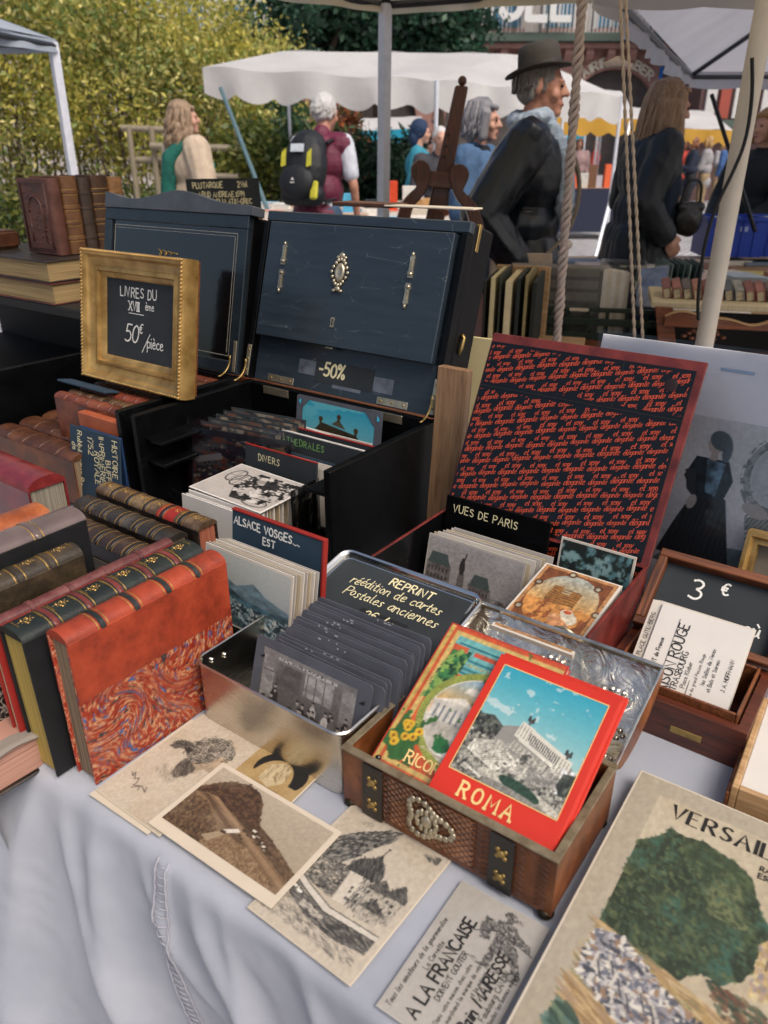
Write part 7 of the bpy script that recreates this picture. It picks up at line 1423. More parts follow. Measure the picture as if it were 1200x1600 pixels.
for k, (x_, y_, lb) in enumerate(((1140, 415, 'bright blue plastic crate right of the cream pole'), (1222, 418, 'bright blue plastic crate cut off by the right picture edge'))):
    p = at(x_, y_, 4.3); q = thing('blue_crate', lb, 'crate', Tr((p.x, p.y, TZ+.045)) @ Rz(rad(-6))); w_, d_, h_ = .30, .26, .20
    for s in ((-w_/2, w_/2, 0, .006), (-w_/2, w_/2, d_-.006, d_), (-w_/2, -w_/2+.006, .0062, d_-.0062), (w_/2-.006, w_/2, .0062, d_-.0062)): B('crate_wall', M_bcr, q, *s, 0, h_, bev=.001)
    B('crate_rim', M_bcr, q, -w_/2-.008, w_/2+.008, -.008, -.0002, h_-.02, h_, bev=.002); B('crate_floor', M_bcr, q, -w_/2+.0062, w_/2-.0062, .0062, d_-.0062, 0, .006)
    for x in (-.1, -.035, .035, .1): B('crate_rib', M_bcr, q, x-.006, x+.006, -.006, -.0002, 0, h_-.0202, bev=.001)
    for x in (-.04, .04): B('hand_slot', mat('pale blue slot', '9fb0d8', .6, bump=0), q, x-.02, x+.02, -.0012, -.0002, h_-.07, h_-.045, bev=0)
    for e in range(5): B('file', mat('crate file %d' % (e % 3), ('3f8a7a', 'c9c9c4', '2a3a5a')[e % 3], .6, bump=0), q, -.12+e*.05, -.085+e*.05, .02, .24, .0065, h_-.02+.01*(e % 2), bev=0)
# book table behind the man with the backpack
r = thing('far_book_table', 'white-covered book table in front of the bushes', 'table', I4); TX0, TX1 = at(360, 340, 7).x, at(735, 340, 7).x; B('table_top', M_white, r, TX0, TX1, 6.7, 8.6, .80, .83, bev=.003); B('cloth_front', M_white, r, TX0, TX1, 6.68, 6.699, .1, .829, bev=0)
for a in (TX0+.1, TX1-.1):
    for b in (6.8, 8.5): B('leg', M_pine, r, a-.03, a+.03, b-.03, b+.03, 0, .799)
fc = ['d8d2c8', 'c2b8a8', 'b9a08c', 'd2d6da', '8fb6c8', 'c88a78', 'e0dcd2', 'a89a88']
n = 0
for i in range(11):
    for j in range(5):
        if rng.random() < .15: continue
        n += 1; h_ = rng.uniform(.015, .09)
        simple_book('table_book', 'pale book lying on the white table before the bushes', Tr((TX0+.12+i*(TX1-TX0-.2)/10, 6.85+j*.36, .8305)) @ Rz(rng.uniform(-.4, .4)+PI*.5*rng.randint(0, 3)), .18, .24, h_, mat('pale cover %d' % (n % 8), fc[n % 8], .7, bump=0), M_white, 'books on the far white table')
for x_, y_, w_, h_, c0, lb, nm in ((582, 323, .13, .09, '1f2a2e', 'small black box on the far white table', 'black_box'), (548, 318, .14, .14, '4f9fc0', 'bright blue picture book standing on the far white table', 'blue_book'), (612, 305, .1, .24, 'c8431f', 'orange-red folder standing behind the central pole', 'red_folder'), (645, 300, .18, .2, 'd0ccc4', 'white cardboard box on the far table behind the easel', 'white_box'), (660, 332, .3, .1, 'b48a5a', 'tan carton on the far table behind the easel', 'tan_carton')):
    p = at(x_, y_, 7.2); o = B(nm, mat(nm, c0, .6, bump=0), None, -w_/2, w_/2, 0, .08, 0, h_+.06, Tr((p.x, p.y, .835)), bev=.003); tag(o, lb, 'box' if 'box' in nm or 'carton' in nm else 'book')
# distant stall with dark cloth, chairs, frames
p = at(920, 300, 14); r = thing('distant_stall', 'distant stall table with dark blue cloth below the yellow valance', 'table', Tr((p.x, p.y, 0))); B('table_top', M_pine, r, -.75, .5, 0, .9, .78, .82, bev=0); B('dark_cloth', mat('navy cloth', '262b3f', .85, bump=.2), r, -.74, .49, -.03, -.002, .12, .82, bev=0); B('cloth_end', mat('navy cloth', '262b3f', .85), r, .4905, .51, -.03, .9, .12, .82, bev=0)
for k in range(8): hh_ = .15+.22*rng.random(); simple_book('distant_item', 'upright book on the distant stall with the dark cloth', Tr((p.x-.62+k*.14, p.y+.15+.2*rng.random(), .8205+hh_/2)) @ Rz(rng.uniform(-.4, .4)) @ Rx(PI/2), .14, hh_, .05, mat('distant tone %d' % (k % 4), ('c9c5be', '6a4a34', 'b8b4c0', 'c85a34')[k % 4], .7, bump=0), M_white, 'items on the distant stall')
_a, _b = at(985, 190, 10), at(932, 395, 9); _b = _a+(_b-_a)*(_a.z/(_a.z-_b.z)); o = MB().tube([_a, _b], .018, 8).build('leaning_pole', M_alu, None); tag(o, 'pale slanting canopy prop between the two large figures at the right', 'pole')
# ---------------------------------------------------------------- people
M_skin = mat('skin', 'b98a74', .5, c2='c89a84', var=.12, scale=30, bump=.08); M_skin2 = mat('ruddy skin', 'a9745e', .5, c2='bd8a74', var=.15, scale=30, bump=.1); M_eye = mat('dark eye', '1c1613', .2, bump=0); M_lip = mat('lip', '96544a', .5, bump=0)
def hairmat(name, c, c2):
    if name in MATS: return MATS[name]
    t = NT(name); vec = t.coords((60, 60, 4)); nz = t.noise(vec, 3, 4); t.l(t.ramp(nz, [(.3, lin(c)), (.7, lin(c2))]), t.b.inputs['Base Color']); t.b.inputs['Roughness'].default_value = .45; t.bump(nz, .8, .006); MATS[name] = t.m; return t.m
def xf(prims, M):
    out = []
    R3 = M.to_3x3().to_4x4()
    for p in prims:
        if p[0] == 'c': out.append(('c', M @ Vector(p[1]), p[2], M @ Vector(p[3]), p[4]))
        else: out.append(('e', M @ Vector(p[1]), p[2], R3 @ (p[3] if len(p) > 3 else I4)))
    return out
HEAD = [('e', (0, -.008, .022), (.074, .094, .088)), ('e', (0, .035, -.045), (.055, .058, .062)), ('e', (0, .048, -.005), (.058, .046, .068)), ('c', (0, .088, .016), .010, (0, .112, -.020), .0135), ('e', (-.013, .098, -.024), (.009, .010, .008)), ('e', (.013, .098, -.024), (.009, .010, .008)), ('c', (-.034, .083, .026), .011, (.034, .083, .026), .011), ('e', (0, .076, -.090), (.026, .024, .020)),
        ('e', (0, .092, -.052), (.021, .011, .007)), ('e', (0, .091, -.066), (.019, .011, .007)), ('e', (-.077, -.002, -.006), (.010, .020, .031)), ('e', (.077, -.002, -.006), (.010, .020, .031)), ('e', (-.040, .066, -.028), (.024, .022, .024)), ('e', (.040, .066, -.028), (.024, .022, .024))]
def hand(wr, d, side, s=1.0):
    """palm and five bent fingers continuing from the wrist along d"""
    wr = Vector(wr); d = Vector(d).normalized(); a = Vector((0, 1, 0)) if abs(d.y) < .8 else Vector((0, 0, 1)); x = d.cross(a).normalized(); y = x.cross(d).normalized()
    out = [('c', wr, .024*s, wr+d*.07*s, .026*s), ('c', wr+d*.07*s+y*.022*s, .019*s, wr+d*.075*s-y*.022*s, .017*s)]
    for k, L in enumerate((.066, .078, .072, .055)):
        b = wr+d*.085*s+y*(.030-.020*k)*s; m = b+d*L*.55*s+x*.012*side*s; out += [('c', b, .0095*s, m, .0088*s), ('c', m, .0088*s, m+d*L*.36*s+x*.024*side*s, .0075*s)]
    b = wr+d*.03*s+y*.028*s; m = b+d*.03*s+y*.022*s+x*.008*side; return out+[('c', b, .012*s, m, .0105*s), ('c', m, .0105*s, m+d*.028*s+y*.004*s, .009*s)]
def rot_up(p, M): return M @ Vector(p)
def person(label, px_, Y, face, H, J=None, lean_=0, head=(0, 0), cloth=(), hair=None, hairm=None, skin=None, hands=(), voxel=.010, extra=None, x=None, group=None, strands=None):
    """face: rotation about z, 0 looks away along +y; J overrides joints; cloth: (name, material, builder)"""
    k = H/1.75; X = at(px_, 230, Y).x if x is None else x
    r = thing('person', label, 'person', Tr((X, Y, 0)) @ Rz(face), group)
    D = dict(pel=(0, 0, .96), wai=(0, 0, 1.10), che=(0, .005, 1.30), nek=(0, -.015, 1.47), hea=(0, .015, 1.635), shL=(-.185, -.005, 1.42), shR=(.185, -.005, 1.42), elL=(-.245, -.03, 1.14), elR=(.245, -.03, 1.14), wrL=(-.25, .05, .90), wrR=(.25, .05, .90), hiL=(-.09, 0, .93), hiR=(.09, 0, .93), knL=(-.10, .02, .50), knR=(.10, .02, .50), anL=(-.10, -.02, .09), anR=(.10, -.02, .09))
    D.update(J or {}); D = {a: Vector(b)*k for a, b in D.items()}
    if lean_:
        Rm = Tr(D['pel']) @ Rx(-lean_) @ Tr(-D['pel'])
        for a in ('wai', 'che', 'nek', 'hea', 'shL', 'shR', 'elL', 'elR', 'wrL', 'wrR'): D[a] = Rm @ D[a]
    def torso(e, lo=.0, sk=1.0):
        return [('e', D['pel']-Vector((0, 0, lo)), ((.155+e)*k, (.11+e)*k, (.13+e)*k)), ('e', D['wai'], ((.145+e)*k, (.10+e)*k, .15*k)), ('e', D['che'], ((.162+e)*k, (.112+e)*k, (.17+e*.5)*k)), ('c', D['shL']*.85+D['che']*.15, (.058+e*.7)*k, D['shR']*.85+D['che']*.15, (.058+e*.7)*k), ('c', D['che']+Vector((0, 0, .10*k)), (.09+e)*k, D['nek'], (.055+e*.3)*k)]
    def arm(s, e, cut=1.0):
        sh, el, wr = D['sh'+s], D['el'+s], D['wr'+s]; w2 = el.lerp(wr, cut); return [('c', sh, (.053+e)*k, el, (.042+e)*k), ('c', el, (.042+e)*k, w2, (.030+e)*k)]
    def leg(s, e, cut=1.0):
        h, n_, a = D['hi'+s], D['kn'+s], D['an'+s]; a2 = n_.lerp(a, cut); return [('c', h, (.085+e)*k, n_, (.056+e)*k), ('c', n_, (.055+e)*k, a2, (.038+e)*k)]
    def foot(s): a = D['an'+s]; return [('c', a, .036*k, a+Vector((0, -.03, -.045))*k, .035*k), ('c', a+Vector((0, -.03, -.05))*k, .034*k, a+Vector((0, .15, -.055))*k, .03*k)]
    HM = Tr(D['hea']) @ Rz(head[0]) @ Rx(-head[1]) @ Matrix.Scale(k, 4)
    HMH = Tr(D['hea']) @ Rz(head[0]) @ Rx(-head[1]*.25) @ Matrix.Scale(k, 4)
    hd = [(p[0], p[1], p[2]*k, p[3], p[4]*k) if p[0] == 'c' else (p[0], p[1], tuple(q*k for q in p[2])) for p in HEAD]
    pr = xf(hd, HM)+[('c', D['nek']-Vector((0, 0, .04*k)), .056*k, D['hea']-Vector((0, .015*k, .05*k)), .05*k)]+torso(-.012)+arm('L', -.008)+arm('R', -.008)+leg('L', -.012)+leg('R', -.012)+foot('L')+foot('R')
    for s in 'LR':
        d = D['wr'+s]-D['el'+s]; pr += hand(D['wr'+s], d, 1 if s == 'L' else -1, k)
    blob('body', pr, skin or M_skin, r, voxel, 3)
    for s in (-1, 1): MB().ell((0, 0, 0), (.009, .006, .0065), 8, 6).build('eye', M_eye, r, HM @ Tr((s*.031, .090, .008)), smooth=9)
    MB().ell((0, 0, 0), (.020, .006, .006), 8, 6).build('lips', M_lip, r, HM @ Tr((0, .0985, -.059)), smooth=9)
    ctx = dict(D=D, k=k, torso=torso, arm=arm, leg=leg, foot=foot, HM=HM, HMH=HMH, r=r)
    for nm, m_, fn, wr_ in cloth: blob(nm, fn(ctx), m_, r, voxel, 3, wr_*k*.8, 15, stretch=(1, 1, .38))
    if hair: blob('hair', xf([(p[0], p[1], p[2]*k, p[3], p[4]*k) if p[0] == 'c' else (p[0], p[1], tuple(q*k for q in p[2])) for p in hair], HMH), hairm, r, voxel*.8, 2, .006, 30, stretch=(1, 1, .15))
    if strands: hair_strands(ctx, hairm, *strands)
    blob('shoes', [('c', q[1]-Vector((0, 0, .004)), q[2]+.008, q[3]-Vector((0, 0, .004)), q[4]+.008) for s in 'LR' for q in foot(s)], mat('dark shoes', '231d1a', .5, bump=.1), r, voxel, 3)
    if extra: extra(ctx)
    return r
def hair_strands(c, m, n, L, wav, spread, seed):
    """locks falling from the crown over the sides and back of the head"""
    rs = random.Random(seed); mb = MB(); k = c['k']
    for i in range(n):
        a = rs.uniform(rad(-215), rad(35)); rr_ = rs.uniform(.92, 1.06); x, y = .082*math.cos(a)*rr_, (.10*math.sin(a)-.02)*rr_; l = L*rs.uniform(.75, 1.05); ph = rs.uniform(0, 6.28); pts = [(x*.35, y*.35, .125), (x*.8, y*.8, .10), (x*1.02, y*1.02, .03)] if l > .1 else [(x*.88, y*.88, .05), (x*.92, y*.92, .04), (x*.95, y*.95, .03)]
        for q in range(1, 9): t = q/8; f_ = 1.04 if l > .1 else .97; pts.append((x*(f_+spread*t)+wav*math.sin(ph+t*9)*t**.5, y*(f_+spread*.6*t)+wav*math.cos(ph*1.3+t*8)*t**.5, .03-l*t))
        w_ = .55 if l < .1 else 1; mb.tube(pts, [.004*w_, .008*w_, .009*w_]+[.009*w_]*6+[.006*w_, .002], 5)
    mb.build('hair_locks', m, c['r'], c['HMH'], smooth=9)
def trousers(e=.015): return lambda c: c['leg']('L', e)+c['leg']('R', e)+[('e', c['D']['pel'], (.165*c['k'], .12*c['k'], .13*c['k']))]
def jacket(e=.03, lo=.08, both=True, cut=.93): return lambda c: c['torso'](e, lo)+c['arm']('L', e*.8, cut)+c['arm']('R', e*.8, cut)
def coat(e=.035, z=.5, w=.2):
    def f(c):
        k = c['k']; D = c['D']; b = Vector((0, 0, z*k)); return c['torso'](e, .05)+c['arm']('L', e*.8, .95)+c['arm']('R', e*.8, .95)+[('c', D['pel']+Vector((s*.07*k, q*.03*k, 0)), .125*k, Vector((s*w*.5*k, q*.04*k, z*k)), w*.62*k) for s in (-1, 0, 1) for q in (-1, 1)]
    return f
def vest(e=.05): return lambda c: c['torso'](e, .06)
SHORT = [('e', (0, -.020, .032), (.0785, .0945, .088)), ('e', (0, -.052, -.02), (.066, .05, .05)), ('c', (-.068, -.01, .03), .013, (-.070, -.03, -.04), .012), ('c', (.068, -.01, .03), .013, (.070, -.03, -.04), .012)]
BOB = SHORT+[('e', (0, -.022, .035), (.083, .098, .092)), ('c', (-.075, .03, .04), .026, (-.078, .02, -.09), .026), ('c', (.075, .03, .04), .026, (.078, .02, -.09), .026), ('e', (0, -.06, -.05), (.085, .055, .09)), ('c', (-.045, .066, .072), .014, (.045, .066, .072), .014)]
LONG = BOB+[('c', (-.07, -.02, 0), .04, (-.085, .01, -.40), .035), ('c', (.07, -.02, 0), .04, (.095, .04, -.46), .036), ('c', (.08, .02, 0), .03, (.10, .09, -.44), .030), ('c', (0, -.07, 0), .06, (0, -.07, -.42), .05), ('c', (.05, -.05, 0), .05, (.07, -.03, -.46), .042)]
CURLY = BOB+[('e', (s*.07+.01*q, -.05+.03*q, -.06-.05*q), (.045, .045, .045)) for s in (-1, 1) for q in range(4)]+[('e', (.03*s, -.09, -.05-.045*q), (.05, .045, .04)) for s in (-1, 0, 1) for q in range(4)]+[('e', (0, -.03, .07), (.085, .09, .06))]
M_navy = mat('waxed navy cotton', '0c131c', .32, c2='151f2a', var=.3, scale=12, bump=.2, bdist=.004, coat=.2); M_scarf = mat('pale blue scarf', '93a6bb', .85, c2='b4c0cd', var=.15, scale=20, stretch=(1, 1, 6), bump=.5, bdist=.004)
# ---- man in the hat
def hatman(c):
    k, r, D, HM = c['k'], c['r'], c['D'], c['HM']; M_felt = mat('brown felt', '3a352e', .8, var=.2, scale=30, bump=.2)
    hm = HM @ Tr((0, -.014, .058)) @ Rx(rad(14))
    mb = MB(); pr = []
    n = 36
    rings = [(.105, .118, .0), (.098, .112, .004)]
    vs = []
    def ringp(rx, ry, z, dip=0): return [(rx*math.cos(2*PI*i/n), ry*math.sin(2*PI*i/n), z+dip*abs(math.cos(2*PI*i/n))**2) for i in range(n)]
    seq = [ringp(.150, .172, -.004, .022), ringp(.150, .172, .002, .022), ringp(.118, .138, .003, .008), ringp(.089, .108, .010), ringp(.087, .106, .035), ringp(.084, .102, .075), ringp(.078, .094, .110), ringp(.060, .076, .124), ringp(.030, .045, .112), ringp(.008, .012, .105)]
    loft(mb, seq); h = thing('felt_hat', 'brown felt hat with a wide brim worn by the man in the navy jacket', 'hat', r.matrix_world @ hm @ Matrix.Scale(.86, 4)); mb.build('hat_body', M_felt, h, smooth=rad(60))
    mb = MB(); loft(mb, [ringp(.0895, .1085, .010), ringp(.0905, .1095, .012), ringp(.089, .108, .034), ringp(.0875, .1065, .036)]); mb.build('hat_band', mat('dark hat band', '211d1a', .6, bump=.1), h, smooth=SM)
    blob('collar', [('c', D['nek']+Vector((-.06, -.05, .01)), .028, D['nek']+Vector((-.05, .05, .0)), .026), ('c', D['nek']+Vector((.06, -.05, .01)), .028, D['nek']+Vector((.05, .05, .0)), .026), ('c', D['nek']+Vector((-.06, -.05, .01)), .028, D['nek']+Vector((.06, -.05, .01)), .028)], M_navy, r, .008, 2)
    sc = [('c', D['nek']+Vector((.068*math.cos(a), .074*math.sin(a)+.005, .040+.014*math.sin(a*2))), .031, D['nek']+Vector((.068*math.cos(a+.8), .074*math.sin(a+.8)+.005, .040+.014*math.sin(a*2+1.6))), .031) for a in [i*.785 for i in range(8)]]
    sc += [('c', D['nek']+Vector((.04, .095, .0)), .034, D['nek']+Vector((.08, .160, -.12)), .034), ('c', D['nek']+Vector((.08, .160, -.12)), .034, D['nek']+Vector((.09, .180, -.30)), .038)]
    o = blob('scarf', sc, M_scarf, None, .007, 2, .007, 40, M=r.matrix_world); tag(o, 'pale blue scarf knotted round the neck of the man in the hat', 'scarf')
    b = thing('shoulder_bag', 'beige shoulder bag with a cross strap carried by the man in the hat', 'bag', r.matrix_world @ Tr((.235, .02, .90)) @ Rz(rad(8)))
    mb = MB(); mb.box(-.035, .035, -.13, .13, -.10, .07); o = mb.build('bag_body', mat('beige leather', 'b3a08c', .55, var=.12, scale=20, bump=.2), b, bev=.02, seg=3, smooth=SM); mb = MB(); mb.box(.0355, .042, -.125, .125, -.03, .075); mb.build('flap', mat('beige leather', 'b3a08c'), b, bev=.003, smooth=SM)
    st = [(-.01, .10, .06), (-.03, .20, .16), (-.14, .24, .32), (-.28, .20, .47), (-.36, .10, .56)]; MB().tube(_s3(st), .016, 6, squash=.35).build('strap', mat('grey brown strap', '9a8a76', .7, bump=.2), b); MB().tube(_s3([(-.01, -.10, .06), (-.05, -.17, .22), (-.22, -.16, .42), (-.32, -.05, .55)]), .013, 6, squash=.3).build('strap', mat('grey brown strap', '7a6c5c'), b)
person('man in a navy waxed jacket and brown hat, standing in profile behind the stall', 826, 3.6, rad(-104), 1.71, dict(elR=(.28, -.16, 1.14), wrR=(.24, .0, .95), elL=(-.28, -.10, 1.13), wrL=(-.2, .05, .95)), .03, (rad(-4), rad(4)),
       [('jacket', M_navy, lambda c: jacket(.06, .12)(c)+[('c', c['D']['pel']+Vector((s*.06, q*.03, -.02)), .15, c['D']['pel']+Vector((s*.08, q*.04, -.16)), .15) for s in (-1, 1) for q in (-1, 1)], .007), ('trousers', mat('dark trousers', '17181c', .8, bump=.2), trousers(.02), .006)], SHORT, hairmat('grey hair', '5a5652', '8d8984'), M_skin2, voxel=.008, extra=hatman, strands=(90, .055, .003, .0, 7))
# ---- long-haired woman
def longw(c):
    r, D, k = c['r'], c['D'], c['k']
    b = thing('black_handbag', 'black leather handbag under the arm of the long-haired woman', 'bag', r.matrix_world @ Tr((.16, .20, 1.06))); blob('bag_body', [('e', (0, 0, -.02), (.035, .075, .085)), ('c', (0, -.05, .04), .025, (0, .05, .04), .025)], mat('black bag leather', '0f0f11', .3, bump=.2, coat=.2), b, .008, 3, .006); MB().tube(_s3([(0, -.05, .06), (.01, -.04, .17), (.01, .04, .17), (0, .05, .06)]), .008, 6).build('strap', mat('black bag leather', '0f0f11'), b)
person('long-haired woman in a dark coat looking down, hand in her pocket', 1012, 4.35, rad(-84), 1.70, dict(elR=(.25, -.10, 1.15), wrR=(.22, .06, 1.0), elL=(-.24, -.02, 1.15), wrL=(-.17, .12, 1.0), hea=(0, .05, 1.62)), .06, (rad(-6), rad(-16)*-1),
       [('coat', mat('black quilted coat', '15191d', .5, c2='20262c', var=.3, scale=14, bump=.4, bdist=.006), coat(.04, .62, .21), .012), ('jumper', mat('navy jumper', '1b2738', .85, bump=.3), lambda c: [('e', c['D']['che']+Vector((.02, .06, -.1)), (.15, .10, .22)), ('e', c['D']['wai']+Vector((0, .07, -.08)), (.15, .10, .14))], .006), ('jeans', mat('dark jeans', '252c36', .8, var=.2, bump=.2), lambda c: trousers(.02)(c)+[('c', (0.03, .06, .95), .12, (.06, .07, .5), .09)], .006)],
       LONG, hairmat('light brown long hair', '6a5038', 'b08e6c'), voxel=.008, extra=longw, strands=(110, .50, .012, .35, 3))
# ---- man with the backpack
def packman(c):
    r, D, k = c['r'], c['D'], c['k']; Mk = mat('black pack fabric', '15181c', .6, var=.3, scale=40, bump=.3); Ml = mat('lime panel', 'b9b336', .6, bump=.1)
    b = thing('backpack', 'black and lime backpack on the back of the man in the maroon vest', 'backpack', r.matrix_world @ Tr(D['che']+Vector((0, -.25, -.06))) @ Rx(rad(-14)))
    blob('pack_body', [('e', (0, 0, .02), (.17, .11, .24)), ('e', (0, .03, .15), (.14, .09, .13)), ('c', (-.10, 0, -.16), .07, (.10, 0, -.16), .07)], Mk, b, .010, 4, .004); blob('front_pocket', [('e', (0, -.10, -.09), (.14, .055, .115))], Mk, b, .010, 3)
    for s in (-1, 1): MB().prism([(0, 0), (.035, .01), (.03, .12), (.0, .09)], -.004, .004, Tr((s*.10-.015, -.128, -.0)) @ Rx(PI/2)).build('lime_panel', Ml, b)
    MB().box(-.05, .05, -.125, -.118, .10, .15).build('logo_patch', mat('pale patch', 'c5ccd2', .5, bump=0), b); MB().box(.11, .165, -.105, -.075, -.20, -.08).build('lime_side_pocket', Ml, b, bev=.01)
    mb = MB(); mb.prism([(-.012, 0), (0, .018), (.012, 0)], 0, .002, Tr((0, -.157, -.09)) @ Rx(PI/2)); mb.box(-.018, .018, -.159, -.156, -.108, -.103); mb.build('emblem', M_chalk, b)
    for s in (-1, 1): MB().tube(_s3([(s*.12, .06, .20), (s*.13, .16, .26), (s*.14, .30, .12), (s*.16, .24, -.12), (s*.13, .08, -.18)]), .022, 6, squash=.4).build('strap', Mk, b)
    blob('collar', [('c', D['nek']+Vector((.07*math.cos(a), .07*math.sin(a), .0)), .025, D['nek']+Vector((.07*math.cos(a+.8), .07*math.sin(a+.8), .0)), .025) for a in [i*.785 for i in range(8)]], M_maroon_v, r, .01, 2)
M_maroon_v = mat('maroon quilted vest', '5a1a30', .5, c2='6d2340', var=.2, scale=10, stretch=(1, 1, 9), bump=.7, bscale=14, bdist=.01)
person('man in a maroon quilted vest bending over the books, a backpack on his back', 492, 6.0, rad(-24), 1.76, dict(elL=(-.24, .02, 1.16), elR=(.27, .02, 1.14), wrR=(.26, .16, .92), wrL=(-.2, .2, .95)), .24, (rad(-14), rad(16)),
       [('shirt', mat('white polo shirt', 'b9bcc4', .8, bump=.2), lambda c: c['torso'](.015)+[('c', c['D']['sh'+s], .064, c['D']['sh'+s].lerp(c['D']['el'+s], .72), .056) for s in 'LR'], .006), ('vest', M_maroon_v, vest(.045), .008), ('jeans', mat('blue jeans', '33485e', .8, var=.2, bump=.2), trousers(.025), .006)],
       SHORT, hairmat('white hair', 'a8a5a2', 'd0cdca'), M_skin2, voxel=.009, extra=packman, strands=(90, .055, .004, .0, 8))
# ---- woman in blue
person('grey-haired woman in a blue fleece facing right, behind the easel', 742, 4.9, rad(-118), 1.63, dict(elR=(.25, .02, 1.12), wrR=(.2, .2, 1.0)), .05, (rad(8), rad(6)),
       [('fleece', mat('blue fleece', '3d5878', .9, c2='4d6a8c', var=.15, scale=30, bump=.4), jacket(.04, .12), .008), ('collar', mat('black collar', '14161a', .8, bump=.1), lambda c: [('c', c['D']['nek']+Vector((.06*math.cos(a), .06*math.sin(a), .0)), .026, c['D']['nek']+Vector((.06*math.cos(a+.8), .06*math.sin(a+.8), .0)), .026) for a in [i*.785 for i in range(8)]], 0), ('skirt', mat('blue trousers', '44617f', .85, bump=.2), trousers(.03), .006)],
       BOB, hairmat('ash grey hair', '5d5b5d', '98969a'), voxel=.009, strands=(80, .13, .008, .1, 5), extra=lambda c: [MB().tube([(x*.01, .099-abs(x)*.006, .008) for x in range(-7, 8)], .0014, 5).build('spectacles', M_ink, c['r'], c['HM'])])
# ---- young woman with the green scarf
def girl(c):
    r, D = c['r'], c['D']
    o = blob('scarf', [('c', D['shR']+Vector((-.10, .0, .06)), .05, D['che']+Vector((.02, -.16, .06)), .05), ('c', D['che']+Vector((.02, -.16, .06)), .05, D['pel']+Vector((-.02, -.18, .08)), .055), ('c', D['shR']+Vector((-.10, 0, .06)), .045, D['che']+Vector((.08, .14, .0)), .045)], mat('teal green scarf', '0f4a42', .85, c2='1c6a5c', var=.2, scale=20, bump=.4), None, .010, 3, .006, M=r.matrix_world); tag(o, 'dark green scarf hanging down the back of the woman in beige', 'scarf')
M_beige = mat('beige linen', 'b3a08a', .85, c2='c2b09a', var=.12, scale=20, bump=.3)
def stripemat():
    t = NT('striped skirt'); vec = t.coords(rnd=False); w = t.n('TexWave'); w.bands_direction = 'X'; w.inputs['Scale'].default_value = 9; t.l(vec, w.inputs['Vector']); t.l(t.ramp(w.outputs[0], [(.0, lin('a08a86')), (.35, lin('c4b4a8')), (.6, lin('7f9a9a')), (.8, lin('b56a5a'))]), t.b.inputs['Base Color']); t.b.inputs['Roughness'].default_value = .85; return t.m
person('young woman with wavy hair in a beige tunic and striped skirt, before the hedge', 290, 6.4, rad(-50), 1.70, dict(elR=(.28, .0, 1.14), wrR=(.30, .10, .95)), 0, (rad(-30), 0),
       [('tunic', M_beige, lambda c: c['torso'](.03, .02)+c['arm']('L', .045, .8)+c['arm']('R', .05, .8), .008), ('skirt', stripemat(), lambda c: [('c', c['D']['pel']+Vector((s*.05, 0, .03)), .14, Vector((s*.12, q*.06, .22)), .16) for s in (-1, 0, 1) for q in (-1, 1)], .010)],
       CURLY, hairmat('wavy light brown hair', '6d5844', 'a88e72'), voxel=.010, extra=girl, strands=(90, .24, .022, .5, 4))
# ---- others, farther away
def simple(label, px_, Y, face, H, c1, c2, hair, hm, J=None, lean_=.03, head=(0, .1), voxel=.014, e=.035):
    return person(label, px_, Y, face, H, J, lean_, head, [('jacket', mat('coat '+c1, c1, .8, var=.15, bump=.2), jacket(e, .12), .008), ('trousers', mat('trousers '+c2, c2, .8, var=.15, bump=.2), trousers(.02), .005)], hair, hm, voxel=voxel)
HOOD = SHORT+[('e', (0, -.02, .03), (.10, .105, .11)), ('e', (0, -.07, -.06), (.09, .06, .09))]
simple('person in a turquoise jacket and dark blue hat by the turquoise canopy', 652, 8.8, rad(-95), 1.66, '2f7f92', '2a2c33', HOOD, mat('dark blue hood', '1f3350', .8, bump=.1))
simple('white-haired person in dark clothes stooping behind the easel', 682, 8.0, rad(-170), 1.60, '3a3a40', '2a2c30', SHORT, hairmat('white hair', 'a8a5a2', 'd0cdca'), dict(wrL=(-.15, .32, 1.0), wrR=(.15, .32, 1.0), elL=(-.25, .1, 1.12), elR=(.25, .1, 1.12)), .22)
blondm = hairmat('blonde hair', '8a6a40', 'b8935c'); brownm = hairmat('reddish brown hair', '5a3420', '8a5838')
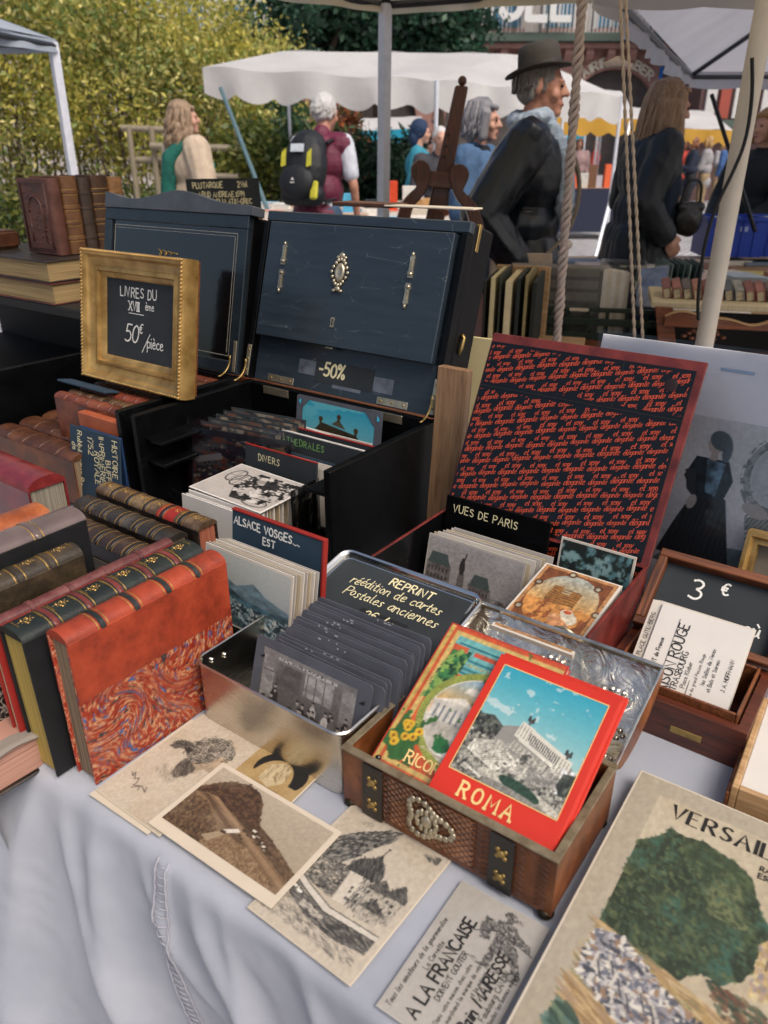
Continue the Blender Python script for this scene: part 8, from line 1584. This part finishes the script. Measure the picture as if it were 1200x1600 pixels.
simple('woman in a dark blue jacket reading, far back on the paving at the right', 1086, 17.5, rad(80), 1.66, '1c2436', '15171c', BOB, brownm, dict(wrL=(-.1, .32, 1.15), wrR=(.1, .32, 1.15), elL=(-.24, .08, 1.12), elR=(.24, .08, 1.12)), voxel=.018)
simple('person in a grey jacket and khaki trousers far back on the paving at the right', 1108, 17.6, rad(60), 1.68, '8d8a8c', '8a7558', BOB, blondm, dict(wrL=(-.1, .3, 1.15), wrR=(.1, .3, 1.15), elL=(-.24, .08, 1.12), elR=(.24, .08, 1.12)), voxel=.018)
simple('blonde woman in a leather jacket and pale jeans at the right picture edge', 1196, 5.6, rad(120), 1.62, '1b2024', '7fa0b4', BOB, blondm, dict(wrL=(-.12, .3, 1.0), wrR=(.12, .3, 1.0), elL=(-.25, .08, 1.12), elR=(.25, .08, 1.12)), voxel=.010)
simple('small distant figure in blue between the far stalls at the right', 1140, 21, rad(30), 1.68, '3a5a8a', '30343c', SHORT, brownm, voxel=.022)
simple('distant figure in red near the yellow canopies', 1068, 22, rad(150), 1.66, 'a83a2c', '2a2c33', BOB, brownm, voxel=.022)
simple('distant pale-dressed figure by the dark-clothed stall behind the man in the hat', 905, 19, rad(170), 1.66, 'b89a9a', '3a3c44', BOB, brownm, voxel=.022)

# more shoppers in the distance, copied from the ones above
far = [o for o in col.objects if o.type == 'EMPTY' and o.name.startswith('person') and o.matrix_world.translation.y > 15]
for k, (src, px_, Y, rz, lb) in enumerate(((0, 1040, 24, 40, 'distant shopper under the yellow valance, left of the pair on the paving'), (1, 1128, 25, 200, 'distant shopper far right between the cream pole and the pair'), (2, 1158, 19, 120, 'distant shopper in blue beside the crank rod'), (3, 930, 23, 250, 'distant shopper in red behind the dark-clothed stall'), (4, 880, 22, 140, 'distant pale shopper just right of the man in the hat'), (1, 700, 20, 60, 'distant shopper seen above the easel shoulder'), (2, 600, 21, 10, 'distant shopper in blue beneath the turquoise canopy'))):
    copy_tree(far[src % len(far)], None, Tr((at(px_, 240, Y).x, Y, 0)) @ Rz(rad(rz)), lb)
